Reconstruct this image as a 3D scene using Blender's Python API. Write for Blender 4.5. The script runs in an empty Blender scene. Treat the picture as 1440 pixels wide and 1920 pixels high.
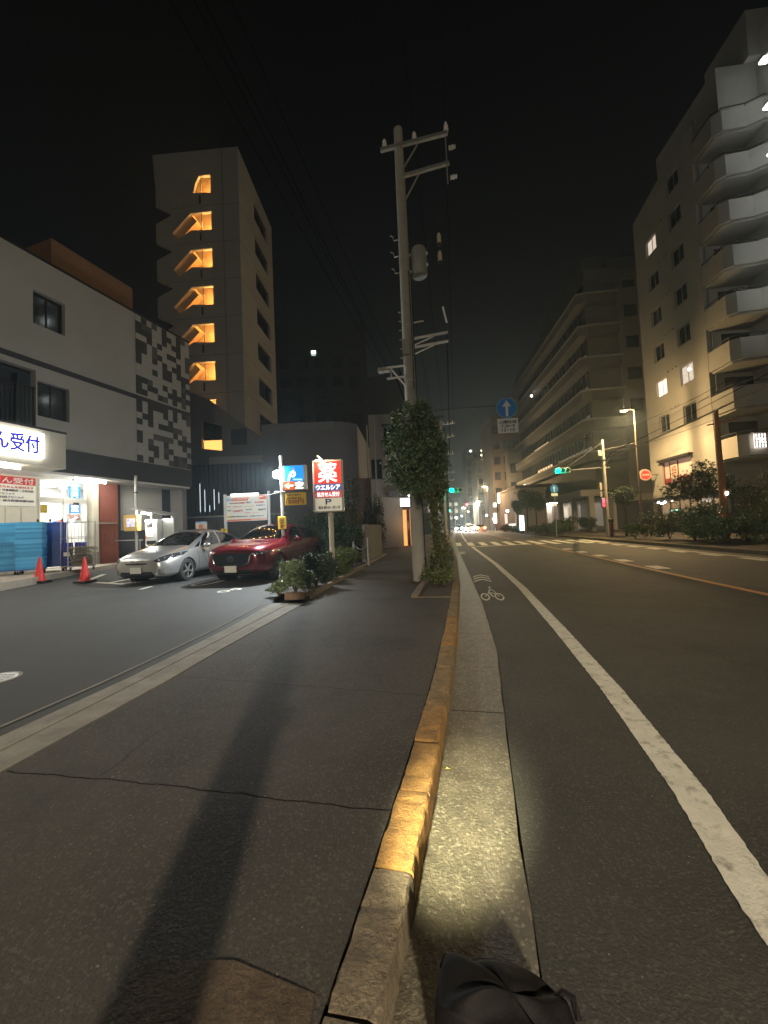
import bpy, bmesh, math, random
import numpy as np
from math import sin, cos, pi, radians as R
from mathutils import Vector, Matrix
from mathutils.geometry import tessellate_polygon
from mathutils.bvhtree import BVHTree

scene = bpy.context.scene
C = scene.collection
random.seed(7)

# ------------------------------------------------------------------ camera
YAW, PITCH, ROLL = R(11.267), R(2.486), R(-2.5)
cam = bpy.data.objects.new('camera', bpy.data.cameras.new('camera'))
C.objects.link(cam)
cam.data.sensor_fit = 'VERTICAL'
cam.data.sensor_height = 36.0
cam.data.lens = 36.0 * 721 / 1920
cam.data.clip_start = 0.05
cam.data.clip_end = 1500
fwd = Vector((-sin(YAW) * cos(PITCH), cos(YAW) * cos(PITCH), sin(PITCH)))
rt = Vector((cos(YAW), sin(YAW), 0))
up = rt.cross(fwd)
r2 = rt * cos(ROLL) + up * sin(ROLL)
u2 = -rt * sin(ROLL) + up * cos(ROLL)
cam.matrix_world = Matrix(((r2.x, u2.x, -fwd.x, 0), (r2.y, u2.y, -fwd.y, 0), (r2.z, u2.z, -fwd.z, 1.35), (0, 0, 0, 1)))
scene.camera = cam

# ------------------------------------------------------------------ night sky
world = bpy.data.worlds.new('World')
scene.world = world
world.use_nodes = True
wn = world.node_tree
wn.nodes.clear()
wo = wn.nodes.new('ShaderNodeOutputWorld')
wb = wn.nodes.new('ShaderNodeBackground')
tc = wn.nodes.new('ShaderNodeTexCoord')
sx = wn.nodes.new('ShaderNodeSeparateXYZ')
rp = wn.nodes.new('ShaderNodeValToRGB')
wn.links.new(tc.outputs['Generated'], sx.inputs[0])
wn.links.new(sx.outputs['Z'], rp.inputs[0])
wn.links.new(rp.outputs[0], wb.inputs[0])
wn.links.new(wb.outputs[0], wo.inputs[0])
cr = rp.color_ramp
cr.elements[0].position = 0.0
cr.elements[0].color = (0.0240, 0.0300, 0.0290, 1)
cr.elements[1].position = 0.80
cr.elements[1].color = (0.0005, 0.0005, 0.0006, 1)
e = cr.elements.new(0.22); e.color = (0.0120, 0.0145, 0.0145, 1)
e = cr.elements.new(0.45); e.color = (0.0026, 0.0029, 0.0032, 1)
wb.inputs[1].default_value = 0.36
scene.view_settings.view_transform = 'Standard'
scene.view_settings.look = 'None'
scene.view_settings.gamma = 1
scene.view_settings.exposure = 1.45
scene.view_settings.use_curve_mapping = False
cy = scene.cycles
cy.use_denoising = True
try:
    cy.denoiser = 'OPENIMAGEDENOISE'
except Exception:
    pass
cy.max_bounces = 5
cy.diffuse_bounces = 3
cy.glossy_bounces = 3
cy.transmission_bounces = 4
cy.transparent_max_bounces = 10
cy.caustics_reflective = False
cy.caustics_refractive = False
cy.sample_clamp_indirect = 4
cy.use_light_tree = True

# ------------------------------------------------------------------ mesh helpers
class MB:
    def __init__(s):
        s.v = []; s.f = []
    def add(s, vs, fs):
        b = len(s.v)
        s.v += [tuple(p) for p in vs]
        s.f += [tuple(i + b for i in f) for f in fs]
        return s
    def box(s, x0, x1, y0, y1, z0, z1):
        return s.add([(x0, y0, z0), (x1, y0, z0), (x1, y1, z0), (x0, y1, z0), (x0, y0, z1), (x1, y0, z1), (x1, y1, z1), (x0, y1, z1)],
                     [(0, 3, 2, 1), (4, 5, 6, 7), (0, 1, 5, 4), (1, 2, 6, 5), (2, 3, 7, 6), (3, 0, 4, 7)])
    def bbox(s, x0, x1, y0, y1, z0, z1, b=0.02):
        """box with chamfered vertical and horizontal edges"""
        bm = bmesh.new()
        bmesh.ops.create_cube(bm, size=1)
        for v in bm.verts:
            v.co = ((x0 + x1) / 2 + v.co.x * (x1 - x0), (y0 + y1) / 2 + v.co.y * (y1 - y0), (z0 + z1) / 2 + v.co.z * (z1 - z0))
        bmesh.ops.bevel(bm, geom=bm.edges[:], offset=b, segments=2, affect='EDGES', profile=0.5)
        bm.verts.index_update()
        s.add([v.co for v in bm.verts], [[v.index for v in f.verts] for f in bm.faces])
        bm.free()
        return s
    def obox(s, c, dims, m):
        c = Vector(c); d = Vector(dims) / 2
        vs = [c + m @ Vector((i * d.x, j * d.y, k * d.z)) for k in (-1, 1) for i, j in ((-1, -1), (1, -1), (1, 1), (-1, 1))]
        return s.add(vs, [(0, 3, 2, 1), (4, 5, 6, 7), (0, 1, 5, 4), (1, 2, 6, 5), (2, 3, 7, 6), (3, 0, 4, 7)])
    def bar(s, p, q, w, h=None):
        p = Vector(p); q = Vector(q); d = q - p
        m = d.to_track_quat('X', 'Z').to_matrix()
        return s.obox((p + q) / 2, (d.length, w, h or w), m)
    def tube(s, p, q, r1, r2=None, n=10, cap=True):
        r2 = r1 if r2 is None else r2
        p = Vector(p); q = Vector(q)
        m = (q - p).to_track_quat('Z', 'Y').to_matrix()
        a = [p + m @ Vector((r1 * cos(2 * pi * i / n), r1 * sin(2 * pi * i / n), 0)) for i in range(n)]
        b = [q + m @ Vector((r2 * cos(2 * pi * i / n), r2 * sin(2 * pi * i / n), 0)) for i in range(n)]
        fs = [(i, (i + 1) % n, n + (i + 1) % n, n + i) for i in range(n)]
        if cap:
            fs += [tuple(range(n - 1, -1, -1)), tuple(range(n, 2 * n))]
        return s.add(a + b, fs)
    def path(s, pts, r, n=6):
        pts = [Vector(p) for p in pts]
        rings = []
        for i, p in enumerate(pts):
            d = (pts[min(i + 1, len(pts) - 1)] - pts[max(i - 1, 0)])
            m = d.to_track_quat('Z', 'Y').to_matrix()
            rr = r[i] if isinstance(r, (list, tuple)) else r
            rings.append([p + m @ Vector((rr * cos(2 * pi * k / n), rr * sin(2 * pi * k / n), 0)) for k in range(n)])
        vs = [v for g in rings for v in g]
        fs = []
        for i in range(len(pts) - 1):
            for k in range(n):
                fs.append((i * n + k, i * n + (k + 1) % n, (i + 1) * n + (k + 1) % n, (i + 1) * n + k))
        fs += [tuple(range(n - 1, -1, -1)), tuple(range((len(pts) - 1) * n, len(pts) * n))]
        return s.add(vs, fs)
    def lathe(s, prof, o=(0, 0, 0), axis='Z', n=20, cap=True):
        """prof: (r, h) pairs"""
        o = Vector(o); vs = []
        for r, h in prof:
            for k in range(n):
                a = 2 * pi * k / n
                p = (r * cos(a), r * sin(a), h)
                if axis == 'Y': p = (p[0], h, p[1])
                if axis == 'X': p = (h, p[0], p[1])
                vs.append(o + Vector(p))
        fs = []
        for i in range(len(prof) - 1):
            for k in range(n):
                q = (i * n + k, i * n + (k + 1) % n, (i + 1) * n + (k + 1) % n, (i + 1) * n + k)
                fs.append(q if axis != 'Y' else q[::-1])
        if cap and prof[0][0] > 0: fs.append(tuple(range(n - 1, -1, -1)) if axis != 'Y' else tuple(range(n)))
        if cap and prof[-1][0] > 0: fs.append(tuple(range((len(prof) - 1) * n, len(prof) * n)))
        return s.add(vs, fs)
    def ell(s, c, r, n=12, m=8):
        prof = [(sin(pi * j / m), -cos(pi * j / m)) for j in range(m + 1)]
        vs = []; c = Vector(c)
        for a, h in prof:
            for k in range(n):
                vs.append((c.x + r[0] * a * cos(2 * pi * k / n), c.y + r[1] * a * sin(2 * pi * k / n), c.z + r[2] * h))
        fs = [(i * n + k, i * n + (k + 1) % n, (i + 1) * n + (k + 1) % n, (i + 1) * n + k) for i in range(m) for k in range(n)]
        return s.add(vs, fs)
    def prism(s, poly, z0, z1):
        n = len(poly)
        z0f = z0 if callable(z0) else (lambda x, y: z0)
        z1f = z1 if callable(z1) else (lambda x, y: z1)
        vs = [(x, y, z0f(x, y)) for x, y in poly] + [(x, y, z1f(x, y)) for x, y in poly]
        area = sum(poly[i][0] * poly[(i + 1) % n][1] - poly[(i + 1) % n][0] * poly[i][1] for i in range(n))
        fs = [(i, (i + 1) % n, n + (i + 1) % n, n + i) for i in range(n)] + [tuple(range(n - 1, -1, -1)), tuple(range(n, 2 * n))]
        if area < 0: fs = [f[::-1] for f in fs]
        return s.add(vs, fs)
    def plate(s, outer, holes, y0, y1):
        """upright plate in the local XZ plane, thickness y0..y1, with holes"""
        loops = [outer] + list(holes)
        pts = [p for l in loops for p in l]
        tri = tessellate_polygon([[Vector((x, z, 0)) for x, z in l] for l in loops])
        n = len(pts)
        vs = [(x, y0, z) for x, z in pts] + [(x, y1, z) for x, z in pts]
        fs = []
        for t in tri:
            a, b, c = [Vector((pts[i][0], pts[i][1])) for i in t]
            if abs((b - a).cross(c - a)) < 1e-7: continue
            t = t if (b - a).cross(c - a) > 0 else t[::-1]
            fs.append(tuple(t)); fs.append(tuple(i + n for i in t[::-1]))
        o = 0
        for l in loops:
            k = len(l)
            for i in range(k):
                fs.append((o + i, o + (i + 1) % k, n + o + (i + 1) % k, n + o + i))
            o += k
        return s.add(vs, fs)
    def flat(s, poly, z):
        zf = z if callable(z) else (lambda x, y: z)
        n = len(poly)
        area = sum(poly[i][0] * poly[(i + 1) % n][1] - poly[(i + 1) % n][0] * poly[i][1] for i in range(n))
        if area < 0: poly = poly[::-1]
        return s.add([(x, y, zf(x, y)) for x, y in poly], [tuple(range(n))])
    def build(s, name, m, parent=None, smooth=False, label=None, kind=None, loc=None, rot=None):
        me = bpy.data.meshes.new(name)
        me.from_pydata([tuple(v) for v in s.v], [], s.f)
        me.validate()
        me.update()
        if smooth:
            me.polygons.foreach_set('use_smooth', [True] * len(me.polygons))
            try: me.set_sharp_from_angle(angle=R(40))
            except Exception: pass
        if m: me.materials.append(m)
        return link(me, name, parent, label, kind, loc, rot)

def link(me, name, parent=None, label=None, kind=None, loc=None, rot=None):
    o = bpy.data.objects.new(name, me)
    C.objects.link(o)
    if parent: o.parent = parent
    if label: o['label'] = label
    if kind: o['kind'] = kind
    if loc is not None: o.location = loc
    if rot is not None: o.rotation_euler = rot
    return o

def tag(o, label, cat, group=None):
    o['label'] = label; o['category'] = cat
    if group: o['group'] = group
    return o

def thing(name, label, cat, loc=(0, 0, 0), rz=0.0, group=None):
    o = bpy.data.objects.new(name, None)
    C.objects.link(o)
    o.empty_display_size = 0.2
    o.location = loc; o.rotation_euler = (0, 0, rz)
    return tag(o, label, cat, group)

KIDS = {}
def dup(root, loc, rz=None, label=None, group=None, scale=None):
    def kids(o): return [c for c in bpy.data.objects if c.parent == o]
    if root.name not in KIDS:
        KIDS[root.name] = [(c, kids(c)) for c in kids(root)]
    r = root.copy(); C.objects.link(r); r.location = loc
    if rz is not None: r.rotation_euler = (0, 0, rz)
    if label: r['label'] = label
    if group: r['group'] = group
    if scale: r.scale = scale
    for c, gs in KIDS[root.name]:
        k = c.copy(); C.objects.link(k); k.parent = r
        for g in gs:
            q = g.copy(); C.objects.link(q); q.parent = k
    return r

def lamp(name, kind, loc, energy, color, size=0.1, parent=None, aim=None, angle=None, blend=0.3):
    d = bpy.data.lights.new(name, kind)
    d.energy = energy; d.color = color
    if kind == 'AREA': d.size = size
    else: d.shadow_soft_size = size
    o = bpy.data.objects.new(name, d); C.objects.link(o)
    o.location = loc
    if parent: o.parent = parent
    if kind == 'SPOT':
        d.spot_size = R(angle); d.spot_blend = blend
    if aim is not None:
        o.rotation_euler = (Vector(aim) - Vector(loc)).to_track_quat('-Z', 'Y').to_euler()
    return o

# ------------------------------------------------------------------ materials
MATS = {}
def mat(name, col, rough=0.7, metal=0.0, var=0.0, vs=4.0, bump=0.0, bs=60.0, spec=0.5, emit=None, es=0.0, speck=None, coat=0.0, island=0.0, dirt=0.0, ds=1.5, dcol=None, alpha=1.0, spark=False):
    if name in MATS: return MATS[name]
    m = bpy.data.materials.new(name); m.use_nodes = True
    nt = m.node_tree; N = nt.nodes; L = nt.links
    b = N['Principled BSDF']
    b.inputs['Roughness'].default_value = rough
    b.inputs['Metallic'].default_value = metal
    b.inputs['Specular IOR Level'].default_value = spec
    b.inputs['Base Color'].default_value = (*col, 1)
    if coat: b.inputs['Coat Weight'].default_value = coat; b.inputs['Coat Roughness'].default_value = 0.05
    g = N.new('ShaderNodeNewGeometry')
    co = N.new('ShaderNodeTexCoord')
    src = None
    def mixc(fac, a, bcol, mode='MIX'):
        mx = N.new('ShaderNodeMix'); mx.data_type = 'RGBA'; mx.blend_type = mode
        if isinstance(fac, float): mx.inputs[0].default_value = fac
        else: L.new(fac, mx.inputs[0])
        for v, i in ((a, 6), (bcol, 7)):
            if isinstance(v, tuple): mx.inputs[i].default_value = (*v, 1)
            else: L.new(v, mx.inputs[i])
        return mx.outputs[2]
    def noise(scale, detail=4, rgh=0.6):
        n = N.new('ShaderNodeTexNoise'); n.inputs['Scale'].default_value = scale; n.inputs['Detail'].default_value = detail
        n.inputs['Roughness'].default_value = rgh
        L.new(co.outputs['Object'], n.inputs['Vector'])
        return n.outputs[0]
    def ramp(x, p0, p1):
        mr = N.new('ShaderNodeMapRange'); mr.inputs[1].default_value = p0; mr.inputs[2].default_value = p1
        L.new(x, mr.inputs[0]); return mr.outputs[0]
    cur = tuple(col)
    if var:
        lo = tuple(c * (1 - var) for c in col); hi = tuple(min(1, c * (1 + var)) for c in col)
        cur = mixc(ramp(noise(vs), 0.3, 0.7), lo, hi)
    if speck:
        # fine light and dark grains: (scale, strength, light colour)
        v = N.new('ShaderNodeTexVoronoi'); v.inputs['Scale'].default_value = speck[0]
        L.new(co.outputs['Object'], v.inputs['Vector'])
        sep = N.new('ShaderNodeSeparateColor'); L.new(v.outputs['Color'], sep.inputs[0])
        k = ramp(sep.outputs[0], 0.72, 1.0)
        mm = N.new('ShaderNodeMath'); mm.operation = 'MULTIPLY'; mm.inputs[1].default_value = speck[1]
        L.new(k, mm.inputs[0])
        cur = mixc(mm.outputs[0], cur, speck[2])
    if spark:
        # sparse pale stones in the surface
        v = N.new('ShaderNodeTexVoronoi'); v.inputs['Scale'].default_value = 55
        L.new(co.outputs['Object'], v.inputs['Vector'])
        sep = N.new('ShaderNodeSeparateColor'); L.new(v.outputs['Color'], sep.inputs[0])
        k1 = ramp(sep.outputs[0], 0.93, 0.95); k2 = ramp(v.outputs['Distance'], 0.20, 0.12)
        mm = N.new('ShaderNodeMath'); mm.operation = 'MULTIPLY'; L.new(k1, mm.inputs[0]); L.new(k2, mm.inputs[1])
        m3 = N.new('ShaderNodeMath'); m3.operation = 'MULTIPLY'; m3.inputs[1].default_value = 0.8; L.new(mm.outputs[0], m3.inputs[0])
        cur = mixc(m3.outputs[0], cur, (0.32, 0.30, 0.26))
    if dirt:
        k = ramp(noise(ds, 6, 0.7), 0.52, 0.72)
        mm = N.new('ShaderNodeMath'); mm.operation = 'MULTIPLY'; mm.inputs[1].default_value = dirt
        L.new(k, mm.inputs[0])
        cur = mixc(mm.outputs[0], cur, dcol or tuple(c * 0.4 for c in col))
    if island:
        mr = N.new('ShaderNodeMapRange'); mr.inputs[3].default_value = 1 - island; mr.inputs[4].default_value = 1 + island
        L.new(g.outputs['Random Per Island'], mr.inputs[0])
        hs = N.new('ShaderNodeHueSaturation')
        L.new(mr.outputs[0], hs.inputs['Value'])
        if isinstance(cur, tuple): hs.inputs['Color'].default_value = (*cur, 1)
        else: L.new(cur, hs.inputs['Color'])
        cur = hs.outputs[0]
    if not isinstance(cur, tuple): L.new(cur, b.inputs['Base Color'])
    if bump:
        bn = N.new('ShaderNodeBump'); bn.inputs['Strength'].default_value = bump; bn.inputs['Distance'].default_value = 0.01
        L.new(noise(bs, 5, 0.65), bn.inputs['Height']); L.new(bn.outputs[0], b.inputs['Normal'])
    if emit:
        b.inputs['Emission Color'].default_value = (*emit, 1)
        b.inputs['Emission Strength'].default_value = es
    if alpha < 1: b.inputs['Alpha'].default_value = alpha
    MATS[name] = m
    return m

def glass(name, tint=(0.5, 0.55, 0.55), refl=0.12, rough=0.03):
    if name in MATS: return MATS[name]
    m = bpy.data.materials.new(name); m.use_nodes = True
    nt = m.node_tree; N = nt.nodes; L = nt.links
    for n in list(N):
        if n.type != 'OUTPUT_MATERIAL': N.remove(n)
    out = [n for n in N if n.type == 'OUTPUT_MATERIAL'][0]
    t = N.new('ShaderNodeBsdfTransparent'); t.inputs[0].default_value = (*tint, 1)
    g = N.new('ShaderNodeBsdfGlossy'); g.inputs['Roughness'].default_value = rough
    lw = N.new('ShaderNodeLayerWeight'); lw.inputs[0].default_value = 0.5
    mr = N.new('ShaderNodeMapRange'); mr.inputs[3].default_value = refl; mr.inputs[4].default_value = 0.9
    pw = N.new('ShaderNodeMath'); pw.operation = 'POWER'; pw.inputs[1].default_value = 3
    L.new(lw.outputs['Facing'], pw.inputs[0]); L.new(pw.outputs[0], mr.inputs[0])
    mx = N.new('ShaderNodeMixShader')
    L.new(mr.outputs[0], mx.inputs[0]); L.new(t.outputs[0], mx.inputs[1]); L.new(g.outputs[0], mx.inputs[2])
    L.new(mx.outputs[0], out.inputs[0])
    MATS[name] = m
    return m

def glow(name, col, s):
    return mat(name, (0.02, 0.02, 0.02), emit=col, es=s)

asphalt_road = mat('road asphalt', (0.054, 0.052, 0.044), 0.75, var=0.28, vs=0.9, bump=1.0, bs=80, speck=(125, 0.55, (0.135, 0.13, 0.11)), dirt=0.55, ds=0.7, spec=0.4, spark=True)
asphalt_walk = mat('sidewalk asphalt', (0.060, 0.052, 0.043), 0.8, var=0.38, vs=1.1, bump=1.0, bs=75, speck=(115, 0.55, (0.15, 0.13, 0.10)), dirt=0.65, ds=1.1, spec=0.35, spark=True)
asphalt_lot = mat('lot asphalt', (0.052, 0.052, 0.050), 0.78, var=0.2, vs=0.9, bump=0.5, bs=130, speck=(300, 0.3, (0.13, 0.13, 0.12)), dirt=0.4, ds=0.45, spec=0.4)
concrete = mat('concrete', (0.27, 0.25, 0.21), 0.85, var=0.22, vs=5, bump=0.5, bs=70, speck=(150, 0.35, (0.10, 0.09, 0.07)), dirt=0.4, ds=2.0)
conc_gut = mat('gutter concrete', (0.120, 0.104, 0.072), 0.58, var=0.30, vs=9, bump=1.0, bs=75, speck=(95, 0.6, (0.34, 0.31, 0.22)), dirt=0.6, ds=3.0, dcol=(0.06, 0.05, 0.035), spec=0.8)
conc_kerb = mat('kerb concrete', (0.22, 0.175, 0.115), 0.85, var=0.3, vs=12, bump=1.0, bs=70, speck=(150, 0.5, (0.07, 0.06, 0.05)), dirt=0.6, ds=5)
ochre = mat('worn ochre paint', (0.34, 0.185, 0.055), 0.8, var=0.28, vs=18, bump=0.9, bs=90, speck=(160, 0.4, (0.20, 0.11, 0.04)), dirt=0.85, ds=7, dcol=(0.10, 0.07, 0.035))
white_paint = mat('worn white road paint', (0.74, 0.71, 0.60), 0.7, var=0.1, vs=10, bump=0.4, bs=90, dirt=0.8, ds=11, dcol=(0.14, 0.13, 0.11))
orange_paint = mat('worn orange road paint', (0.60, 0.26, 0.07), 0.7, var=0.15, vs=6, dirt=0.5, ds=6, dcol=(0.12, 0.08, 0.05))
soil = mat('soil', (0.055, 0.042, 0.028), 0.95, var=0.4, vs=12, bump=1.0, bs=30)
wall_white = mat('off white render', (0.43, 0.42, 0.385), 0.85, var=0.06, vs=0.7, bump=0.15, bs=40, dirt=0.12, ds=0.4)
wall_apt = mat('apartment paint', (0.34, 0.325, 0.29), 0.85, var=0.07, vs=0.5, bump=0.1, bs=30, dirt=0.18, ds=0.35)
wall_grey = mat('grey render', (0.27, 0.26, 0.25), 0.85, var=0.1, vs=0.5, dirt=0.25, ds=0.5)
wall_tower = mat('tower tile wall', (0.42, 0.40, 0.37), 0.8, var=0.08, vs=0.4, dirt=0.15, ds=0.3)
wall_dark = mat('dark cladding', (0.045, 0.05, 0.06), 0.6, var=0.15, vs=1)
wall_brown = mat('brown tile wall', (0.16, 0.10, 0.07), 0.7, var=0.2, vs=2)
brick_orange = mat('orange brown panel', (0.28, 0.15, 0.085), 0.8, var=0.1, vs=1)
black = mat('black plastic', (0.015, 0.015, 0.016), 0.5)
black_rubber = mat('black rubber', (0.02, 0.02, 0.02), 0.8, bump=0.2, bs=50)
dark_metal = mat('dark metal', (0.05, 0.05, 0.055), 0.45, 0.6)
steel = mat('galvanised steel', (0.45, 0.45, 0.44), 0.45, 0.8, var=0.15, vs=8)
alu = mat('aluminium frame', (0.55, 0.55, 0.53), 0.4, 0.7)
white_plastic = mat('white plastic', (0.75, 0.75, 0.72), 0.5)
cream = mat('cream panel', (0.62, 0.58, 0.47), 0.7, var=0.06, vs=2)
pane_dark = mat('dark window pane', (0.015, 0.018, 0.022), 0.08, spec=0.7)
red_paint = mat('red sign paint', (0.62, 0.03, 0.03), 0.5)
blue_paint = mat('navy sign paint', (0.06, 0.07, 0.30), 0.5)
white_sign = mat('white sign paint', (0.80, 0.78, 0.70), 0.5)
ink = mat('black ink', (0.03, 0.03, 0.035), 0.6)
yellow_paint = mat('yellow sign paint', (0.80, 0.52, 0.03), 0.5)
orange_red = mat('orange red sign paint', (0.72, 0.13, 0.03), 0.5)
pole_conc = mat('pole concrete', (0.36, 0.34, 0.30), 0.8, var=0.12, vs=6, bump=0.3, bs=60, dirt=0.3, ds=3)
bark = mat('bark', (0.10, 0.075, 0.05), 0.9, var=0.4, vs=10, bump=1.0, bs=25)
leaf_green = mat('street tree leaves', (0.115, 0.175, 0.080), 0.45, island=0.8, var=0.3, vs=2)
leaf_ivy = mat('ivy leaves', (0.12, 0.14, 0.05), 0.5, island=0.7, var=0.3, vs=3)
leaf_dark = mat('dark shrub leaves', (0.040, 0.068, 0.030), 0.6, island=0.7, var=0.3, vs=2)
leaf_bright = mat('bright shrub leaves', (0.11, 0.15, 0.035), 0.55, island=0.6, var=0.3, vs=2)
leaf_pale = mat('pale azalea leaves', (0.22, 0.29, 0.15), 0.5, island=0.6, var=0.25, vs=3)

# ------------------------------------------------------------------ lettering
def text(name, body, w, h, m, parent, loc, rot=(R(90), 0, 0), bold=0.0, depth=0.004, anchor='C', slant=0.0, label=None):
    """flat lettering fitted to w x h, in the parent's XZ plane by default"""
    cu = bpy.data.curves.new(name, 'FONT')
    cu.body = body; cu.extrude = 0.01; cu.shear = slant
    cu.resolution_u = 3
    t = bpy.data.objects.new(name, cu); C.objects.link(t)
    dg = bpy.context.evaluated_depsgraph_get()
    me = bpy.data.meshes.new_from_object(t.evaluated_get(dg))
    bpy.data.objects.remove(t)
    a = np.empty(len(me.vertices) * 3); me.vertices.foreach_get('co', a); a = a.reshape(-1, 3)
    mn, mx = a.min(0), a.max(0)
    if w is None: w = h * (mx[0] - mn[0]) / (mx[1] - mn[1])
    a[:, 0] = (a[:, 0] - (mn[0] + mx[0]) / 2) / (mx[0] - mn[0]) * w
    a[:, 1] = (a[:, 1] - (mn[1] + mx[1]) / 2) / (mx[1] - mn[1]) * h
    a[:, 2] = a[:, 2] / 0.01 * depth
    if anchor == 'L': a[:, 0] += w / 2
    if anchor == 'R': a[:, 0] -= w / 2
    if bold:
        # heavier strokes: the glyphs repeated a hair apart, each copy a little prouder
        em = h / (1 + body.count('\n')); q = bold * em
        nv = len(a); base = [tuple(p.vertices) for p in me.polygons]
        A = []; F = []
        offs_ = [(0, 0), (q, 0), (-q, 0), (0, q), (0, -q), (q * .7, q * .7), (-q * .7, -q * .7)]
        for i, (ox, oy) in enumerate(offs_):
            c_ = a.copy(); c_[:, 0] += ox; c_[:, 1] += oy; c_[:, 2] += 0.00035 * i
            A.append(c_); F += [tuple(v_ + i * nv for v_ in f_) for f_ in base]
        a = np.concatenate(A)
        me = bpy.data.meshes.new(name); me.from_pydata(a.tolist(), [], F)
    me.vertices.foreach_set('co', a.ravel()); me.update()
    me.materials.clear(); me.materials.append(m)
    me.name = name
    return link(me, name, parent, label, loc=loc, rot=rot)

# ------------------------------------------------------------------ foliage
def leaves(blobs, n, size, rng, flat=0.0, skin=0.45, jit=0.14):
    """leaf-sized folded faces spread through ellipsoids (cx,cy,cz,rx,ry,rz,weight)"""
    P = np.array([b[:6] for b in blobs], float)
    wts = np.array([(b[6] if len(b) > 6 else b[3] * b[4] * b[5]) for b in blobs], float); wts /= wts.sum()
    idx = rng.choice(len(blobs), n, p=wts)
    d = rng.normal(size=(n, 3)); d /= np.linalg.norm(d, axis=1)[:, None]
    r = (skin + (1 - skin) * rng.random(n) ** 0.6)[:, None] * (1 + jit * rng.normal(size=(n, 1)))
    c = P[idx, :3] + d * r * P[idx, 3:6]
    nrm = d * 0.7 + rng.normal(size=(n, 3)) * 0.7
    nrm /= np.linalg.norm(nrm, axis=1)[:, None]
    t = np.cross(nrm, rng.normal(size=(n, 3))); t /= np.linalg.norm(t, axis=1)[:, None]
    b = np.cross(nrm, t)
    s = (size * (0.45 + 1.0 * rng.random(n) ** 1.5))[:, None]
    v = np.stack([c - t * s, c + b * s * 0.42 + nrm * s * 0.15, c + t * s, c - b * s * 0.42 + nrm * s * 0.15], 1).reshape(-1, 3)
    mb = MB()
    mb.v = v.tolist()
    mb.f = [(4 * i, 4 * i + 1, 4 * i + 2, 4 * i + 3) for i in range(n)]
    return mb
def blob_cluster(c, r, k, rng, s=0.42):
    """an uneven crown: k lumps over an ellipsoid"""
    out = [(c[0], c[1], c[2], r[0] * 0.62, r[1] * 0.62, r[2] * 0.66)]
    for _ in range(k):
        d = rng.normal(size=3); d /= np.linalg.norm(d)
        q = s * (0.7 + 0.6 * rng.random())
        out.append((c[0] + d[0] * r[0] * 0.68, c[1] + d[1] * r[1] * 0.68, c[2] + d[2] * r[2] * 0.68, r[0] * q, r[1] * q, r[2] * q))
    return out
# ================================================================== GROUND
# lines of the street, measured as x at distance y
LY = [-35, -6, 0, 1, 1.7, 2.3, 3.2, 4.7, 8.7, 13.4, 15.4, 20, 24.5, 30, 45, 70, 110, 260]
KF = [-1.6, -0.8, -0.34, -0.26, -0.215, -0.185, -0.15, -0.115, -0.10, -0.20, -0.27, -0.50, -0.72, -0.95, -1.2, -1.4, -1.5, -1.5]    # kerb face
def kerb_x(y): return float(np.interp(y, LY, KF))
GY = [-35, 0, 1.3, 1.8, 3, 4.3, 6.9, 11, 15, 24.5, 30, 45, 70, 110, 260]
GX = [-1.2, 0.12, 0.17, 0.18, 0.24, 0.31, 0.29, 0.15, 0.0, -0.30, -0.5, -0.75, -0.95, -1.05, -1.05]
def gut_x(y): return float(np.interp(y, GY, GX))
WY = [-35, -6, 0, 1.6, 2.2, 3.4, 5.2, 8.4, 13.4, 24.5, 30, 45, 70, 110, 260]
WX = [0.0, 0.55, 0.88, 0.95, 1.03, 1.10, 1.14, 1.17, 1.07, 0.58, 0.36, 0.1, -0.1, -0.2, -0.2]
def white_x(y): return float(np.interp(y, WY, WX))
CY_ = [-35, 0, 7.4, 9.4, 13.5, 19.7, 26.5, 34, 45, 70, 110, 260]
CX_ = [4.6, 4.9, 4.85, 4.78, 4.69, 4.56, 4.35, 4.1, 3.7, 3.1, 2.9, 2.9]
def cen_x(y): return float(np.interp(y, CY_, CX_))
RY = [-35, 0, 13, 16.1, 20.3, 27, 34, 45, 70, 110, 260]
RX = [8.6, 8.7, 8.6, 8.35, 8.15, 7.88, 7.5, 6.9, 5.9, 5.5, 5.5]
def right_x(y): return float(np.interp(y, RY, RX))
def rk_x(y): return right_x(y) + 0.75           # right kerb face

def ys(a, b, st):
    n = max(1, int(round((b - a) / st)))
    return [a + (b - a) * i / n for i in range(n + 1)]
def strip(fa, fb, yy, z):
    zf = z if callable(z) else (lambda x, y: z)
    vs = []; fs = []
    for y in yy:
        a, b = fa(y), fb(y)
        vs += [(a, y, zf(a, y)), (b, y, zf(b, y))]
    for i in range(len(yy) - 1):
        fs.append((2 * i, 2 * i + 1, 2 * i + 3, 2 * i + 2))
    return MB().add(vs, fs)
FAR = 240
allY = ys(-35, 0, 5) + ys(0.4, 30, 0.6)[0:] + ys(32, FAR, 6)

g = MB().flat([(-75, -42), (75, -42), (75, 262), (-75, 262)], -0.03).build('ground', asphalt_lot, kind='structure')
road = strip(gut_x, rk_x, allY, 0.0).build('road', asphalt_road, kind='structure')
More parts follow.
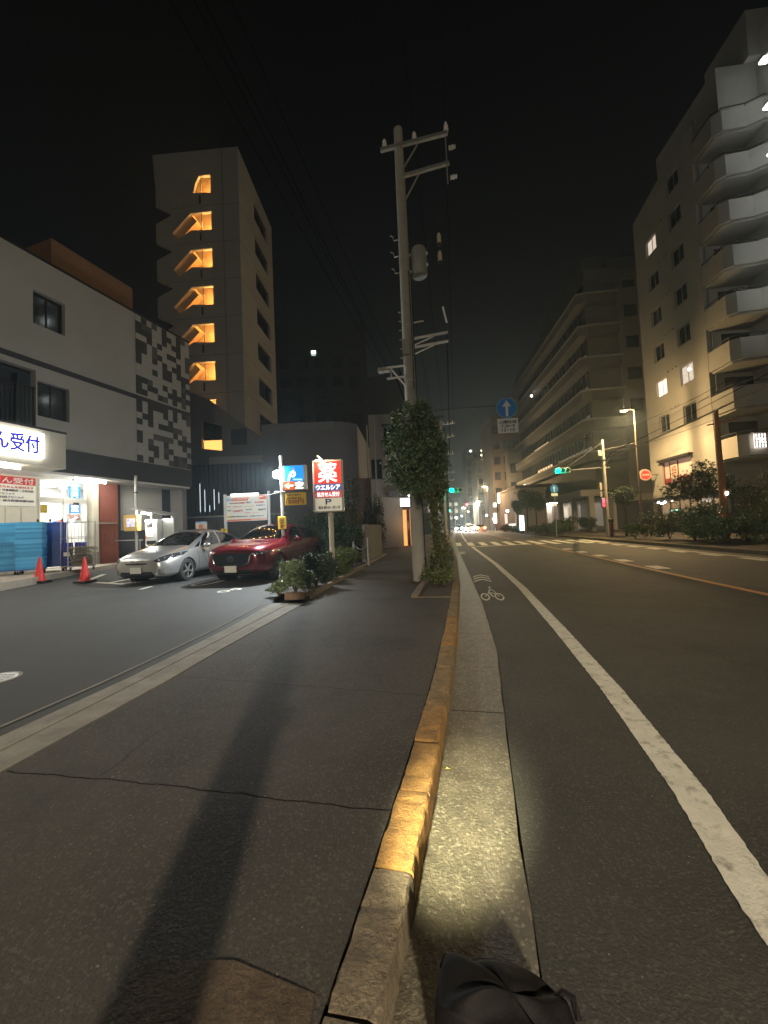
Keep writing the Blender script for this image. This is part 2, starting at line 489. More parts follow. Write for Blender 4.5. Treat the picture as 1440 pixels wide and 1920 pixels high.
# gutter: concrete channel pieces with open joints
gutter = thing('gutter', 'x', 'x'); del gutter['label'], gutter['category']; gutter['kind'] = 'structure'
jn = [-3.0, -1.0, 0.9, 2.9, 4.95, 7.0, 9.0, 11.0, 13, 15, 17, 19, 22, 25, 30, 40, 60, 100, 200]
for a, b in zip(jn[:-1], jn[1:]):
    yy = ys(a + 0.006, b - 0.006, 0.3 if b < 20 else 5)
    rr = random.Random(int(a * 10))
    strip(lambda y: kerb_x(y) + 0.002, lambda y: gut_x(y) - 0.007 + 0.004 * sin(y * 31) * (y < 14), yy, lambda x, y: 0.003 + 0.010 * (0.2 - x) * 0.6).build('gutter_slab', conc_gut, gutter)
# kerb stones
ochre_faded = mat('kerb concrete with faded ochre', (0.25, 0.17, 0.08), 0.85, var=0.3, vs=12, bump=1.0, bs=70, speck=(150, 0.5, (0.07, 0.06, 0.05)), dirt=0.6, ds=5)
kerb = thing('kerb', 'x', 'x'); del kerb['label'], kerb['category']; kerb['kind'] = 'structure'
edges = [-4.2 + 0.44 * i for i in range(10)] + [0.55, 0.97, 1.40, 1.82, 2.25, 2.70, 2.93, 3.42, 3.72, 4.03, 4.45, 4.88, 5.30] + [5.30 + 0.45 * i for i in range(1, 52)]
KW = 0.14
rr = random.Random(3)
for i, (a, b) in enumerate(zip(edges[:-1], edges[1:])):
    if b - a < 0.05: continue
    mid = (a + b) / 2
    och = (1.40 <= mid <= 2.70) or (4.03 <= mid <= 5.30)
    gp = 0.006
    x0, x1 = kerb_x(a), kerb_x(b)
    dz = rr.uniform(-0.004, 0.004); dx = rr.uniform(-0.004, 0.004)
    top = 0.138 + dz
    w = KW + 0.001
    bm = bmesh.new()
    nseg = 12
    prof = [(-w, -0.05), (-w, top - 0.012), (-w + 0.006, top), (-0.022, top), (-0.006, top - 0.004), (0.0, top - 0.016), (0.004, -0.05)]
    rings = []
    for k in range(nseg + 1):
        t = k / nseg; y = a + gp + (b - a - 2 * gp) * t; xx = x0 + (x1 - x0) * t + dx
        endr = 0.006 if k in (0, nseg) else 0.0
        rings.append([bm.verts.new((xx + px + rr.uniform(-0.004, 0.004), y + rr.uniform(-0.003, 0.003), pz - (endr if pz > 0 else 0) + (rr.uniform(-0.0035, 0.0025) - (0.010 if rr.random() < 0.06 else 0) if pz > 0 else 0))) for px, pz in prof])
    for k in range(nseg):
        for j in range(len(prof) - 1):
            bm.faces.new((rings[k][j], rings[k][j + 1], rings[k + 1][j + 1], rings[k + 1][j]))
    bm.faces.new(rings[0][::-1]); bm.faces.new(rings[-1])
    bmesh.ops.recalc_face_normals(bm, faces=bm.faces[:])
    me = bpy.data.meshes.new('kerbstone'); bm.to_mesh(me); bm.free()
    me.materials.append(ochre if och else (ochre_faded if 2.7 < mid < 9 else conc_kerb))
    link(me, 'kerbstone', kerb, label='kerbstone painted ochre' if och else None)
strip(lambda y: kerb_x(y) - KW, kerb_x, ys(28.3, FAR, 5), 0.135).build('kerb_run', conc_kerb, kerb)
kf = MB()
yy = ys(28.3, FAR, 5)
for a, b in zip(yy[:-1], yy[1:]):
    kf.add([(kerb_x(a), a, 0), (kerb_x(b), b, 0), (kerb_x(b), b, 0.135), (kerb_x(a), a, 0.135)], [(0, 1, 2, 3)])
kf.build('kerb_face', conc_kerb, kerb)

# left sidewalk, laid in bays with open joints
SY = [-35, -2, 1.67, 3.0, 3.7, 6.0, 6.5, 9.1, 12.8, 17.8, 24, 40, 260]
SX = [-2.3, -2.45, -2.50, -2.54, -2.60, -2.70, -2.75, -2.96, -3.18, -3.55, -3.9, -4.3, -4.6]
def sw_x(y): return float(np.interp(y, SY, SX))
walk = thing('sidewalk', 'x', 'x'); del walk['label'], walk['category']; walk['kind'] = 'structure'
bays = [-35, -2.0, 0.35, 1.69, 'B', 6.72, 12.2, 20, 34, 60, 120, 240]
def jy(k, x):
    if k == 'B': return 2.83 - 0.09 * (x + 0.3)
    if k == 1.69: return 1.69 + 0.012 * sin(x * 3)
    return k
def rag(x, s): return 0.004 * sin(17 * x + s) + 0.003 * sin(41 * x + 2 * s) + 0.002 * sin(97 * x)
for i in range(len(bays) - 1):
    a, b = bays[i], bays[i + 1]
    ca = 2.95 if a == 'B' else a; cb = 2.95 if b == 'B' else b
    near = ca < 12
    nx, nyy = (70, max(2, int((cb - ca) / (0.5 if near else 6)))) if near else (2, max(2, int((cb - ca) / 6)))
    vs = []; fs = []
    for j in range(nyy + 1):
        for k in range(nx + 1):
            t = j / nyy; s = k / nx
            for it in range(2):
                y = ca + (cb - ca) * t
                xl, xr = sw_x(y) + 0.008, kerb_x(y) - KW - 0.006
                x = xl + (xr - xl) * s
                ya, yb = jy(a, x) + 0.003 + rag(x, 1), jy(b, x) - 0.003 + rag(x, 1)
                y = ya + (yb - ya) * t
            vs.append((x, y, 0.13 + 0.003 * sin(x * 2.3 + y) * near))
    for j in range(nyy):
        for k in range(nx):
            q = j * (nx + 1) + k
            fs.append((q, q + 1, q + nx + 2, q + nx + 1))
    MB().add(vs, fs).build('paving_bay', asphalt_walk, walk)
joint = mat('joint filler', (0.012, 0.011, 0.010), 0.95)
strip(lambda y: sw_x(y) - 0.02, lambda y: kerb_x(y) - KW + 0.02, allY, 0.118).build('joint_bed', joint, walk)

rr = random.Random(31)
for (x, y, a, n_) in ((-2.3, 4.1, 0.15, 16), (-1.25, 2.9, 1.45, 22), (-1.9, 1.70, 1.7, 14), (-0.6, 5.0, 2.9, 14)):
    pts_ = [(x, y)]
    for i in range(n_):
        a += rr.uniform(-0.45, 0.45); x += 0.055 * cos(a); y += 0.075 * sin(a); pts_.append((x, y))
    m_ = MB()
    for i, (px_, py_) in enumerate(pts_):
        w_ = 0.0022 * (1 - i / len(pts_)) + 0.0006
        m_.v += [(px_ - w_, py_ - w_ * .5, 0.1375), (px_ + w_, py_ + w_ * .5, 0.1375)]
    m_.f = [(2 * i, 2 * i + 1, 2 * i + 3, 2 * i + 2) for i in range(len(pts_) - 1)]
    m_.build('crack', joint, walk)
MB().flat([(-0.98, 0.62), (-0.62, 0.70), (-0.42, 0.86), (-0.44, 1.00), (-0.70, 1.04), (-0.96, 1.00)], 0.1338).build('repair_patch', mat('brown patch', (0.085, 0.058, 0.036), 0.9, var=0.4, vs=7, bump=1.0, bs=60, speck=(115, 0.5, (0.17, 0.13, 0.08)), dirt=0.6, ds=5), walk)
# drain strip between sidewalk and parking lot: concrete pieces with a slot
SLOPE = 0.024
def lotz(x, y=0): return 0.13 + min(0.20, 0.06 * max(0.0, -x - 8.5))
drain = thing('drain_strip', 'x', 'x'); del drain['label'], drain['category']; drain['kind'] = 'structure'
def in_x(y): return float(np.interp(y, [-35, 1.97, 2.97, 4.56, 6.2, 7], [-3.0, -2.95, -2.95, -3.08, -3.30, -3.4]))
def slot_x(y): return float(np.interp(y, [-35, 1.8, 2.9, 4.3, 6.0, 7], [-2.76, -2.74, -2.785, -2.86, -2.96, -3.0]))
de = [-4.2, -2.6, -1.0, 0.6, 1.65, 2.98, 4.57, 6.28]
for a, b in zip(de[:-1], de[1:]):
    yy = ys(a + 0.005, b - 0.005, 0.4)
    for fa, fb, nm in ((lambda y: in_x(y), lambda y: slot_x(y) - 0.008, 'drain_slab'), (lambda y: slot_x(y) + 0.008, lambda y: sw_x(y), 'edging_slab')):
        m_ = MB(); n_ = len(yy)
        for y in yy:
            m_.v += [(fa(y), y, 0.06), (fa(y), y, 0.134), (fb(y), y, 0.134), (fb(y), y, 0.06)]
        for i in range(n_ - 1):
            for j in range(3):
                m_.f.append((4 * i + j, 4 * i + j + 1, 4 * i + 4 + j + 1, 4 * i + 4 + j))
        m_.f += [(3, 2, 1, 0), (4 * n_ - 4, 4 * n_ - 3, 4 * n_ - 2, 4 * n_ - 1)]
        m_.build(nm, concrete, drain)
strip(in_x, sw_x, ys(-4.2, 6.3, 0.5), 0.09).build('drain_bed', joint, drain)
# parking lot
def lot_left(y): return -14.6
lotm = MB()
xs_ = [-3.28, -4.5, -6, -8, -10, -12, -14.6]
lot = strip(lambda y: -24.0, lambda y: -3.2, [-35, -20, -8, 30], lambda x, y: lotz(x))
lot = MB()
yy = [-35, -20, -8, -4, 0, 2.0, 3, 4.6, 6.2, 6.9, 9, 12, 16, 22]
def lot_r(y): return in_x(y) if y < 6.5 else sw_x(y) - 0.75
for j in range(len(yy) - 1):
    for xa, xb in ((-3.2, -16.0),):
        a, b = yy[j], yy[j + 1]
        lot.add([(lot_r(a) - 0.004, a, 0.1295), (-3.6, a, lotz(-3.6)), (-3.6, b, lotz(-3.6)), (lot_r(b) - 0.004, b, 0.1295)], [(0, 3, 2, 1)])
        for xc, xd in ((-3.6, -8.5), (-8.5, -11.84), (-11.84, -24)):
            lot.add([(xc, a, lotz(xc)), (xd, a, lotz(xd)), (xd, b, lotz(xd)), (xc, b, lotz(xc))], [(0, 3, 2, 1)])
lot.build('parking_lot', asphalt_lot, kind='structure')
# thin concrete line just inside the lot
strip(lambda y: in_x(y) - 0.165, lambda y: in_x(y) - 0.135, ys(-4.2, 6.3, 0.6), 0.136).build('lot_edge_line', concrete, kind='structure')

# ------------------------------------------------------------------ road markings
marks = thing('road_markings', 'x', 'x'); del marks['label'], marks['category']; marks['kind'] = 'structure'
rr = random.Random(11)
def worn(fa, fb, a, b, st, z=0.004, amp=0.0035):
    m_ = MB(); yy = ys(a, b, st)
    ja = [rr.uniform(-amp, amp) for _ in yy]; jb = [rr.uniform(-amp, amp) for _ in yy]
    for i, y in enumerate(yy):
        m_.v += [(fa(y) + ja[i], y, z), (fb(y) + jb[i], y, z)]
    m_.f = [(2 * i, 2 * i + 1, 2 * i + 3, 2 * i + 2) for i in range(len(yy) - 1)]
    return m_
worn(lambda y: white_x(y) - 0.078, lambda y: white_x(y) + 0.078, -6, 24.2, 0.022).build('edge_line', white_paint, marks)
worn(lambda y: white_x(y) - 0.07, lambda y: white_x(y) + 0.07, 31.8, 120, 1).build('edge_line', white_paint, marks)
worn(lambda y: cen_x(y) - 0.07, lambda y: cen_x(y) + 0.07, -6, 25.0, 0.2).build('centre_line', orange_paint, marks, label='orange centre line')
worn(lambda y: cen_x(y) - 0.07, lambda y: cen_x(y) + 0.07, 34.5, 150, 2).build('centre_line', orange_paint, marks, label='orange centre line')
for k in range(5):
    y0 = 11.2 + 2.05 * k
    worn(lambda y: cen_x(y) + 0.16, lambda y: cen_x(y) + 0.52, y0, y0 + 0.75, 0.1).build('slow_down_dash', white_paint, marks)
for k in range(9):
    y0 = 12.6 + 1.75 * k
    worn(lambda y: right_x(y) - 0.45, lambda y: right_x(y) - 0.18, y0, y0 + 0.95, 0.1).build('lane_dash', white_paint, marks)
worn(lambda y: right_x(y) - 0.07, lambda y: right_x(y) + 0.07, -6, 26.5, 0.3).build('right_edge_line', white_paint, marks)
worn(lambda y: right_x(y) - 0.07, lambda y: right_x(y) + 0.07, 34, 150, 2).build('right_edge_line', white_paint, marks)
MB().flat([(0.52, 24.0), (4.25, 25.05), (4.25, 25.45), (0.50, 24.38)], 0.005).build('stop_line', white_paint, marks)
for k in range(11):
    x0 = -0.55 + 0.84 * k
    y0 = 25.9 - 0.17 * k * 0.9 + 0.0
    MB().flat([(x0 + 0.10, y0 - 0.2), (x0 + 0.52, y0 - 0.25), (x0 + 0.44, y0 + 4.6), (x0 + 0.02, y0 + 4.65)], 0.004).build('crosswalk_stripe', white_paint, marks)
# bicycle lane chevrons and rider
for k in range(3):
    y0 = 9.35 + 0.42 * k
    MB().flat([(0.23, y0), (0.43, y0 + 0.38), (0.63, y0), (0.63, y0 + 0.17), (0.43, y0 + 0.55), (0.23, y0 + 0.17)], 0.004).build('chevron', white_paint, marks)
by = 7.25
sym = MB()
def fp(pts): sym.flat([(0.49 + 0.22 * px, by + 1.25 * py) for px, py in pts], 0.004)
def ringf(cx, cy_, r1, r2, n=14):
    for i in range(n):
        a, b = 2 * pi * i / n, 2 * pi * (i + 1) / n
        fp([(cx + r1 * cos(a), cy_ + r1 * sin(a) * 0.8), (cx + r2 * cos(a), cy_ + r2 * sin(a) * 0.8), (cx + r2 * cos(b), cy_ + r2 * sin(b) * 0.8), (cx + r1 * cos(b), cy_ + r1 * sin(b) * 0.8)])
ringf(-0.55, 0.16, 0.26, 0.38); ringf(0.60, 0.16, 0.26, 0.38)
for a, b, w in (((-0.55, 0.16), (-0.1, 0.5), .08), ((-0.1, 0.5), (0.45, 0.42), .08), ((0.6, 0.16), (0.4, 0.62), .08), ((0.0, 0.2), (-0.12, 0.5), .08), ((-0.15, 0.5), (0.1, 0.85), .13), ((0.1, 0.85), (0.4, 0.62), .09), ((-0.1, 0.5), (0.15, 0.12), .11)):
    d = Vector((b[0] - a[0], b[1] - a[1])); nn = Vector((-d.y, d.x)).normalized() * w / 2
    sym.flat([(0.49 + 0.22 * (p[0] + s * nn.x), by + 1.25 * (p[1] + s * nn.y)) for p, s in ((a, -1), (b, -1), (b, 1), (a, 1))], 0.0045)
fp([(0.13 + 0.12 * cos(t * pi / 5), 1.02 + 0.09 * sin(t * pi / 5)) for t in range(10)])
sym.build('cyclist_symbol', white_paint, marks)
sy2 = MB()
for dy, w in ((0, .30), (0.55, .22), (1.1, .30)):
    sy2.flat([(-0.17, 18.6 + dy), (-0.17 + w, 18.5 + dy), (-0.17 + w, 18.8 + dy), (-0.17, 18.9 + dy)], 0.004)
sy2.build('far_cyclist_symbol', white_paint, marks)
# markings in the lot
def lotflat(poly, dz=0.004): return MB().flat(poly, lambda x, y: lotz(x) + dz)
lm = thing('lot_markings', 'x', 'x'); del lm['label'], lm['category']; lm['kind'] = 'structure'
def seg(p, q, w, nm='lot_line'):
    p = Vector(p); q = Vector(q); d = (q - p).normalized(); n_ = Vector((-d.y, d.x)) * w / 2
    return lotflat([tuple(p + n_), tuple(p - n_), tuple(q - n_), tuple(q + n_)]).build(nm, white_paint, lm)
seg((-10.35, 8.9), (-9.0, 8.85), 0.16); seg((-10.35, 8.9), (-11.2, 10.3), 0.14); seg((-9.55, 8.95), (-9.7, 10.3), 0.14); seg((-9.2, 8.9), (-8.4, 9.8), 0.12)
seg((-7.75, 8.07), (-7.85, 8.55), 0.10)
u8 = MB()
def arc(cx, cy_, rx, ry, w, a0, a1, n=12):
    for i in range(n):
        a, b = R(a0 + (a1 - a0) * i / n), R(a0 + (a1 - a0) * (i + 1) / n)
        u8.flat([(cx + rx * cos(a), cy_ + ry * sin(a)), (cx + (rx + w) * cos(a), cy_ + (ry + w) * sin(a)), (cx + (rx + w) * cos(b), cy_ + (ry + w) * sin(b)), (cx + rx * cos(b), cy_ + ry * sin(b))], lambda x, y: lotz(x) + 0.004)
arc(-6.62, 8.95, 0.16, 0.35, 0.09, 180, 360); 
u8.build('bay_loop', white_paint, lm)
seg((-6.825, 8.95), (-6.85, 10.3), 0.09, 'bay_loop_side'); seg((-6.41, 8.95), (-6.43, 10.3), 0.09, 'bay_loop_side')
u8 = MB(); arc(-5.17, 7.62, 0.08, 0.09, 0.055, 0, 360); arc(-5.05, 7.90, 0.07, 0.08, 0.055, 0, 360); u8.build('bay_number', white_paint, lm)
# manhole cover in the lot
mh = thing('manhole_cover', 'round pale iron manhole cover set in the dark lot asphalt', 'manhole', (-4.25, 2.80, lotz(-4.12) + 0.001))
MB().lathe([(0.0, 0.006), (0.155, 0.006), (0.16, 0.0)], n=28).build('lid', steel, mh)
m_ = MB()
for i in range(-2, 3):
    for j in range(-2, 3):
        if i * i + j * j < 7: m_.box(i * 0.05 - 0.016, i * 0.05 + 0.016, j * 0.05 - 0.016, j * 0.05 + 0.016, 0.006, 0.010)
m_.build('tread', steel, mh, kind='stuff')
MB().lathe([(0.165, 0.004), (0.185, 0.004), (0.187, 0.0)], n=28).build('rim', concrete, mh)

# right side: kerb, sidewalk, planting strip
strip(rk_x, lambda y: rk_x(y) + 0.15, allY, 0.14).build('right_kerb', conc_kerb, kind='structure')
kf = MB()
for a, b in zip(allY[:-1], allY[1:]):
    kf.add([(rk_x(a), a, 0), (rk_x(b), b, 0), (rk_x(b), b, 0.14), (rk_x(a), a, 0.14)], [(3, 2, 1, 0)])
kf.build('right_kerb_face', conc_kerb, kind='structure')
strip(lambda y: rk_x(y) + 0.15, lambda y: rk_x(y) + 1.6, allY, 0.12).build('planting_strip', soil, kind='structure')
strip(lambda y: rk_x(y) + 1.6, lambda y: rk_x(y) + 40, allY, 0.13).build('right_sidewalk', asphalt_walk, kind='structure')
strip(lambda y: sw_x(y) - 40, lambda y: sw_x(y) - 0.002, ys(22, 240, 5), 0.126).build('left_verge', asphalt_walk, kind='structure')
# dry leaf in the gutter
lf = MB().add([(0, 0, 0.004), (0.014, 0.004, 0.009), (0.03, 0.0, 0.006), (0.015, -0.008, 0.008), (0.008, 0.010, 0.010)], [(0, 3, 1), (1, 3, 2), (0, 1, 4)]).build('fallen_leaf', mat('yellow leaf', (0.55, 0.45, 0.08), 0.6), loc=(-0.155, 2.2, 0.006))
tag(lf, 'small yellow leaf lying in the gutter against the ochre kerb', 'leaf')
# ================================================================== DRUGSTORE (left)
us = Vector((0.1115, 0.9938, 0))
ST = Vector((-12.90, 11.51, 0))           # local x = along the facade (s - 10), local y = into the building
store = thing('drugstore', 'white rendered drugstore building with a dark and pale square mosaic on its far end', 'building', ST, R(83.6))
def S(s): return s - 10
plate_holes = [
    [(S(8.13), 8.43), (S(9.07), 8.43), (S(9.07), 9.55), (S(8.13), 9.55)],
    [(S(8.24), 5.45), (S(9.19), 5.45), (S(9.19), 6.60), (S(8.24), 6.60)],
    [(S(3.0), 5.0), (S(8.20), 5.0), (S(8.20), 6.9), (S(3.0), 6.9)],
]
MB().plate([(S(-2), 3.72), (S(14.48), 3.72), (S(14.48), 10.65), (S(-2), 10.65)], plate_holes, 0, 0.25).build('facade_wall', wall_white, store)
MB().box(S(-2), S(14.48), 0.25, 9, 10.2, 10.5).build('roof_slab', wall_grey, store)
MB().box(S(14.2), S(14.46), 0.27, 9, 0, 10.2).build('end_wall', wall_grey, store)
MB().box(S(-2), S(14.5), -0.04, 0.28, 10.652, 10.72).build('coping', dark_metal, store)
MB().box(S(-2), S(14.49), -0.015, 0.012, 7.07, 7.25).build('dark_band', wall_dark, store)
MB().box(S(8.31), S(14.50), -0.03, 0.02, 3.70, 4.50).build('dark_fascia', wall_dark, store)
# windows
def wnd(parent, x0, x1, z0, z1, y=0.16, fm=dark_metal, pm=pane_dark, cols=2, name='window', rows=1, t=0.04, label=None):
    f = MB()
    f.box(x0, x1, y, y + 0.05, z0, z0 + t).box(x0, x1, y, y + 0.05, z1 - t, z1)
    f.box(x0, x0 + t, y, y + 0.05, z0 + t, z1 - t).box(x1 - t, x1, y, y + 0.05, z0 + t, z1 - t)
    for k in range(1, cols):
        xx = x0 + (x1 - x0) * k / cols
        f.box(xx - t / 2, xx + t / 2, y - 0.004, y + 0.046, z0 + t, z1 - t)
    for k in range(1, rows):
        zz = z0 + (z1 - z0) * k / rows
        f.box(x0 + t, x1 - t, y - 0.002, y + 0.04, zz - t / 2, zz + t / 2)
    w = f.build(name, fm, parent, label=label)
    MB().box(x0 + t, x1 - t, y + 0.02, y + 0.03, z0 + t, z1 - t).build('pane', pm, w)
    return w
wnd(store, S(8.13), S(9.07), 8.43, 9.55)
wnd(store, S(8.24), S(9.19), 5.45, 6.60)
MB().box(S(3.0), S(8.2), 0.9, 0.95, 4.9, 6.95).build('balcony_back', wall_dark, store)
for k in range(30):
    x = S(8.15) - k * 0.11
    MB().box(x - 0.012, x + 0.012, 0.03, 0.06, 5.02, 6.30).build('baluster', dark_metal, store)
MB().box(S(3.0), S(8.2), 0.02, 0.07, 6.30, 6.35).build('handrail', dark_metal, store)
# mosaic of square tiles
rr = random.Random(21)
tl = {}
for nm, c_ in (('dark', (0.055, 0.055, 0.055)), ('mid', (0.11, 0.105, 0.10)), ('pale', (0.43, 0.42, 0.385))):
    tl[nm] = mat('mosaic tile ' + nm, c_, 0.75, var=0.08, vs=3)
tme = MB().box(-0.127, 0.127, -0.02, 0.0, -0.127, 0.127)
proto = {}
for nm in tl:
    o_ = tme.build('tile', tl[nm], store); proto[nm] = o_.data; bpy.data.objects.remove(o_)
grid = {}
for j in range(24):
    for i in range(11):
        if grid.get((i, j)): continue
        r_ = rr.random()
        pd_ = 0.50 if (i + j) % 2 == 0 else 0.14
        if i == 0: k = 'dark' if r_ < 0.5 else 'pale'
        elif r_ < pd_: k = 'dark'
        elif r_ < pd_ + 0.12: k = 'mid'
        else: k = 'pale'
        grid[(i, j)] = k
        if k != 'pale' and rr.random() < 0.20:
            if rr.random() < 0.5: grid[(i + 1, j)] = k
            else: grid[(i, j + 1)] = k
for (i, j), k in grid.items():
    if i > 10 or j > 23: continue
    zc = 4.66 + 0.2535 * j
    if 6.95 < zc < 7.36: zc += 0.0
    if abs(zc - 7.16) < 0.17: continue
    o_ = link(proto[k], 'tile', store, loc=(S(11.83) + 0.2535 * i, -0.001 - (0.010 if k != 'pale' else 0.0), zc))
# rooftop box
bx_ = MB().box(S(9.4), S(12.6), 1.2, 5.0, 10.5, 12.5).build('rooftop_room', brick_orange, store, label='orange brown rooftop room')
# ground floor recess
MB().box(S(-2), S(14.4), 0.0, 1.25, 3.62, 3.72).build('soffit', white_plastic, store)
MB().plate([(S(-2), 0.40), (S(10.48), 0.40), (S(10.48), 3.62), (S(-2), 3.62)],
           [[(S(8.86), 0.46), (S(10.42), 0.46), (S(10.42), 3.58), (S(8.86), 3.58)]], 1.0, 1.12).build('shopfront_wall', cream, store)
for k in range(9):
    x = S(8.35) - 0.42 * k
    MB().box(x - 0.006, x + 0.006, 0.994, 1.0, 0.45, 2.55).build('wall_groove', wall_grey, store)
# fascia box with lit sign
MB().box(S(-2), S(8.29), -1.2, -0.03, 3.62, 4.70).build('canopy_fascia', cream, store)
MB().box(S(-2), S(8.31), -1.23, -0.02, 4.705, 4.76).build('canopy_cap', dark_metal, store)
sg = thing('lit_prescription_sign', 'glowing white fascia sign with navy prescription lettering over the shop entrance', 'sign', ST + us * (6.4 - 10) + Vector((0.9938, -0.1115, 0)) * 1.21, R(83.6))
MB().bbox(-1.9, 1.25, -0.10, 0.0, 3.84, 4.56, 0.012).build('light_box', glow('lit white sign face', (1.0, 0.99, 0.95), 2.6), sg)
text('lettering', '処方せん受付', 2.15, 0.50, mat('navy lettering', (0.03, 0.03, 0.30), 0.5, emit=(0.02, 0.02, 0.35), es=0.6), sg, (1.12, -0.106, 4.20), bold=0.030, anchor='R')
# fluorescent tubes under the canopy
tubem = glow('fluorescent tube', (1.0, 0.97, 0.85), 14)
def tube_light(name, s0, s1, y, z, label, en):
    t = thing(name, label, 'lamp', ST + us * ((s0 + s1) / 2 - 10) - Vector((0.9938, -0.1115, 0)) * y + Vector((0, 0, z)), R(83.6), 'fluorescent tubes under the shop canopy')
    h = (s1 - s0) / 2
    MB().tube((-h, 0, 0), (h, 0, 0), 0.03, n=10).build('tube', tubem, t)
    MB().box(-h - 0.04, -h, -0.04, 0.04, -0.04, 0.05).build('holder', white_plastic, t)
    MB().box(h, h + 0.04, -0.04, 0.04, -0.04, 0.05).build('holder', white_plastic, t)
    MB().box(-h, h, -0.03, 0.03, 0.032, 0.05).build('batten', white_plastic, t)
    lamp('tube_lamp', 'POINT', (0, -0.06, -0.1), en, (1.0, 0.93, 0.78), 0.12, t)
tube_light('fluorescent_tube', 9.55, 10.65, 0.35, 3.55, 'fluorescent tube lit above the glazed shop entrance', 15)
tube_light('fluorescent_tube', 6.0, 7.35, -0.75, 3.56, 'fluorescent tube under the fascia below the lit sign', 26)
tube_light('fluorescent_tube', 3.2, 4.6, -0.75, 3.56, 'fluorescent tube under the fascia farther along towards the camera', 40)
# prescription board on the wall
pb = thing('prescription_board', 'white wall board with red header and a list of clinics beside the shop door', 'sign', ST + us * (7.7 - 10) - Vector((0.9938, -0.1115, 0)) * 0.965, R(83.6))
MB().box(-1.6, 1.04, 0.0, 0.03, 2.60, 3.55).build('panel', white_sign, pb)
MB().box(-1.6, 1.04, -0.004, 0.0, 3.30, 3.55).build('header', red_paint, pb)
text('header_lettering', '処方せん受付', 1.75, 0.19, white_plastic, pb, (0.98, -0.008, 3.425), bold=0.012, anchor='R')
for z, s_, w_, m2 in ((3.21, '各医療機関の処方せんを受付ます', 1.60, red_paint), (3.10, '内科クリニック・耳鼻咽喉科・小児内科', 1.52, ink), (2.99, '小児科・マイクリニック', 0.95, ink), (2.88, '整形外科・形成内科クリニック', 1.25, ink), (2.77, '医科大学病院・総合医療保健内科', 1.55, ink), (2.67, '大学病院', 0.45, ink)):
    ax = 0.98 if z > 3.05 or z < 2.8 and w_ > 1 else (0.45 if w_ < 1 else 0.70)
    if w_ < 0.5: ax = 0.0
    text('board_line', s_, w_, 0.075, m2, pb, (ax, -0.006, z), bold=0.01, anchor='R')
# entrance glazing
clear = glass('shop glass', (0.93, 0.95, 0.95), 0.05)
ent = thing('shop_entrance', 'x', 'x', ST + us * (9.64 - 10) - Vector((0.9938, -0.1115, 0)) * 0.98, R(83.6))
tag(ent, 'glazed shop doorway with transom windows, brightly lit from inside', 'doorway')
fr = MB()
X0, X1 = -0.78, 0.78
fr.box(X0 - 0.03, X0 + 0.03, 0, 0.12, 0.46, 3.58).box(X1 - 0.03, X1 + 0.03, 0, 0.12, 0.46, 3.58).box(-0.03, 0.03, 0.0, 0.10, 0.46, 3.58)
for z, t in ((3.56, .05), (2.93, .06), (2.78, .05), (0.48, .05)):
    fr.box(X0 + 0.03, X1 - 0.03, 0.006, 0.11, z - t / 2, z + t / 2)
fr.box(X0 + .03, X1 - .03, 0.02, 0.09, 2.80, 2.90)
fr.build('frame', alu, ent)
for a, b, z0, z1 in ((X0 + .03, -.03, 2.96, 3.53), (.03, X1 - .03, 2.96, 3.53), (X0 + .03, -.03, .51, 2.75), (.03, X1 - .03, .51, 2.75)):
    MB().box(a, b, 0.05, 0.056, z0, z1).build('pane', clear, ent)
MB().box(0.30, 0.46, -0.05, 0.02, 2.72, 2.80).build('door_sensor', black, ent)
bn = MB().box(0.18, 0.58, 0.060, 0.064, 2.97, 3.53).build('upper_poster', mat('sky blue print', (0.02, 0.28, 0.68), 0.5, emit=(0.01, 0.14, 0.5), es=0.4), ent)
text('poster_lettering', '公\n共', 0.24, 0.50, glow('lit white print', (1, 1, 1), 1.5), bn, (0.37, 0.046, 3.25), bold=0.03)
bn = MB().box(0.18, 0.58, 0.060, 0.064, 2.42, 2.74).build('lower_poster', mat('sky blue print', (0, 0, 0)), ent)
text('poster_lettering', '室', 0.24, 0.22, glow('lit white print', (1, 1, 1), 1.5), bn, (0.37, 0.046, 2.60), bold=0.03)
MB().box(0.10, 0.62, 0.066, 0.069, 2.12, 2.40).build('lower_poster', white_plastic, ent)
text('poster_lettering', '受付', 0.36, 0.17, mat('red print', (0.75, 0.05, 0.02), 0.5), ent, (0.37, 0.058, 2.26), bold=0.025)
# shop interior
si = MB()
si.box(S(7.6), S(12.0), 3.4, 3.45, 0.4, 3.6).box(S(7.6), S(7.65), 1.13, 3.4, 0.4, 3.6).box(S(12.0), S(12.05), 1.13, 3.4, 0.4, 3.6).box(S(7.6), S(12.0), 1.13, 3.4, 3.60, 3.64)
si.build('interior_wall', white_plastic, store)
MB().box(S(7.65), S(12.0), 1.13, 3.4, 0.40, 0.45).build('interior_floor', cream, store)
lamp('interior_lamp', 'AREA', (S(9.7), 2.2, 3.5), 90, (1.0, 0.96, 0.88), 1.6, store, aim=(S(9.7), 2.2, 0))
for k in range(3):
    MB().box(S(8.6) + k * 0.8, S(8.6) + k * 0.8 + 0.25, 1.5, 3.2, 3.57, 3.60).build('ceiling_light', glow('ceiling light', (1, 0.98, 0.92), 5), store)
rr = random.Random(5)
sh = thing('display_shelf', 'stocked display shelf seen through the glass shop doorway', 'shelf', ST + us * (9.55 - 10) - Vector((0.9938, -0.1115, 0)) * 2.6, R(83.6))
MB().box(-0.9, 1.1, 0.28, 0.32, 0.45, 2.3).build('back_panel', white_plastic, sh)
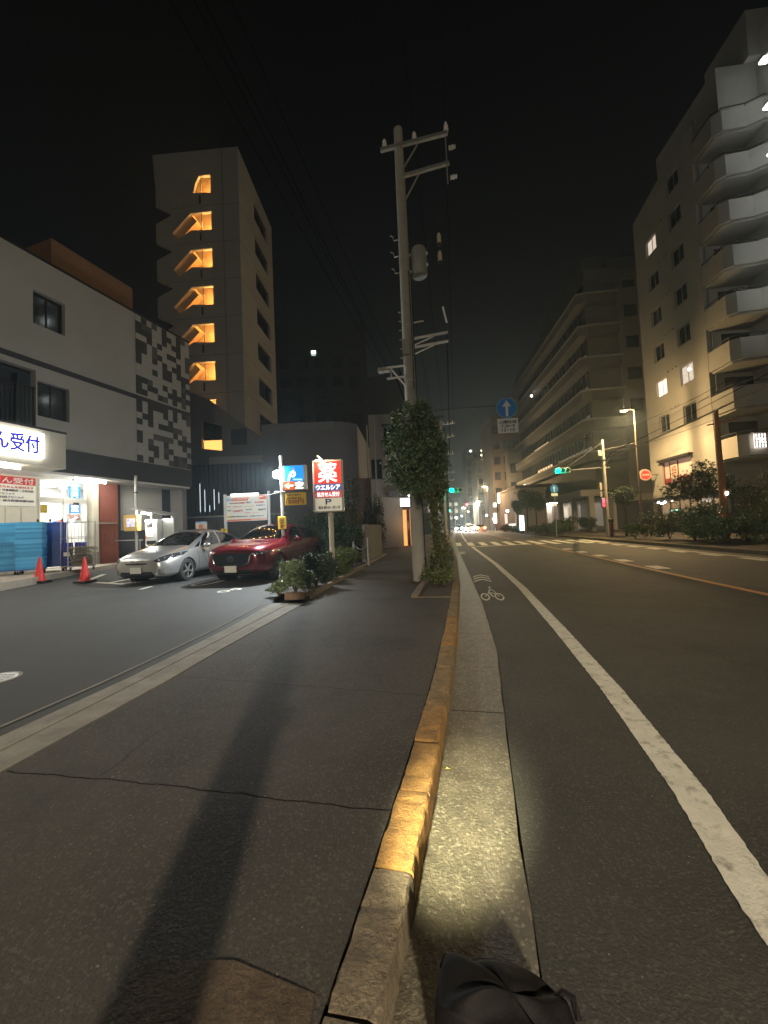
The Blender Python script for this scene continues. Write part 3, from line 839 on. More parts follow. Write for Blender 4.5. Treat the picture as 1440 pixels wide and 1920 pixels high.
for z in (0.6, 0.95, 1.3, 1.65, 2.0):
    MB().box(-0.9, 1.1, -0.05, 0.28, z - 0.03, z).build('shelf_board', white_plastic, sh)
    x = -0.88
    while x < 1.02:
        w = rr.uniform(0.06, 0.16); c_ = rr.choice([(0.05, 0.25, 0.6), (0.75, 0.6, 0.05), (0.7, 0.1, 0.06), (0.6, 0.62, 0.6), (0.08, 0.4, 0.3), (0.1, 0.08, 0.35), (0.03, 0.35, 0.6)])
        MB().box(x, x + w - 0.012, 0.0, 0.2, z + 0.001, z + rr.uniform(0.14, 0.27)).build('carton', mat('carton %.2f %.2f' % c_[:2], c_, 0.5), sh)
        x += w
ysgn = thing('hanging_yellow_sign', 'yellow and purple promotional board hanging inside the shop doorway', 'sign', ST + us * (9.1 - 10) - Vector((0.9938, -0.1115, 0)) * 1.35, R(83.6))
MB().box(-0.16, 0.22, 0, 0.02, 2.42, 2.72).build('board', yellow_paint, ysgn)
MB().add([(-0.16, -0.005, 2.45), (0.0, -0.005, 2.72), (-0.16, -0.005, 2.72)], [(0, 1, 2)]).build('corner_print', mat('purple print', (0.12, 0.06, 0.30)), ysgn)
# pilaster and shutter
MB().box(S(10.48), S(10.72), 0.80, 1.14, 0.40, 3.62).build('pilaster', cream, store)
MB().box(S(10.47), S(10.73), 0.79, 1.15, 0.40, 0.95).build('pilaster_base', concrete, store)
shu = MB(); n_ = 20
for i in range(n_ + 1):
    x = S(10.76) + 0.80 * i / n_
    shu.v += [(x, 0.90 + (0.035 if i % 2 else 0.0), 0.42), (x, 0.90 + (0.035 if i % 2 else 0.0), 3.62)]
for i in range(n_): shu.f.append((2 * i, 2 * i + 2, 2 * i + 3, 2 * i + 1))
shu.build('folding_shutter', mat('rust red shutter', (0.30, 0.085, 0.055), 0.55, var=0.12, vs=5), store)
MB().box(S(10.74), S(11.52), 0.86, 0.90, 2.02, 2.07).build('shutter_rail', alu, store)
MB().box(S(11.56), S(11.64), 0.86, 1.0, 0.40, 3.62).build('shutter_post', dark_metal, store)
MB().box(S(11.64), S(13.75), 1.0, 1.06, 1.75, 3.62).build('panel_wall', wall_white, store)
MB().box(S(11.64), S(13.75), 0.98, 1.06, 0.40, 1.75).build('lower_dark_wall', wall_dark, store)
MB().box(S(13.75), S(14.4), 0.98, 1.10, 0.40, 3.62).build('end_dark_panel', wall_dark, store)
# apron slab in front of the shop
AP = thing('shop_apron', 'x', 'x'); del AP['label'], AP['category']; AP['kind'] = 'structure'
def apt(x, y): return 0.47
MB().prism([(-10.75, -8), (-10.75, 5.0), (-10.78, 7.16), (-11.05, 8.1), (-11.6, 9.1), (-12.45, 11.5), (-13.3, 13.2), (-12.9, 17.2), (-16, 17.2), (-16, -8)], 0.0, apt).build('apron_slab', mat('pale concrete apron', (0.36, 0.31, 0.25), 0.8, var=0.12, vs=2, bump=0.3, dirt=0.2), AP)

# ================================================================== cages, crates, cones
crate_blue = mat('light blue crate plastic', (0.055, 0.33, 0.62), 0.4, var=0.1, vs=6)
crate_dark = mat('deep blue crate plastic', (0.03, 0.10, 0.42), 0.4, var=0.1, vs=6)
nrm_ = Vector((0.9938, -0.1115, 0))
def wheels(t, xs, ys_, m=black_rubber):
    for x in xs:
        for y in ys_:
            w = MB().lathe([(0.0, -0.018), (0.05, -0.018), (0.055, -0.01), (0.055, 0.01), (0.05, 0.018), (0.0, 0.018)], (x, y, 0.055), 'X', 14).build('caster', m, t)
            MB().box(x - 0.03, x + 0.03, y - 0.02, y + 0.02, 0.06, 0.135).build('fork', steel, w)
# crate: folded container with ribs
def crate_mesh(name, m):
    b = MB()
    w, d, h = 0.30, 0.22, 0.056
    b.box(-w, w, -d, d, 0.0, 0.040)
    b.box(-w - 0.012, w + 0.012, -d - 0.012, -d, 0.034, h).box(-w - 0.012, w + 0.012, d, d + 0.012, 0.034, h)
    b.box(-w - 0.012, -w, -d, d, 0.034, h).box(w, w + 0.012, -d, d, 0.034, h)
    for k in range(7):
        x = -0.26 + 0.52 * k / 6
        b.box(x - 0.008, x + 0.008, -d - 0.010, -d, 0.0, 0.034)
    for k in range(5):
        y = -0.18 + 0.36 * k / 4
        b.box(w, w + 0.010, y - 0.008, y + 0.008, 0.0, 0.034)
        b.box(-w - 0.010, -w, y - 0.008, y + 0.008, 0.0, 0.034)
    return b.build(name, m)
cms = []
for q, c_ in enumerate(((0.075, 0.42, 0.76), (0.05, 0.33, 0.64), (0.11, 0.50, 0.84))):
    cm = crate_mesh('plastic_crate', mat('crate plastic %d' % q, c_, 0.4)); cms.append(cm.data); bpy.data.objects.remove(cm)
dirv = Vector((-us.x, -us.y, 0))
rr = random.Random(9)
dl = [((-13.12, 8.92, 0.47), 24, 'near'), ((-12.62, 9.22, 0.47), 24, 'far')]
for (px_, py_, pz_), n_, nm in dl:
    d_ = thing('crate_dolly', 'low wheeled dolly under the %s stack of light blue crates' % ('left' if nm == 'near' else 'right'), 'dolly', (px_, py_, pz_), R(38), 'dollies carrying the folded crates')
    MB().box(-0.31, 0.31, -0.23, 0.23, 0.12, 0.15).build('deck', crate_dark, d_)
    wheels(d_, (-0.25, 0.25), (-0.18, 0.18))
    for k in range(n_):
        o_ = link(cms[rr.choice((0, 0, 1, 2))] if k % 6 else cms[1], 'plastic_crate', loc=(px_ + rr.uniform(-.014, .014), py_ + rr.uniform(-.014, .014), pz_ + 0.152 + 0.0575 * k), rot=(0, 0, R(38) + rr.uniform(-.02, .02)))
        side = 'left' if nm == 'near' else 'right'
        tag(o_, ('topmost light blue folded crate on the %s stack by the shop door' if k == n_ - 1 else 'lowest light blue folded crate on the %s dolly by the shop door' if k == 0 else 'light blue folded crate inside the %s stack by the shop door') % side, 'crate', 'light blue folded crates of the %s stack' % side)
# purple-brown cartons pallet at the frame edge
rr = random.Random(13)
for k in range(8):
    b = MB().bbox(-0.27, 0.27, -0.2, 0.2, 0, 0.165, 0.006).build('carton', mat('plum carton', (0.20, 0.12, 0.15), 0.7, var=0.3, vs=9), loc=(-13.05, 8.05, 0.475 + 0.168 * k), rot=(0, 0, R(35) + rr.uniform(-.03, .03)))
    tag(b, 'topmost plum printed carton in the pile beside the crates' if k == 7 else 'plum printed carton within the pile left of the blue crates', 'carton', 'plum cartons piled left of the blue crates')
# dark blue nestable trolley
tr = thing('blue_trolley', 'dark blue folded roll trolley with black top casters between crates and cage', 'trolley', (-12.78, 9.95, 0.47), R(38))
for k in range(4):
    MB().box(-0.32, 0.32, -0.24 + 0.12 * k, -0.20 + 0.12 * k, 0.14, 1.50).build('side_panel', crate_dark, tr)
MB().box(-0.36, 0.36, -0.28, 0.22, 1.50, 1.54).build('top_board', mat('royal blue plastic', (0.04, 0.12, 0.55), 0.4), tr)
for x in (-0.3, 0.0, 0.3):
    MB().lathe([(0.0, -0.018), (0.05, -0.018), (0.05, 0.018), (0, 0.018)], (x, -0.2, 1.60), 'X', 12).build('upturned_caster', black_rubber, tr)
wheels(tr, (-0.3, 0.3), (-0.2, 0.18))
# wire roll cage
def roll_cage(label, loc, rz, h=1.52):
    t = thing('roll_cage', label, 'cage', loc, rz, 'wire roll cages by the shop door')
    w, d = 0.34, 0.26
    MB().box(-w, w, -d, d, 0.125, 0.15).build('base_tray', steel, t)
    for sx in (-1, 1):
        f = MB()
        f.tube((sx * w, -d, 0.15), (sx * w, -d, h), 0.013, n=8).tube((sx * w, d, 0.15), (sx * w, d, h), 0.013, n=8).tube((sx * w, -d, h), (sx * w, d, h), 0.013, n=8)
        for z in (0.55, 1.05): f.tube((sx * w, -d, z), (sx * w, d, z), 0.008, n=6)
        for k in range(1, 5): f.tube((sx * w, -d + 2 * d * k / 5, 0.15), (sx * w, -d + 2 * d * k / 5, h), 0.004, n=5)
        f.build('side_frame', steel, t)
    f = MB().tube((-w, d, h), (w, d, h), 0.012, n=8)
    for z in (0.55, 1.05): f.tube((-w, d, z), (w, d, z), 0.007, n=6)
    for k in range(1, 8): f.tube((-w + 2 * w * k / 8, d, 0.15), (-w + 2 * w * k / 8, d, h), 0.004, n=5)
    f.build('back_frame', steel, t)
    MB().tube((-w, -d, 1.0), (w, -d, 1.0), 0.009, n=6).build('front_bar', steel, t)
    wheels(t, (-0.28, 0.28), (-0.2, 0.2))
    return t
roll_cage('wire roll cage holding flattened cardboard', (-11.68, 9.98, 0.47), R(50))
roll_cage('empty wire roll cage behind the cardboard cage', (-12.15, 10.15, 0.47), R(50))
rr = random.Random(17)
card = mat('cardboard', (0.30, 0.24, 0.16), 0.9, var=0.25, vs=4)
card2 = mat('grey cardboard', (0.20, 0.19, 0.16), 0.9, var=0.3, vs=4)
z = 0.62
for k in range(18):
    w = rr.uniform(0.25, 0.31) + (0.10 if k > 13 else 0); d = rr.uniform(0.18, 0.24); th = rr.uniform(0.010, 0.022)
    a = rr.uniform(-.12, .12)
    b = MB()
    nx = 6
    bend = rr.uniform(0.0, 0.03)
    for i in range(nx + 1):
        x = -w + 2 * w * i / nx; dz = -bend * (x / w) ** 2
        b.v += [(x, -d, dz), (x, d, dz), (x, d, dz + th), (x, -d, dz + th)]
    for i in range(nx):
        for j in range(4):
            b.f.append((4 * i + j, 4 * i + (j + 1) % 4, 4 * i + 4 + (j + 1) % 4, 4 * i + 4 + j))
    b.f += [(3, 2, 1, 0), (4 * nx, 4 * nx + 1, 4 * nx + 2, 4 * nx + 3)]
    o_ = b.build('flattened_box', card if k % 3 else card2, loc=(-11.68 + rr.uniform(-.03, .06), 9.98 + rr.uniform(-.03, .03), z + bend), rot=(rr.uniform(-.02, .02), 0.0, R(50) + a))
    z += th + 0.006 + bend * 0.6
    tag(o_, 'top sheet of flattened cardboard overhanging the roll cage' if k == 17 else 'flattened cardboard box lying in the pile inside the roll cage', 'cardboard', 'flattened cardboard in the roll cage')
# dark blue water jugs box in the rear cage
for k in range(2):
    o_ = MB().bbox(-0.15, 0.15, -0.2, 0.2, 0, 0.72, 0.01).build('blue_tote', mat('ultramarine tote', (0.03, 0.04, 0.36), 0.4), loc=(-12.28 + k * 0.22, 10.0 + k * 0.26, 0.625), rot=(0, 0, R(50)))
    tag(o_, ('left' if k == 0 else 'right') + ' ultramarine tote standing in the rear roll cage', 'tote', 'ultramarine totes in the rear cage')
    MB().box(-0.08, 0.08, -0.245, -0.241, 0.3, 0.42).build('white_label', white_plastic, o_)
# cones
red_cone = mat('red cone plastic', (0.75, 0.035, 0.03), 0.45, var=0.08, vs=5)
def cone(label, loc, rz):
    t = thing('traffic_cone', label, 'cone', loc, rz, 'red traffic cones before the shop')
    MB().bbox(-0.19, 0.19, -0.19, 0.19, 0.0, 0.055, 0.012).build('weight_base', black_rubber, t)
    MB().lathe([(0.145, 0.056), (0.135, 0.075), (0.125, 0.08), (0.030, 0.66), (0.026, 0.69), (0.0, 0.695)], n=24).build('cone_body', red_cone, t, smooth=True)
cone('red traffic cone on black base before the blue crates', (-11.25, 8.42, lotz(-11.25)), R(20))
cone('red traffic cone on black base before the wire cage, nearer the silver car', (-10.2, 8.79, lotz(-10.2)), R(8))
# ================================================================== CARS
def in_poly(x, y, poly):
    c = False; n = len(poly); j = n - 1
    for i in range(n):
        xi, yi = poly[i]; xj, yj = poly[j]
        if (yi > y) != (yj > y) and x < (xj - xi) * (y - yi) / (yj - yi) + xi: c = not c
        j = i
    return c
def car(name, label, spec, paint, loc, rz):
    t = thing(name, label, 'car', loc, rz, 'cars parked in the shop lot')
    st = spec['st']
    rings = []
    for (x, zb, wl, zl, wm, zm, wb_, zb2, wt, zte, zt) in st:
        half = [(0, zb), (wl * 0.8, zb), (wl, zl), (wm, zm), (wb_, zb2), (wt, zte), (wt * 0.55, zt - (zt - zte) * 0.25), (0, zt)]
        ring = [(x, y, z) for y, z in half] + [(x, -y, z) for y, z in half[-2:0:-1]]
        rings.append(ring)
    k = len(rings[0]); v = [p for r_ in rings for p in r_]; f = []
    for i in range(len(rings) - 1):
        for j in range(k):
            f.append((i * k + j, i * k + (j + 1) % k, (i + 1) * k + (j + 1) % k, (i + 1) * k + j))
    def cap(o, flip):
        h = 8
        out = [(o, o + 1, o + k - 1)]
        for i in range(1, h - 2):
            out.append((o + i, o + i + 1, o + k - i - 1, o + k - i))
        out.append((o + h - 2, o + h - 1, o + k - h + 2))
        return [q[::-1] for q in out] if flip else out
    f += cap(0, False) + cap((len(rings) - 1) * k, True)
    me = bpy.data.meshes.new('tmp'); me.from_pydata(v, [], f); me.update()
    bm = bmesh.new(); bm.from_mesh(me); bmesh.ops.recalc_face_normals(bm, faces=bm.faces[:]); bm.to_mesh(me); bm.free()
    o = bpy.data.objects.new('tmp', me); C.objects.link(o)
    md = o.modifiers.new('s', 'SUBSURF'); md.levels = 4; md.render_levels = 4
    cut = MB()
    for ax_ in spec['axles']:
        for s in (-1, 1):
            cut.tube((ax_, s * 0.60, spec['wr']), (ax_, s * 1.2, spec['wr']), spec['arch'], n=48)
    co = cut.build('tmpc', None)
    md = o.modifiers.new('b', 'BOOLEAN'); md.object = co; md.operation = 'DIFFERENCE'; md.solver = 'EXACT'
    dg = bpy.context.evaluated_depsgraph_get()
    m2 = bpy.data.meshes.new_from_object(o.evaluated_get(dg))
    bpy.data.objects.remove(o); bpy.data.objects.remove(co)
    bm = bmesh.new(); bm.from_mesh(m2)
    # sharpen the split lines of the regions by cutting the mesh along them
    def edge_cut(a, b, axis):
        # a,b are 2D points in plane (x,z) [axis 'y'] , (y,z) [axis 'x'] or (x,y) [axis 'z']
        d = Vector((b[0] - a[0], b[1] - a[1]))
        n2 = Vector((-d.y, d.x)).normalized()
        if axis == 'y': co_, no = Vector((a[0], 0, a[1])), Vector((n2.x, 0, n2.y))
        elif axis == 'x': co_, no = Vector((0, a[0], a[1])), Vector((0, n2.x, n2.y))
        else: co_, no = Vector((a[0], a[1], 0)), Vector((n2.x, n2.y, 0))
        mid = (Vector(a) + Vector(b)) / 2; rad = d.length / 2 + 0.05
        def ok(fc):
            c = fc.calc_center_median()
            p = Vector((c.x, c.z)) if axis == 'y' else (Vector((abs(c.y) if False else c.y, c.z)) if axis == 'x' else Vector((c.x, c.y)))
            return (p - mid).length < rad
        fs = [fc for fc in bm.faces if ok(fc)]
        es = {e for fc in fs for e in fc.edges}; vs_ = {v_ for fc in fs for v_ in fc.verts}
        if fs: bmesh.ops.bisect_plane(bm, geom=list(vs_) + list(es) + fs, dist=1e-5, plane_co=co_, plane_no=no)
    for rg in spec['regions']:
        polys = [rg['poly']]
        if rg['axis'] == 'x' and rg.get('mirror'): polys.append([(-a, b) for a, b in rg['poly']])
        for pl in polys:
            for i in range(len(pl)): edge_cut(pl[i], pl[(i + 1) % len(pl)], rg['axis'])
    bm.faces.ensure_lookup_table(); bm.normal_update()
    groups = {}
    for fc in bm.faces:
        c = fc.calc_center_median(); nn = fc.normal; key = None
        for i, rg in enumerate(spec['regions']):
            if rg['axis'] == 'y':
                if abs(nn.y) < 0.35 or not in_poly(c.x, c.z, rg['poly']): continue
                key = (i, 1 if c.y > 0 else -1)
            elif rg['axis'] == 'x':
                if rg.get('sgn', -1) * nn.x < 0.10: continue
                if not (rg['xr'][0] < c.x < rg['xr'][1]): continue
                yy_ = abs(c.y) if rg.get('mirror') else c.y
                if not in_poly(yy_, c.z, rg['poly']): continue
                key = (i, (1 if c.y > 0 else -1) if rg.get('mirror') else 0)
            else:
                if nn.z < 0.15 or c.z < 0.6: continue
                if not in_poly(c.x, c.y, rg['poly']): continue
                key = (i, 0)
            break
        groups.setdefault(key, []).append(fc)
    for key, fs in groups.items():
        idx = {}; vs_ = []; ff = []
        off = 0.0
        for fc in fs:
            q = []
            for v_ in fc.verts:
                if v_.index not in idx: idx[v_.index] = len(vs_); vs_.append(v_.co[:])
                q.append(idx[v_.index])
            ff.append(q)
        nm, mm = ('body', paint) if key is None else (spec['regions'][key[0]]['name'], spec['regions'][key[0]]['mat'])
        b = MB(); b.v = vs_; b.f = ff
        b.build(nm, mm, t, smooth=True)
    bvh = BVHTree.FromBMesh(bm)
    bm.free()
    # door seams laid on the side skin
    for line in spec['seams']:
        for s in (-1, 1):
            pts = []
            for (xa, za), (xb, zb_) in zip(line[:-1], line[1:]):
                for q in range(8):
                    x = xa + (xb - xa) * q / 8; z = za + (zb_ - za) * q / 8
                    h = bvh.ray_cast(Vector((x, s * 2, z)), Vector((0, -s, 0)))
                    if h[0] is not None: pts.append(h[0] + Vector((0, -s * 0.002, 0)))
            if len(pts) > 2: MB().path(pts, 0.006, 5).build('door_seam', black, t)
    # inner cabin
    cb = spec['cabin']
    MB().box(cb[0], cb[1], -0.62, 0.62, 0.35, 0.45).build('cabin_floor', black, t)
    MB().bbox(cb[0] + 0.05, cb[0] + 0.4, -0.66, 0.66, 0.78, 0.92, 0.05).build('dashboard', black, t)
    for (sx_, rows) in ((cb[0] + 1.05, 1), (cb[0] + 1.95, 1)):
        for y in (-0.36, 0.36):
            m_ = MB().bbox(sx_ - 0.45, sx_ + 0.05, y - 0.25, y + 0.25, 0.5, 0.68, 0.05)
            m_.obox((sx_ + 0.12, y, 0.93), (0.13, 0.48, 0.62), Matrix.Rotation(R(14), 3, 'Y'))
            m_.bbox(sx_ + 0.16, sx_ + 0.26, y - 0.13, y + 0.13, 1.20, 1.36, 0.03)
            m_.build('seat', spec['seatm'], t)
    sw = MB().lathe([(0.17, -0.012), (0.185, 0), (0.17, 0.012)], (0, 0, 0), 'X', 20).build('steering_wheel', black, t, loc=(cb[0] + 0.48, -0.36, 0.92), rot=(0, R(-20), 0))
    # wheels
    for ax_ in spec['axles']:
        for s in (-1, 1):
            wr = spec['wr']; w = 0.095
            wh = thing('x', 'x', 'x'); del wh['label'], wh['category']; wh.name = 'wheel'; wh.parent = t
            wh.location = (ax_, s * (spec['half'] - 0.125), wr)
            MB().lathe([(wr * 0.66, -w), (wr * 0.9, -w), (wr, -w * 0.7), (wr, w * 0.7), (wr * 0.9, w), (wr * 0.66, w * 0.96), (wr * 0.64, w * 0.8)], (0, 0, 0), 'Y', 40, cap=False).build('tyre', black_rubber, wh, smooth=True)
            MB().lathe([(wr * 0.655, -w * 0.9), (wr * 0.63, 0.01 * s), (0.0, 0.02 * s)] if s > 0 else [(0.0, 0.02 * s), (wr * 0.63, 0.01 * s), (wr * 0.655, w * 0.9)], (0, 0, 0), 'Y', 32, cap=False).build('rim_well', dark_metal, wh)
            b = MB().lathe([(wr * 0.62, s * w * 0.80), (wr * 0.655, s * w * 0.98), (wr * 0.67, s * w * 0.80)], (0, 0, 0), 'Y', 40, cap=False)
            for q in range(spec['spokes']):
                a = 2 * pi * q / spec['spokes'] + 0.3
                r_ = Matrix.Rotation(a, 3, 'Y')
                for off in ((-0.022, 0.022) if spec['twin'] else (0,)):
                    pa = r_ @ Vector((0.03, 0, off * 0.6)); pb_ = r_ @ Vector((wr * 0.64, 0, off * 1.5))
                    b.bar((pa.x, s * w * 0.72, pa.z), (pb_.x, s * w * 0.84, pb_.z), 0.028, 0.030 if spec['twin'] else 0.05)
            b.lathe([(0.05, s * w * 0.6), (0.045, s * w * 0.92), (0.0, s * w * 0.94)], (0, 0, 0), 'Y', 16)
            b.build('rim', mat('alloy rim', (0.5, 0.5, 0.5), 0.3, 0.8), wh)
            MB().tube((ax_, s * 0.58, wr), (ax_, s * 0.62, wr), spec['arch'], n=32).build('arch_liner', black, t)
    # mirrors
    mx_, my_, mz_ = spec['mirror']
    for s in (-1, 1):
        m_ = MB().ell((mx_, s * my_, mz_), (0.07, 0.115, 0.075), 16, 10).build('mirror', paint, t, smooth=True)
        MB().bar((mx_, s * (my_ - 0.14), mz_ - 0.06), (mx_, s * (my_ - 0.03), mz_ - 0.03), 0.05, 0.03).build('mirror_stalk', black, m_)
        MB().ell((mx_ + 0.055, s * my_, mz_), (0.025, 0.10, 0.062), 12, 8).build('mirror_glass', pane_dark, m_)
    return t, bvh
def on_front(bvh, y, z):
    h = bvh.ray_cast(Vector((-1, y, z)), Vector((1, 0, 0)))
    return h[0] if h[0] is not None else Vector((0, y, z))
def front_patch(bvh, poly, m, t, name, off=0.006, n=7, smooth=True):
    """a piece of trim that hugs the nose: polygon in (y,z) sampled on a fine grid"""
    ysm = [p[0] for p in poly]; zsm = [p[1] for p in poly]
    b = MB(); nx, nz = 28, 10
    idx = {}
    # map grid via rows between lower and upper boundary
    y0, y1 = min(ysm), max(ysm)
    def bound(y):
        zs = []
        for i in range(len(poly)):
            (ya, za), (yb, zb_) = poly[i], poly[(i + 1) % len(poly)]
            if (ya <= y <= yb or yb <= y <= ya) and abs(ya - yb) > 1e-9:
                zs.append(za + (zb_ - za) * (y - ya) / (yb - ya))
        return (min(zs), max(zs)) if zs else None
    for i in range(nx + 1):
        y = y0 + 1e-4 + (y1 - y0 - 2e-4) * i / nx
        lo, hi = bound(y)
        for j in range(nz + 1):
            p = on_front(bvh, y, lo + (hi - lo) * j / nz)
            b.v.append((p.x - off, p.y, p.z))
    for i in range(nx):
        for j in range(nz):
            q = i * (nz + 1) + j
            b.f.append((q, q + nz + 1, q + nz + 2, q + 1))
    return b.build(name, m, t, smooth=smooth)

car_glass = glass('car glass', (0.22, 0.25, 0.25), 0.10)
car_glass2 = glass('dark car glass', (0.10, 0.12, 0.12), 0.12)
silver = mat('silver car paint', (0.56, 0.56, 0.55), 0.30, 0.75, coat=0.9)
crimson = mat('crimson car paint', (0.15, 0.005, 0.012), 0.26, 0.5, coat=1.0)
chrome = mat('chrome', (0.75, 0.75, 0.75), 0.12, 1.0)
lens = mat('headlight lens', (0.35, 0.35, 0.36), 0.10, 0.3, coat=1.0)
lens_dark = mat('dark headlight lens', (0.05, 0.05, 0.055), 0.10, 0.3, coat=1.0)
tail = mat('red tail lens', (0.35, 0.01, 0.01), 0.15, coat=1.0)
platem = mat('pale number plate', (0.78, 0.78, 0.72), 0.6)
seat_g = mat('grey seat cloth', (0.28, 0.27, 0.25), 0.9)
seat_d = mat('dark seat cloth', (0.05, 0.05, 0.05), 0.9)

hatch = dict(half=0.872, wr=0.315, arch=0.35, axles=(0.93, 3.63), spokes=5, twin=False, seatm=seat_g,
    #      x     zb    wl    zl    wm    zm    wb    zb    wt    zte   zt
    st=[(0.02, 0.30, 0.42, 0.36, 0.50, 0.48, 0.46, 0.60, 0.40, 0.64, 0.66),
        (0.05, 0.20, 0.60, 0.28, 0.66, 0.48, 0.60, 0.64, 0.50, 0.70, 0.72),
        (0.22, 0.17, 0.76, 0.26, 0.80, 0.50, 0.74, 0.70, 0.60, 0.78, 0.81),
        (0.55, 0.17, 0.83, 0.26, 0.865, 0.52, 0.82, 0.77, 0.66, 0.87, 0.90),
        (0.95, 0.17, 0.84, 0.26, 0.872, 0.54, 0.84, 0.83, 0.70, 0.93, 0.97),
        (1.22, 0.17, 0.84, 0.26, 0.872, 0.56, 0.84, 0.87, 0.72, 0.97, 1.02),
        (1.60, 0.17, 0.84, 0.26, 0.872, 0.58, 0.84, 0.90, 0.66, 1.18, 1.235),
        (2.05, 0.17, 0.84, 0.26, 0.872, 0.60, 0.84, 0.93, 0.585, 1.37, 1.43),
        (2.50, 0.17, 0.84, 0.26, 0.872, 0.62, 0.845, 0.955, 0.56, 1.435, 1.49),
        (3.00, 0.17, 0.84, 0.26, 0.872, 0.64, 0.84, 0.98, 0.555, 1.42, 1.475),
        (3.50, 0.17, 0.84, 0.26, 0.872, 0.66, 0.83, 1.01, 0.545, 1.34, 1.395),
        (3.95, 0.19, 0.82, 0.28, 0.86, 0.68, 0.80, 1.02, 0.55, 1.20, 1.26),
        (4.25, 0.24, 0.78, 0.32, 0.83, 0.70, 0.77, 1.00, 0.58, 1.10, 1.14),
        (4.40, 0.30, 0.70, 0.38, 0.76, 0.66, 0.72, 0.90, 0.56, 0.98, 1.00),
        (4.44, 0.36, 0.60, 0.44, 0.66, 0.62, 0.62, 0.80, 0.50, 0.86, 0.88)],
    regions=[
        dict(name='front_door_window', axis='y', mat=car_glass, poly=[(1.55, 0.945), (2.52, 0.99), (2.60, 1.37), (2.20, 1.35), (1.86, 1.20)]),
        dict(name='quarter_window', axis='y', mat=car_glass, poly=[(1.30, 0.925), (1.50, 0.94), (1.72, 1.12)]),
        dict(name='rear_door_window', axis='y', mat=car_glass, poly=[(2.60, 0.995), (3.55, 1.045), (3.72, 1.10), (3.55, 1.22), (3.10, 1.345), (2.68, 1.375)]),
        dict(name='windscreen', axis='z', mat=car_glass, poly=[(1.22, -0.66), (1.14, -0.3), (1.12, 0), (1.14, 0.3), (1.22, 0.66), (1.98, 0.565), (2.02, 0), (1.98, -0.565)]),
        dict(name='rear_glass', axis='z', mat=car_glass, poly=[(3.35, -0.50), (3.35, 0.50), (4.12, 0.54), (4.12, -0.54)]),
        dict(name='headlight', axis='x', mirror=True, xr=(0.0, 1.0), mat=lens_dark, poly=[(0.48, 0.640), (0.60, 0.595), (0.77, 0.65), (0.85, 0.80), (0.80, 0.845), (0.66, 0.775)]),
    ],
    seams=[[(1.42, 0.30), (1.40, 0.60), (1.36, 0.88)], [(2.56, 0.28), (2.56, 0.97)], [(1.42, 0.29), (3.1, 0.29)], [(3.1, 0.30), (3.28, 0.60), (3.55, 0.80), (3.6, 1.0)]],
    cabin=(1.15, 3.9), mirror=(1.62, 0.975, 0.98))
HX, HY, HR = -8.41, 8.63, R(92.2)
silver_car, bv = car('silver_hatchback', 'silver hatchback parked nose out beside the ticket machine', hatch, silver, (HX, HY, lotz(-7.6) + 0.0), HR)
front_patch(bv, [(-0.46, 0.20), (-0.52, 0.27), (-0.46, 0.36), (0.46, 0.36), (0.52, 0.27), (0.46, 0.20)], black, silver_car, 'lower_grille')
front_patch(bv, [(-0.34, 0.585), (-0.30, 0.555), (0, 0.545), (0.30, 0.555), (0.34, 0.585), (0, 0.59)], black, silver_car, 'upper_grille', 0.008)
front_patch(bv, [(-0.60, 0.175), (-0.60, 0.20), (0.60, 0.20), (0.60, 0.175)], chrome, silver_car, 'chin_trim', 0.012)
for s in (-1, 1):
    a = [(s * 0.58, 0.26), (s * 0.60, 0.42), (s * 0.72, 0.44), (s * 0.70, 0.26)]
    front_patch(bv, a, mat('bumper recess', (0.2, 0.2, 0.2), 0.4), silver_car, 'fog_recess', 0.008)
for s in (-1, 1):
    for q, (yy_, zz_) in enumerate(((0.60, 0.655), (0.68, 0.70), (0.745, 0.745), (0.79, 0.79))):
        p = on_front(bv, s * yy_, zz_)
        MB().ell((p.x - 0.002, p.y, p.z), (0.02, 0.034, 0.028), 12, 8).build('lamp_reflector', lens, silver_car)
p = on_front(bv, 0.0, 0.60)
em = MB()
for i in range(24):
    a, b_ = 2 * pi * i / 24, 2 * pi * (i + 1) / 24
    em.bar((0, 0.07 * cos(a), 0.048 * sin(a)), (0, 0.07 * cos(b_), 0.048 * sin(b_)), 0.010)
    em.bar((0, 0.022 * cos(a), 0.046 * sin(a)), (0, 0.022 * cos(b_), 0.046 * sin(b_)), 0.009)
    em.bar((0, 0.05 * cos(a), 0.022 + 0.018 * sin(a)), (0, 0.05 * cos(b_), 0.022 + 0.018 * sin(b_)), 0.009)
em.build('emblem', chrome, silver_car, loc=(p.x - 0.018, 0, 0.605), rot=(0, R(-20), 0))
p = on_front(bv, 0.0, 0.40)
MB().bbox(-0.008, 0.0, -0.165, 0.165, -0.0825, 0.0825, 0.003).build('number_plate', platem, silver_car, loc=(p.x - 0.022, 0, 0.405), rot=(0, R(-4), 0))
MB().path([(1.14, -0.5, 1.035), (1.28, 0.05, 1.10)], 0.008, 5).build('wiper', black, silver_car)
MB().path([(1.12, -0.02, 1.035), (1.28, 0.50, 1.095)], 0.008, 5).build('wiper', black, silver_car)

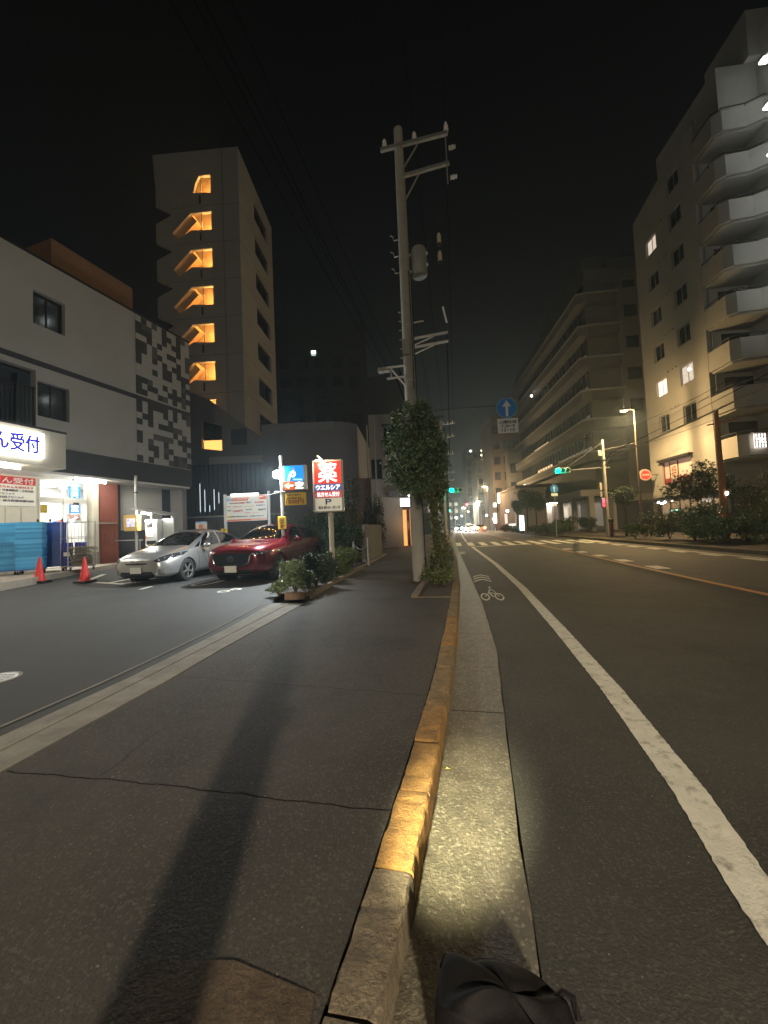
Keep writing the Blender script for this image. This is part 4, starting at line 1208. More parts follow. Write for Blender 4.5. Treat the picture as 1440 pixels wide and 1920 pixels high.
suv = dict(half=0.897, wr=0.335, arch=0.385, axles=(0.93, 3.585), spokes=5, twin=True, seatm=seat_d,
    st=[(0.02, 0.38, 0.44, 0.44, 0.54, 0.58, 0.50, 0.74, 0.40, 0.80, 0.82),
        (0.06, 0.26, 0.62, 0.34, 0.70, 0.56, 0.64, 0.78, 0.50, 0.86, 0.88),
        (0.24, 0.21, 0.78, 0.30, 0.84, 0.58, 0.78, 0.84, 0.60, 0.93, 0.955),
        (0.60, 0.20, 0.85, 0.30, 0.895, 0.60, 0.85, 0.89, 0.66, 0.985, 1.01),
        (1.00, 0.20, 0.87, 0.30, 0.897, 0.62, 0.86, 0.92, 0.70, 1.015, 1.04),
        (1.35, 0.20, 0.87, 0.30, 0.897, 0.64, 0.86, 0.94, 0.72, 1.04, 1.08),
        (1.75, 0.20, 0.87, 0.30, 0.897, 0.66, 0.86, 0.96, 0.67, 1.28, 1.33),
        (2.15, 0.20, 0.87, 0.30, 0.897, 0.68, 0.86, 0.98, 0.61, 1.45, 1.50),
        (2.60, 0.20, 0.87, 0.30, 0.897, 0.70, 0.86, 1.00, 0.59, 1.49, 1.54),
        (3.10, 0.20, 0.87, 0.30, 0.897, 0.72, 0.86, 1.02, 0.58, 1.475, 1.53),
        (3.60, 0.20, 0.87, 0.30, 0.897, 0.74, 0.85, 1.05, 0.57, 1.42, 1.48),
        (3.95, 0.24, 0.84, 0.34, 0.88, 0.76, 0.82, 1.07, 0.56, 1.32, 1.38),
        (4.18, 0.30, 0.80, 0.38, 0.84, 0.76, 0.78, 1.05, 0.56, 1.18, 1.21),
        (4.34, 0.36, 0.70, 0.44, 0.76, 0.74, 0.72, 0.98, 0.54, 1.04, 1.06),
        (4.38, 0.44, 0.60, 0.50, 0.66, 0.70, 0.62, 0.86, 0.48, 0.92, 0.94)],
    regions=[
        dict(name='front_door_window', axis='y', mat=car_glass2, poly=[(1.62, 1.00), (2.55, 1.02), (2.60, 1.43), (2.22, 1.42), (1.92, 1.27)]),
        dict(name='rear_door_window', axis='y', mat=car_glass2, poly=[(2.64, 1.025), (3.35, 1.06), (3.72, 1.16), (3.60, 1.32), (3.10, 1.42), (2.70, 1.435)]),
        dict(name='windscreen', axis='z', mat=car_glass2, poly=[(1.36, -0.67), (1.28, -0.3), (1.26, 0), (1.28, 0.3), (1.36, 0.67), (2.06, 0.59), (2.12, 0), (2.06, -0.59)]),
        dict(name='rear_glass', axis='z', mat=car_glass2, poly=[(3.72, -0.50), (3.72, 0.50), (4.10, 0.52), (4.10, -0.52)]),
        dict(name='headlight', axis='x', mirror=True, xr=(0.0, 1.2), mat=lens_dark, poly=[(0.50, 0.755), (0.60, 0.70), (0.74, 0.705), (0.875, 0.76), (0.86, 0.80), (0.70, 0.79)]),
    ],
    seams=[[(1.48, 0.36), (1.46, 0.66), (1.42, 0.95)], [(2.60, 0.34), (2.60, 1.0)], [(1.48, 0.34), (3.05, 0.34)], [(3.05, 0.36), (3.2, 0.62), (3.5, 0.86), (3.55, 1.05)], [(0.95, 0.94), (1.4, 0.96)]],
    cabin=(1.3, 4.0), mirror=(1.74, 1.01, 1.04))
MX, MY, MR = -5.63, 8.60, R(89.9)
red_car, bv = car('crimson_crossover', 'crimson compact crossover parked nose out behind the hedge', suv, crimson, (MX, MY, lotz(-5.0)), MR)
front_patch(bv, [(-0.52, 0.735), (-0.46, 0.53), (-0.30, 0.455), (0.30, 0.455), (0.46, 0.53), (0.52, 0.735), (0.40, 0.765), (-0.40, 0.765)], mat('black grille', (0.012, 0.012, 0.014), 0.35), red_car, 'grille', 0.010)
g_ = [(-0.53, 0.735), (-0.47, 0.525), (-0.30, 0.445), (0.30, 0.445), (0.47, 0.525), (0.53, 0.735)]
pts = []
for (ya, za), (yb, zb_) in zip(g_[:-1], g_[1:]):
    for q in range(5):
        p = on_front(bv, ya + (yb - ya) * q / 5, za + (zb_ - za) * q / 5); pts.append((p.x - 0.014, p.y, p.z))
p = on_front(bv, 0.53, 0.735); pts.append((p.x - 0.014, p.y, p.z))
MB().path(pts, 0.013, 6).build('chrome_wing', chrome, red_car)
p = on_front(bv, 0.0, 0.64)
em = MB()
for i in range(28):
    a, b_ = 2 * pi * i / 28, 2 * pi * (i + 1) / 28
    em.bar((0, 0.078 * cos(a), 0.060 * sin(a)), (0, 0.078 * cos(b_), 0.060 * sin(b_)), 0.011)
for s in (-1, 1):
    em.bar((0, 0, -0.012), (0, s * 0.038, 0.026), 0.012); em.bar((0, s * 0.038, 0.026), (0, s * 0.074, 0.014), 0.010)
em.build('emblem', chrome, red_car, loc=(p.x - 0.03, 0, 0.64), rot=(0, R(-8), 0))
MB().bbox(-0.008, 0.0, -0.165, 0.165, -0.0825, 0.0825, 0.003).build('number_plate', platem, red_car, loc=(on_front(bv, 0, 0.40).x - 0.03, 0, 0.385), rot=(0, R(-2), 0))
front_patch(bv, [(-0.55, 0.27), (-0.58, 0.36), (0.58, 0.36), (0.55, 0.27)], black, red_car, 'lower_intake', 0.006)
front_patch(bv, [(-0.66, 0.225), (-0.66, 0.25), (0.66, 0.25), (0.66, 0.225)], mat('grey chin', (0.3, 0.3, 0.3), 0.4), red_car, 'chin_trim', 0.012)
for s in (-1, 1):
    for q in range(3):
        p = on_front(bv, s * (0.58 + 0.08 * q), 0.735 + 0.005 * q)
        MB().ell((p.x - 0.004, p.y, p.z), (0.02, 0.028, 0.018), 10, 6).build('lamp_lens', lens, red_car)
MB().path([(1.30, -0.5, 1.085), (1.44, 0.05, 1.16)], 0.008, 5).build('wiper', black, red_car)

# ================================================================== PARKING FURNITURE AND SIGNS
AZ = R(11.27)            # facing back towards the camera side
# price board on two posts
pbd = thing('parking_price_board', 'white and orange parking price board on two white posts behind the silver car', 'sign', (-8.37, 12.58, lotz(-8.4)), R(9.5))
wpost = mat('white post paint', (0.62, 0.62, 0.58), 0.5)
for x in (-0.03, 1.58):
    MB().box(x - 0.045, x + 0.045, 0.0, 0.08, 0.0, 2.72 + 0.06 * (x > 1)).build('post', wpost, pbd)
MB().box(0.03, 1.52, -0.02, 0.02, 1.72, 2.66).build('panel', white_sign, pbd)
coral = mat('coral print', (0.80, 0.20, 0.10), 0.5)
MB().add([(0.20, -0.024, 2.46), (0.82, -0.024, 2.46), (0.88, -0.024, 2.57), (0.26, -0.024, 2.57)], [(0, 1, 2, 3)]).build('title_band', coral, pbd)
MB().add([(0.04, -0.024, 2.46), (0.18, -0.024, 2.46), (0.22, -0.024, 2.57), (0.04, -0.024, 2.57)], [(0, 1, 2, 3)]).build('blue_patch', mat('pale blue print', (0.35, 0.5, 0.75), 0.5), pbd)
MB().box(1.25, 1.50, -0.024, -0.02, 2.48, 2.64).build('logo_patch', coral, pbd)
MB().box(0.04, 0.92, -0.024, -0.02, 1.735, 1.79).build('foot_band', coral, pbd)
MB().box(0.92, 1.51, -0.024, -0.02, 1.735, 1.79).build('foot_band', mat('pale coral print', (0.8, 0.45, 0.36), 0.5), pbd)
MB().box(0.22, 1.22, -0.06, 0.02, 2.66, 2.72).build('tube_lamp', glow('board lamp', (1, 0.98, 0.9), 1.6), pbd)
text('lettering', 'アップルパーク', 0.50, 0.075, white_sign, pbd, (0.53, -0.028, 2.515), bold=0.01)
for tx, x, z, w, h, m_ in (('10分60分毎', 0.28, 2.38, 0.24, 0.035, ink), ('60分無料', 0.56, 2.38, 0.30, 0.06, red_paint), ('入庫より', 0.85, 2.39, 0.20, 0.06, ink), ('90分無料', 1.25, 2.38, 0.36, 0.07, red_paint),
                           ('最大料金', 0.12, 2.26, 0.13, 0.03, coral), ('8:00-22:00', 0.44, 2.25, 0.30, 0.035, coral), ('22:00-8:00', 0.86, 2.25, 0.32, 0.035, yellow_paint), ('夜間最大', 1.30, 2.27, 0.34, 0.035, blue_paint),
                           ('全日', 0.13, 2.12, 0.14, 0.05, ink), ('1500円', 0.45, 2.09, 0.34, 0.085, red_paint), ('30分毎', 0.85, 2.13, 0.22, 0.04, ink), ('400円', 1.33, 2.11, 0.28, 0.075, ink),
                           ('ご利用ください', 0.95, 2.01, 0.55, 0.03, coral), ('駐車場内での事故は責任を負いません', 0.50, 1.89, 0.62, 0.04, ink), ('お問い合わせ', 1.15, 1.89, 0.50, 0.04, ink)):
    text('price_line', tx, w, h, m_, pbd, (x, -0.026, z), bold=0.012)
MB().box(0.05, 0.20, -0.026, -0.02, 1.86, 1.92).build('yellow_tab', yellow_paint, pbd)
# blue and white notice
nb = thing('parking_notice', 'small white notice with blue header behind the silver car roof', 'sign', (-9.80, 12.85, lotz(-9.6)), R(8))
MB().box(0.13, 0.17, 0.0, 0.03, 0.0, 1.36).build('post', steel, nb)
MB().box(-0.02, 0.42, -0.02, 0.0, 1.30, 1.72).build('panel', mat('cream notice', (0.72, 0.60, 0.46), 0.5), nb)
MB().box(-0.02, 0.42, -0.024, -0.02, 1.65, 1.72).build('header', mat('pale blue print', (0, 0, 0)), nb)
text('lettering', '駐車場\nご利用の方', 0.26, 0.20, coral, nb, (0.23, -0.026, 1.50), bold=0.01)
# small yellow plates
def yplate(label, loc, txt, h=1.46, w=0.24):
    t = thing('yellow_bay_plate', label, 'sign', loc, R(9), 'small yellow bay plates')
    MB().box(-0.02, 0.02, 0.0, 0.03, 0.0, h - 0.02).build('post', steel, t)
    MB().bbox(-w / 2, w / 2, -0.02, 0.0, h - 0.14, h + 0.02, 0.006).build('plate', yellow_paint, t)
    text('number', txt, 0.10, 0.10, ink, t, (0, -0.024, h - 0.06), bold=0.02)
yplate('small yellow bay plate at the left foot of the price board', (-8.30, 12.35, lotz(-8.3)), '7', 1.45)
yplate('small yellow bay plate at the right foot of the price board', (-6.68, 12.55, lotz(-6.7)), '8', 1.48)
# parking pole with blue P sign, price plate, flood lamp
pp = thing('parking_sign_pole', 'grey pole carrying a blue P vacancy sign and a yellow 1500 yen plate', 'sign', (-4.99, 10.20, lotz(-5.0)), R(10))
MB().tube((0, 0, 0), (0, 0, 3.45), 0.045, n=14).build('pole', wpost, pp)
bx = MB().bbox(0.09, 0.74, -0.10, 0.06, 2.44, 3.14, 0.012).build('sign_box', white_plastic, pp)
MB().box(0.11, 0.66, -0.105, -0.098, 2.68, 3.12).build('blue_face', mat('lit blue face', (0.01, 0.25, 0.75), 0.4, emit=(0.0, 0.22, 0.80), es=0.45), pp)
MB().box(0.09, 0.40, -0.108, -0.098, 2.44, 2.67).build('orange_face', mat('lit orange face', (0.80, 0.13, 0.02), 0.4, emit=(0.80, 0.11, 0.02), es=0.3), pp)
MB().box(0.41, 0.66, -0.105, -0.098, 2.46, 2.67).build('dark_face', mat('dark led face', (0.10, 0.12, 0.10), 0.4), pp)
wl = glow('lit white lettering', (1, 1, 0.97), 2.2)
text('arrow', '←', 0.24, 0.15, wl, pp, (0.245, -0.113, 2.555), bold=0.03)
text('vacancy_lettering', '空', 0.21, 0.19, wl, pp, (0.535, -0.111, 2.565), bold=0.03)
# stylised slanting letter p
lp = MB()
pts = [(0.235, 2.70), (0.26, 2.80), (0.285, 2.88), (0.32, 2.93), (0.36, 2.95), (0.40, 2.935), (0.42, 2.895), (0.405, 2.85), (0.375, 2.82), (0.345, 2.825)]
for (xa, za), (xb, zb_) in zip(pts[:-1], pts[1:]):
    lp.bar((xa, -0.109, za), (xb, -0.109, zb_), 0.008, 0.048)
    lp.tube((xb, -0.105, zb_), (xb, -0.113, zb_), 0.024, n=10)
lp.build('letter_p', wl, pp)
MB().tube((0.395, -0.104, 3.03), (0.395, -0.113, 3.03), 0.028, n=12).build('violet_dot', glow('violet print', (0.45, 0.10, 0.60), 0.9), pp)
text('small_lettering', 'Parking', 0.26, 0.05, glow('pale blue lettering', (0.5, 0.7, 1), 1.2), pp, (0.50, -0.109, 2.72), slant=0.3)
MB().bbox(0.09, 0.70, -0.05, -0.02, 2.00, 2.36, 0.008).build('price_plate', yellow_paint, pp)
text('price_lettering', '1500円', 0.50, 0.13, mat('brick red print', (0.30, 0.03, 0.01)), pp, (0.38, -0.055, 2.10), bold=0.012)
text('plate_lettering', '全日24時間最大料金', 0.42, 0.045, ink, pp, (0.36, -0.055, 2.20), bold=0.008)
text('plate_lettering', '入庫から(繰返し)', 0.40, 0.045, ink, pp, (0.36, -0.055, 2.29), bold=0.008)
MB().bbox(-0.12, 0.12, -0.075, -0.055, 1.33, 1.70, 0.012).build('warning_plate', yellow_paint, pp)
b = MB()
for i in range(20):
    a, c_ = 2 * pi * i / 20, 2 * pi * (i + 1) / 20
    b.bar((0.065 * cos(a), -0.080, 1.58 + 0.065 * sin(a)), (0.065 * cos(c_), -0.080, 1.58 + 0.065 * sin(c_)), 0.006, 0.012)
b.build('warning_ring', ink, pp)
MB().ell((0, -0.078, 1.58), (0.03, 0.006, 0.022), 10, 6).build('warning_symbol', ink, pp)
text('plate_lettering', '前向き\n駐車', 0.12, 0.08, ink, pp, (0.01, -0.080, 1.415), bold=0.01)
MB().tube((-0.20, -0.05, 2.40), (0.10, -0.05, 2.40), 0.016, n=8).build('bracket', steel, pp)
MB().path([(-1.9, 0.9, 2.33), (-1.0, 0.45, 2.30), (-0.1, 0.0, 2.38)], 0.008, 5).build('cable', wpost, pp)
fl = thing('flood_lamp', 'blazing white flood lamp clamped to the top of the parking sign pole', 'lamp', (-5.06, 10.12, 3.02), R(10))
MB().bbox(-0.10, 0.10, -0.05, 0.05, -0.09, 0.09, 0.01).build('housing', dark_metal, fl)
MB().ell((0, -0.06, 0), (0.115, 0.06, 0.115), 20, 12).build('lens', glow('flood lens', (0.95, 1.0, 0.90), 160), fl)
MB().tube((0, 0.0, -0.10), (0.05, 0.06, -0.14), 0.012, n=6).build('clamp', steel, fl)
FLOOD = lamp('flood_beam', 'SPOT', (0, -0.16, 0), 420, (0.90, 0.98, 1.0), 0.08, fl, aim=(-1.6, -2.4, -3.0), angle=128, blend=0.8)
FLOOD2 = lamp('added_wall_fill', 'POINT', (-0.32, 0.10, 0.12), 95, (0.85, 0.93, 1.0), 0.06, fl)  # extra point lamp behind the flood, added to brighten store and tower walls
# drugstore pole sign; its faces glow a little in place of lamp light
wd = thing('drugstore_pole_sign', 'tall red and white drugstore pole sign with a huge medicine character', 'sign', (-3.36, 9.56, 0.12), R(11.3))
MB().tube((0.03, 0.05, 0.0), (0.03, 0.05, 1.76), 0.065, n=18).build('post', mat('cream post', (0.62, 0.58, 0.48), 0.5), wd)
bxx = MB().bbox(-0.395, 0.395, -0.06, 0.10, 1.72, 3.10, 0.03).build('box', mat('sign box cream', (0.66, 0.60, 0.50), 0.45), wd)
MB().box(-0.345, 0.345, -0.066, -0.059, 2.47, 3.05).build('red_face', mat('red face with added glow', (0.75, 0.03, 0.02), 0.4, emit=(0.8, 0.03, 0.02), es=0.35), wd)
MB().box(-0.345, 0.345, -0.066, -0.059, 2.285, 2.455).build('blue_face', mat('navy face with added glow', (0.10, 0.11, 0.36), 0.4, emit=(0.10, 0.11, 0.36), es=0.25), wd)
MB().box(-0.345, 0.345, -0.066, -0.059, 2.105, 2.27).build('red_band', mat('red band with added glow', (0.6, 0.05, 0.05), 0.4, emit=(0.6, 0.05, 0.05), es=0.25), wd)
MB().box(-0.345, 0.345, -0.065, -0.059, 1.76, 2.09).build('cream_face', mat('cream face with added glow', (0.72, 0.68, 0.55), 0.4, emit=(0.72, 0.66, 0.52), es=0.16), wd)
wl2 = glow('white character with added glow', (1.0, 0.93, 0.80), 0.75)  # glow added to the lettering, which the arm lamp lights from outside
text('medicine_character', '薬', 0.48, 0.51, wl2, wd, (0, -0.070, 2.76), bold=0.020)
text('shop_name', 'ウエルシア', 0.62, 0.125, glow('white shop name', (1, 0.98, 0.95), 0.95), wd, (0, -0.070, 2.37), bold=0.03)
text('prescription_lettering', '処方せん受付', 0.58, 0.12, glow('white band lettering', (1, 0.9, 0.85), 0.75), wd, (0, -0.070, 2.187), bold=0.015)
text('letter_p', 'P', 0.15, 0.14, mat('navy print', (0.05, 0.07, 0.30), 0.5), wd, (0.0, -0.069, 1.995), bold=0.03)
text('hours_lettering', '開店:朝9:00〜夜11:00', 0.56, 0.085, mat('grey print', (0.12, 0.12, 0.14), 0.5), wd, (0.02, -0.069, 1.845), bold=0.02)
la = thing('sign_lamp', 'small bent arm lamp above the drugstore pole sign', 'lamp', (-3.48, 9.50, 3.11), R(11.3))
MB().path([(0.10, 0.0, 0.0), (-0.02, -0.12, 0.13), (-0.10, -0.20, 0.20)], 0.014, 6).build('arm', cream, la)
MB().path([(-0.10, -0.20, 0.20), (-0.105, -0.21, 0.12)], 0.012, 6).build('drop', cream, la)
MB().lathe([(0.012, 0.055), (0.055, 0.02), (0.065, -0.01), (0.0, -0.012)], (-0.105, -0.21, 0.07), n=16).build('shade', white_sign, la)
MB().ell((-0.105, -0.21, 0.055), (0.045, 0.045, 0.018), 12, 6).build('bulb', glow('sign lamp bulb', (1, 0.85, 0.6), 14), la)
lamp('sign_lamp_light', 'POINT', (-0.02, -0.24, 0.03), 6, (1.0, 0.82, 0.58), 0.03, la)

# ticket machine: pole, yellow monitor box, kiosk with lit canopy
tp = thing('parking_pole', 'silver pole with a yellow box display beside the ticket machine', 'pole', (-12.40, 12.80, 0.40), R(11))
MB().tube((0, 0, 0), (0, 0, 3.45), 0.055, n=14).build('pole', steel, tp)
MB().tube((0, 0, 2.75), (0, 0, 2.81), 0.060, n=14).build('black_band', black, tp)
MB().bbox(-0.30, 0.22, -0.30, -0.05, 1.28, 1.90, 0.015).build('display_box', mat('ochre yellow box', (0.66, 0.44, 0.12), 0.5), tp)
MB().box(-0.18, 0.12, -0.312, -0.300, 1.44, 1.76).build('display', mat('display glass', (0.3, 0.3, 0.35), 0.2, emit=(0.45, 0.42, 0.5), es=0.5, var=0.8, vs=9), tp)
tk = thing('ticket_machine', 'white parking ticket machine under a small lit canopy', 'machine', (-11.78, 13.0, 0.38), R(11))
MB().bbox(-0.24, 0.24, -0.2, 0.22, 0.0, 1.72, 0.02).build('cabinet', white_plastic, tk)
MB().box(-0.16, 0.06, -0.215, -0.2, 1.05, 1.28).build('screen', mat('pale screen', (0.5, 0.5, 0.5), 0.2, emit=(0.7, 0.7, 0.65), es=0.5), tk)
MB().box(-0.18, 0.18, -0.212, -0.2, 0.35, 0.90).build('front_panel', dark_metal, tk)
MB().box(-0.23, -0.19, -0.212, -0.2, 0.98, 1.10).build('orange_button', orange_red, tk)
text('notice_lettering', '駐車券\n精算機', 0.20, 0.16, ink, tk, (-0.05, -0.212, 1.52), bold=0.01)
MB().box(0.28, 0.70, 0.1, 0.16, 0.0, 1.75).build('side_screen', mat('white screen wall', (0.6, 0.6, 0.56), 0.6), tk)
b = MB(); b.obox((0.10, -0.08, 2.03), (1.35, 0.85, 0.035), Matrix.Rotation(R(13), 3, 'Y') @ Matrix.Rotation(R(4), 3, 'X'))
b.build('canopy', white_plastic, tk)
for x in (-0.2, 0.62): MB().tube((x, 0.15, 1.6), (x, 0.15, 1.98 - 0.1 * (x > 0)), 0.02, n=8).build('canopy_post', steel, tk)
MB().tube((-0.30, -0.28, 1.99), (0.04, -0.28, 1.92), 0.035, n=10).build('canopy_lamp', glow('canopy lamp', (1, 1, 0.96), 40), tk)
lamp('canopy_light', 'POINT', (-0.12, -0.38, 1.85), 22, (1, 0.98, 0.9), 0.06, tk)
ba = thing('pipe_barrier', 'low steel pipe barrier between the shutter and the ticket machine', 'barrier', (-13.75, 13.05, 0.42), R(11))
MB().tube((0, 0, 0.92), (1.2, 0, 0.90), 0.022, n=8).build('rail', alu, ba)
for x in (0.02, 1.08): MB().tube((x, 0, 0), (x, 0, 0.9), 0.022, n=8).build('post', alu, ba)

# ================================================================== CHAIN POSTS
for k, (x, y, h, lb) in enumerate(((-3.13, 12.66, 0.92, 'right chain post by the kerb end, pale grey'), (-3.60, 12.55, 0.80, 'left chain post in the shrubs, pale grey'))):
    t = thing('chain_post', lb, 'post', (x, y, 0.13), 0, 'posts holding a chain')
    MB().tube((0, 0, 0), (0, 0, h), 0.032, n=12).build('shaft', pole_conc, t)
    MB().ell((0, 0, h), (0.034, 0.034, 0.03), 12, 6).build('cap', pole_conc, t)
ch = MB()
for i in range(14):
    t_ = (i + .5) / 14; x = -3.60 + 0.47 * t_; z = 0.90 - 0.30 * 4 * t_ * (1 - t_) * 0.7
    ch.ell((x, 12.55 + 0.11 * t_, z), (0.02, 0.010, 0.014), 8, 5)
tag(ch.build('chain', steel), 'sagging chain strung between the two grey posts', 'chain')
# ================================================================== TOWER with lit stairs
TW = thing('stair_tower', 'tall tan tower block with an orange lit outside stair and dark side windows', 'building', (-15.08, 25.3, 0), R(8.1))
zt0, PF = 28.60, 2.87
outer_r = []; 
# right edge straight, left edge stepped in and out
left_pts = [(-5.3, 0.0)]
lev = [zt0 - PF * k for k in range(9)][::-1]
for z in lev:
    left_pts += [(-5.3, z - 2.75), (-6.45, z - 2.15), (-6.45, z - 0.60), (-5.3, z - 0.05)]
left_pts = [p for p in left_pts if p[1] < 28.2 and p[1] >= 0]
left_pts += [(-6.55, 29.0), (-6.65, 30.60)]
outer = [(0, 0.0), (0, 30.60)] + left_pts[::-1]
holes = []
for k in range(9):
    z = zt0 - PF * k
    if z < 3: continue
    if k == 0: holes.append([(-2.15, z - 1.40), (-2.15, z), (-3.05, z), (-3.35, z - 0.6), (-3.5, z - 1.3)])
    else: holes.append([(-2.15, z - 1.45), (-2.15, z), (-3.75, z), (-5.18, z - 1.42), (-4.72, z - 1.98), (-3.75, z - 1.32)])
MB().plate(outer, holes, 0, 0.22).build('front_wall', wall_tower, TW)
shole = []
for k in range(9):
    z = 28.97 - 2.97 * k
    if z > 4: shole.append([(3.0, z - 1.5), (6.1, z - 1.5), (6.1, z), (3.0, z)])
sw_ = MB().plate([(0.22, 0), (7.3, 0), (7.3, 30.15), (0.22, 30.6)], shole, -0.22, 0.0)
sw_.v = [(-y, x, z) for x, y, z in sw_.v]
sw_.v = [(0.0 - abs(x), y, z) for x, y, z in sw_.v]
sw_.f = [f[::-1] for f in sw_.f]
sw_.build('side_wall', wall_tower, TW)
MB().box(-6.6, -0.22, 7.0, 7.25, 0, 30.4).box(-6.6, -0.2, 0.25, 7.25, 30.3, 30.5).build('rear_wall', wall_tower, TW)
for k in range(9):
    z = 28.97 - 2.97 * k
    if z > 4:
        f = MB().box(-0.16, -0.12, 3.0, 6.1, z - 1.5, z - 1.44).box(-0.16, -0.12, 3.0, 6.1, z - 0.06, z).box(-0.16, -0.12, 4.5, 4.58, z - 1.44, z - 0.06)
        w_ = f.build('window', dark_metal, TW)
        MB().box(-0.20, -0.17, 3.0, 6.1, z - 1.5, z).build('pane', pane_dark, w_)
for k in range(9):
    z = zt0 - PF * k - 2.42
    if z > 3:
        MB().box(-5.2, -0.01, -0.012, -0.002, z, z + 0.05).build('floor_groove', wall_grey, TW)
        MB().box(0.002, 0.012, 0.02, 7.2, z, z + 0.05).build('floor_groove', wall_grey, TW)
MB().tube((-1.2, -0.07, 5), (-1.2, -0.07, 30.5), 0.05, n=8).build('downpipe', wall_grey, TW)
stair_in = mat('stair interior paint', (0.62, 0.46, 0.28), 0.8, var=0.15, vs=2)
MB().box(-5.6, -1.6, 1.5, 1.6, 5, 30.2).box(-2.12, -2.02, 0.23, 1.5, 5, 30.2).build('stairwell_wall', stair_in, TW)
bulb = glow('stair bulb', (1.0, 0.62, 0.22), 30)
for k in range(8):
    z = zt0 - PF * k
    MB().box(-3.45, -2.13, 0.23, 1.5, z - 1.62, z - 1.50).build('landing', stair_in, TW)
    if k > 0:
        b = MB(); b.add([(-3.70, 0.24, z + 0.02), (-5.35, 0.24, z - 1.62), (-5.35, 1.45, z - 1.62), (-3.70, 1.45, z + 0.02), (-3.70, 0.24, z + .14), (-5.35, 0.24, z - 1.50), (-5.35, 1.45, z - 1.50), (-3.70, 1.45, z + .14)],
                        [(0, 1, 2, 3), (7, 6, 5, 4), (0, 4, 5, 1), (3, 2, 6, 7), (1, 5, 6, 2), (0, 3, 7, 4)])
        b.add([(-3.75, 0.26, z - 0.04), (-5.20, 0.26, z - 1.48), (-4.86, 0.26, z - 1.90), (-3.40, 0.26, z - 0.45)], [(0, 1, 2, 3)])
        b.build('stair_flight', stair_in, TW)
    fr = MB().box(-2.19, -2.15, 0.06, 0.10, z - 1.42, z - 0.02).box(-2.95, -2.91, 0.06, 0.10, z - 1.42, z - 0.02).box(-2.95, -2.15, 0.062, 0.098, z - 1.42, z - 1.38)
    fr.build('stair_window_frame', dark_metal, TW)
    MB().box(-3.05, -2.93, 0.0 - 0.06, -0.004, z - 2.2, z - 1.6).build('drain_spout', dark_metal, TW)
    MB().ell((-2.35, 0.55, z - 0.22), (0.07, 0.07, 0.06), 10, 6).build('stair_bulb', bulb, TW)
    lamp('stair_light', 'POINT', (-2.65, 0.75, z - 0.35), 34, (1.0, 0.50, 0.14), 0.08, TW)

# ================================================================== ANNEX between mosaic and tower
an = thing('annex_block', 'low grey annex with one half shuttered orange lit window below the stair tower', 'building', (-17.9, 23.4, 0), R(11.3))
MB().plate([(-2.5, 0), (6.1, 0), (6.1, 6.9), (4.6, 8.1), (1.1, 10.9), (-2.5, 12.4)], [[(0.55, 7.45), (1.95, 7.25), (1.95, 9.0), (0.55, 9.4)]], 0, 0.25).build('front_wall', wall_grey, an)
MB().box(-2.5, 6.0, 0.27, 1.6, 0, 6.7).build('body', wall_grey, an)
w_ = wnd(an, 0.55, 1.95, 7.2, 9.4, y=0.27, cols=2)
MB().box(0.60, 1.90, 0.24, 0.26, 7.25, 8.05).build('lit_pane', glow('orange curtain', (1.0, 0.42, 0.10), 0.75), an)
MB().box(2.6, 3.7, -0.03, 0.0, 7.6, 8.7).build('dark_shutter', wall_dark, an)
MB().box(1.75, 5.75, -1.6, -0.05, 5.95, 6.50).build('balcony_slab', wall_white, an)
an2 = thing('louvred_screen', 'dark slatted screen wall with thin slits of light under the white balcony', 'screen', (-16.6, 21.3, 0), R(11.3))
MB().box(0.0, 4.7, 0.12, 0.22, 0.1, 5.9).build('backing', wall_dark, an2)
for k in range(16):
    x = 0.02 + k * 0.295
    MB().box(x, x + 0.235, 0.0, 0.09, 0.1, 5.85).build('louvre', mat('slate louvre', (0.085, 0.09, 0.105), 0.6), an2)
slit = glow('slit light', (0.75, 0.9, 0.95), 0.45)
for k, z0, z1 in ((1, 2.9, 4.7), (2, 2.9, 4.3), (3, 2.9, 3.3), (4, 3.0, 4.3), (5, 3.4, 4.1)):
    x = 0.02 + k * 0.295 + 0.2405 + 0.02
    MB().box(x - 0.012, x + 0.012, 0.02, 0.06, z0, z1).build('light_slit', slit, an2)
fw = thing('panel_fence', 'low dull panel fence behind the parking bays', 'fence', (-14.6, 18.0, 0.1), R(11.3))
for k in range(9):
    MB().box(k * 0.62, k * 0.62 + 0.605, 0, 0.04, 0.0, 2.25).build('fence_panel', mat('dull fence panel', (0.12, 0.115, 0.11), 0.7), fw)
MB().box(-0.02, 5.6, -0.03, 0.07, 2.26, 2.34).build('top_rail', mat('pale rail', (0.4, 0.38, 0.34), 0.6), fw)

# ================================================================== GREY BLOCK (behind the drugstore sign)
gb = thing('grey_block', 'plain grey low block with rounded corner behind the pole signs', 'building', (-12.4, 22.75, 0), R(11.3))
prof = [(0, 0), (4.55, 0)]
for k in range(1, 9):
    a = R(90 * k / 9 * 0.7); prof.append((4.55 + 1.9 * sin(a), 1.9 * (1 - cos(a))))
body = [(0.0, 0.0)] + [(x, y) for x, y in prof[1:]] + [(6.7, 9), (0, 9)]
MB().prism(body, 0, 8.45).build('wall', mat('violet grey render', (0.24, 0.22, 0.23), 0.85, var=0.12, vs=0.6, dirt=0.2, ds=0.6), gb)
for k in range(7):
    x = 0.4 + 0.62 * k
    MB().box(x, x + 0.58, -0.03, -0.002, 7.95, 8.47).build('parapet_panel', wall_grey, gb)
MB().tube((6.78, 1.45, 0), (6.78, 1.45, 8.5), 0.05, n=8).build('downpipe', wall_white, gb)
wb2 = thing('pale_corner_house', 'pale tan house with dark window and small awning behind the street tree', 'building', (-5.55, 24.0, 0), R(11.3))
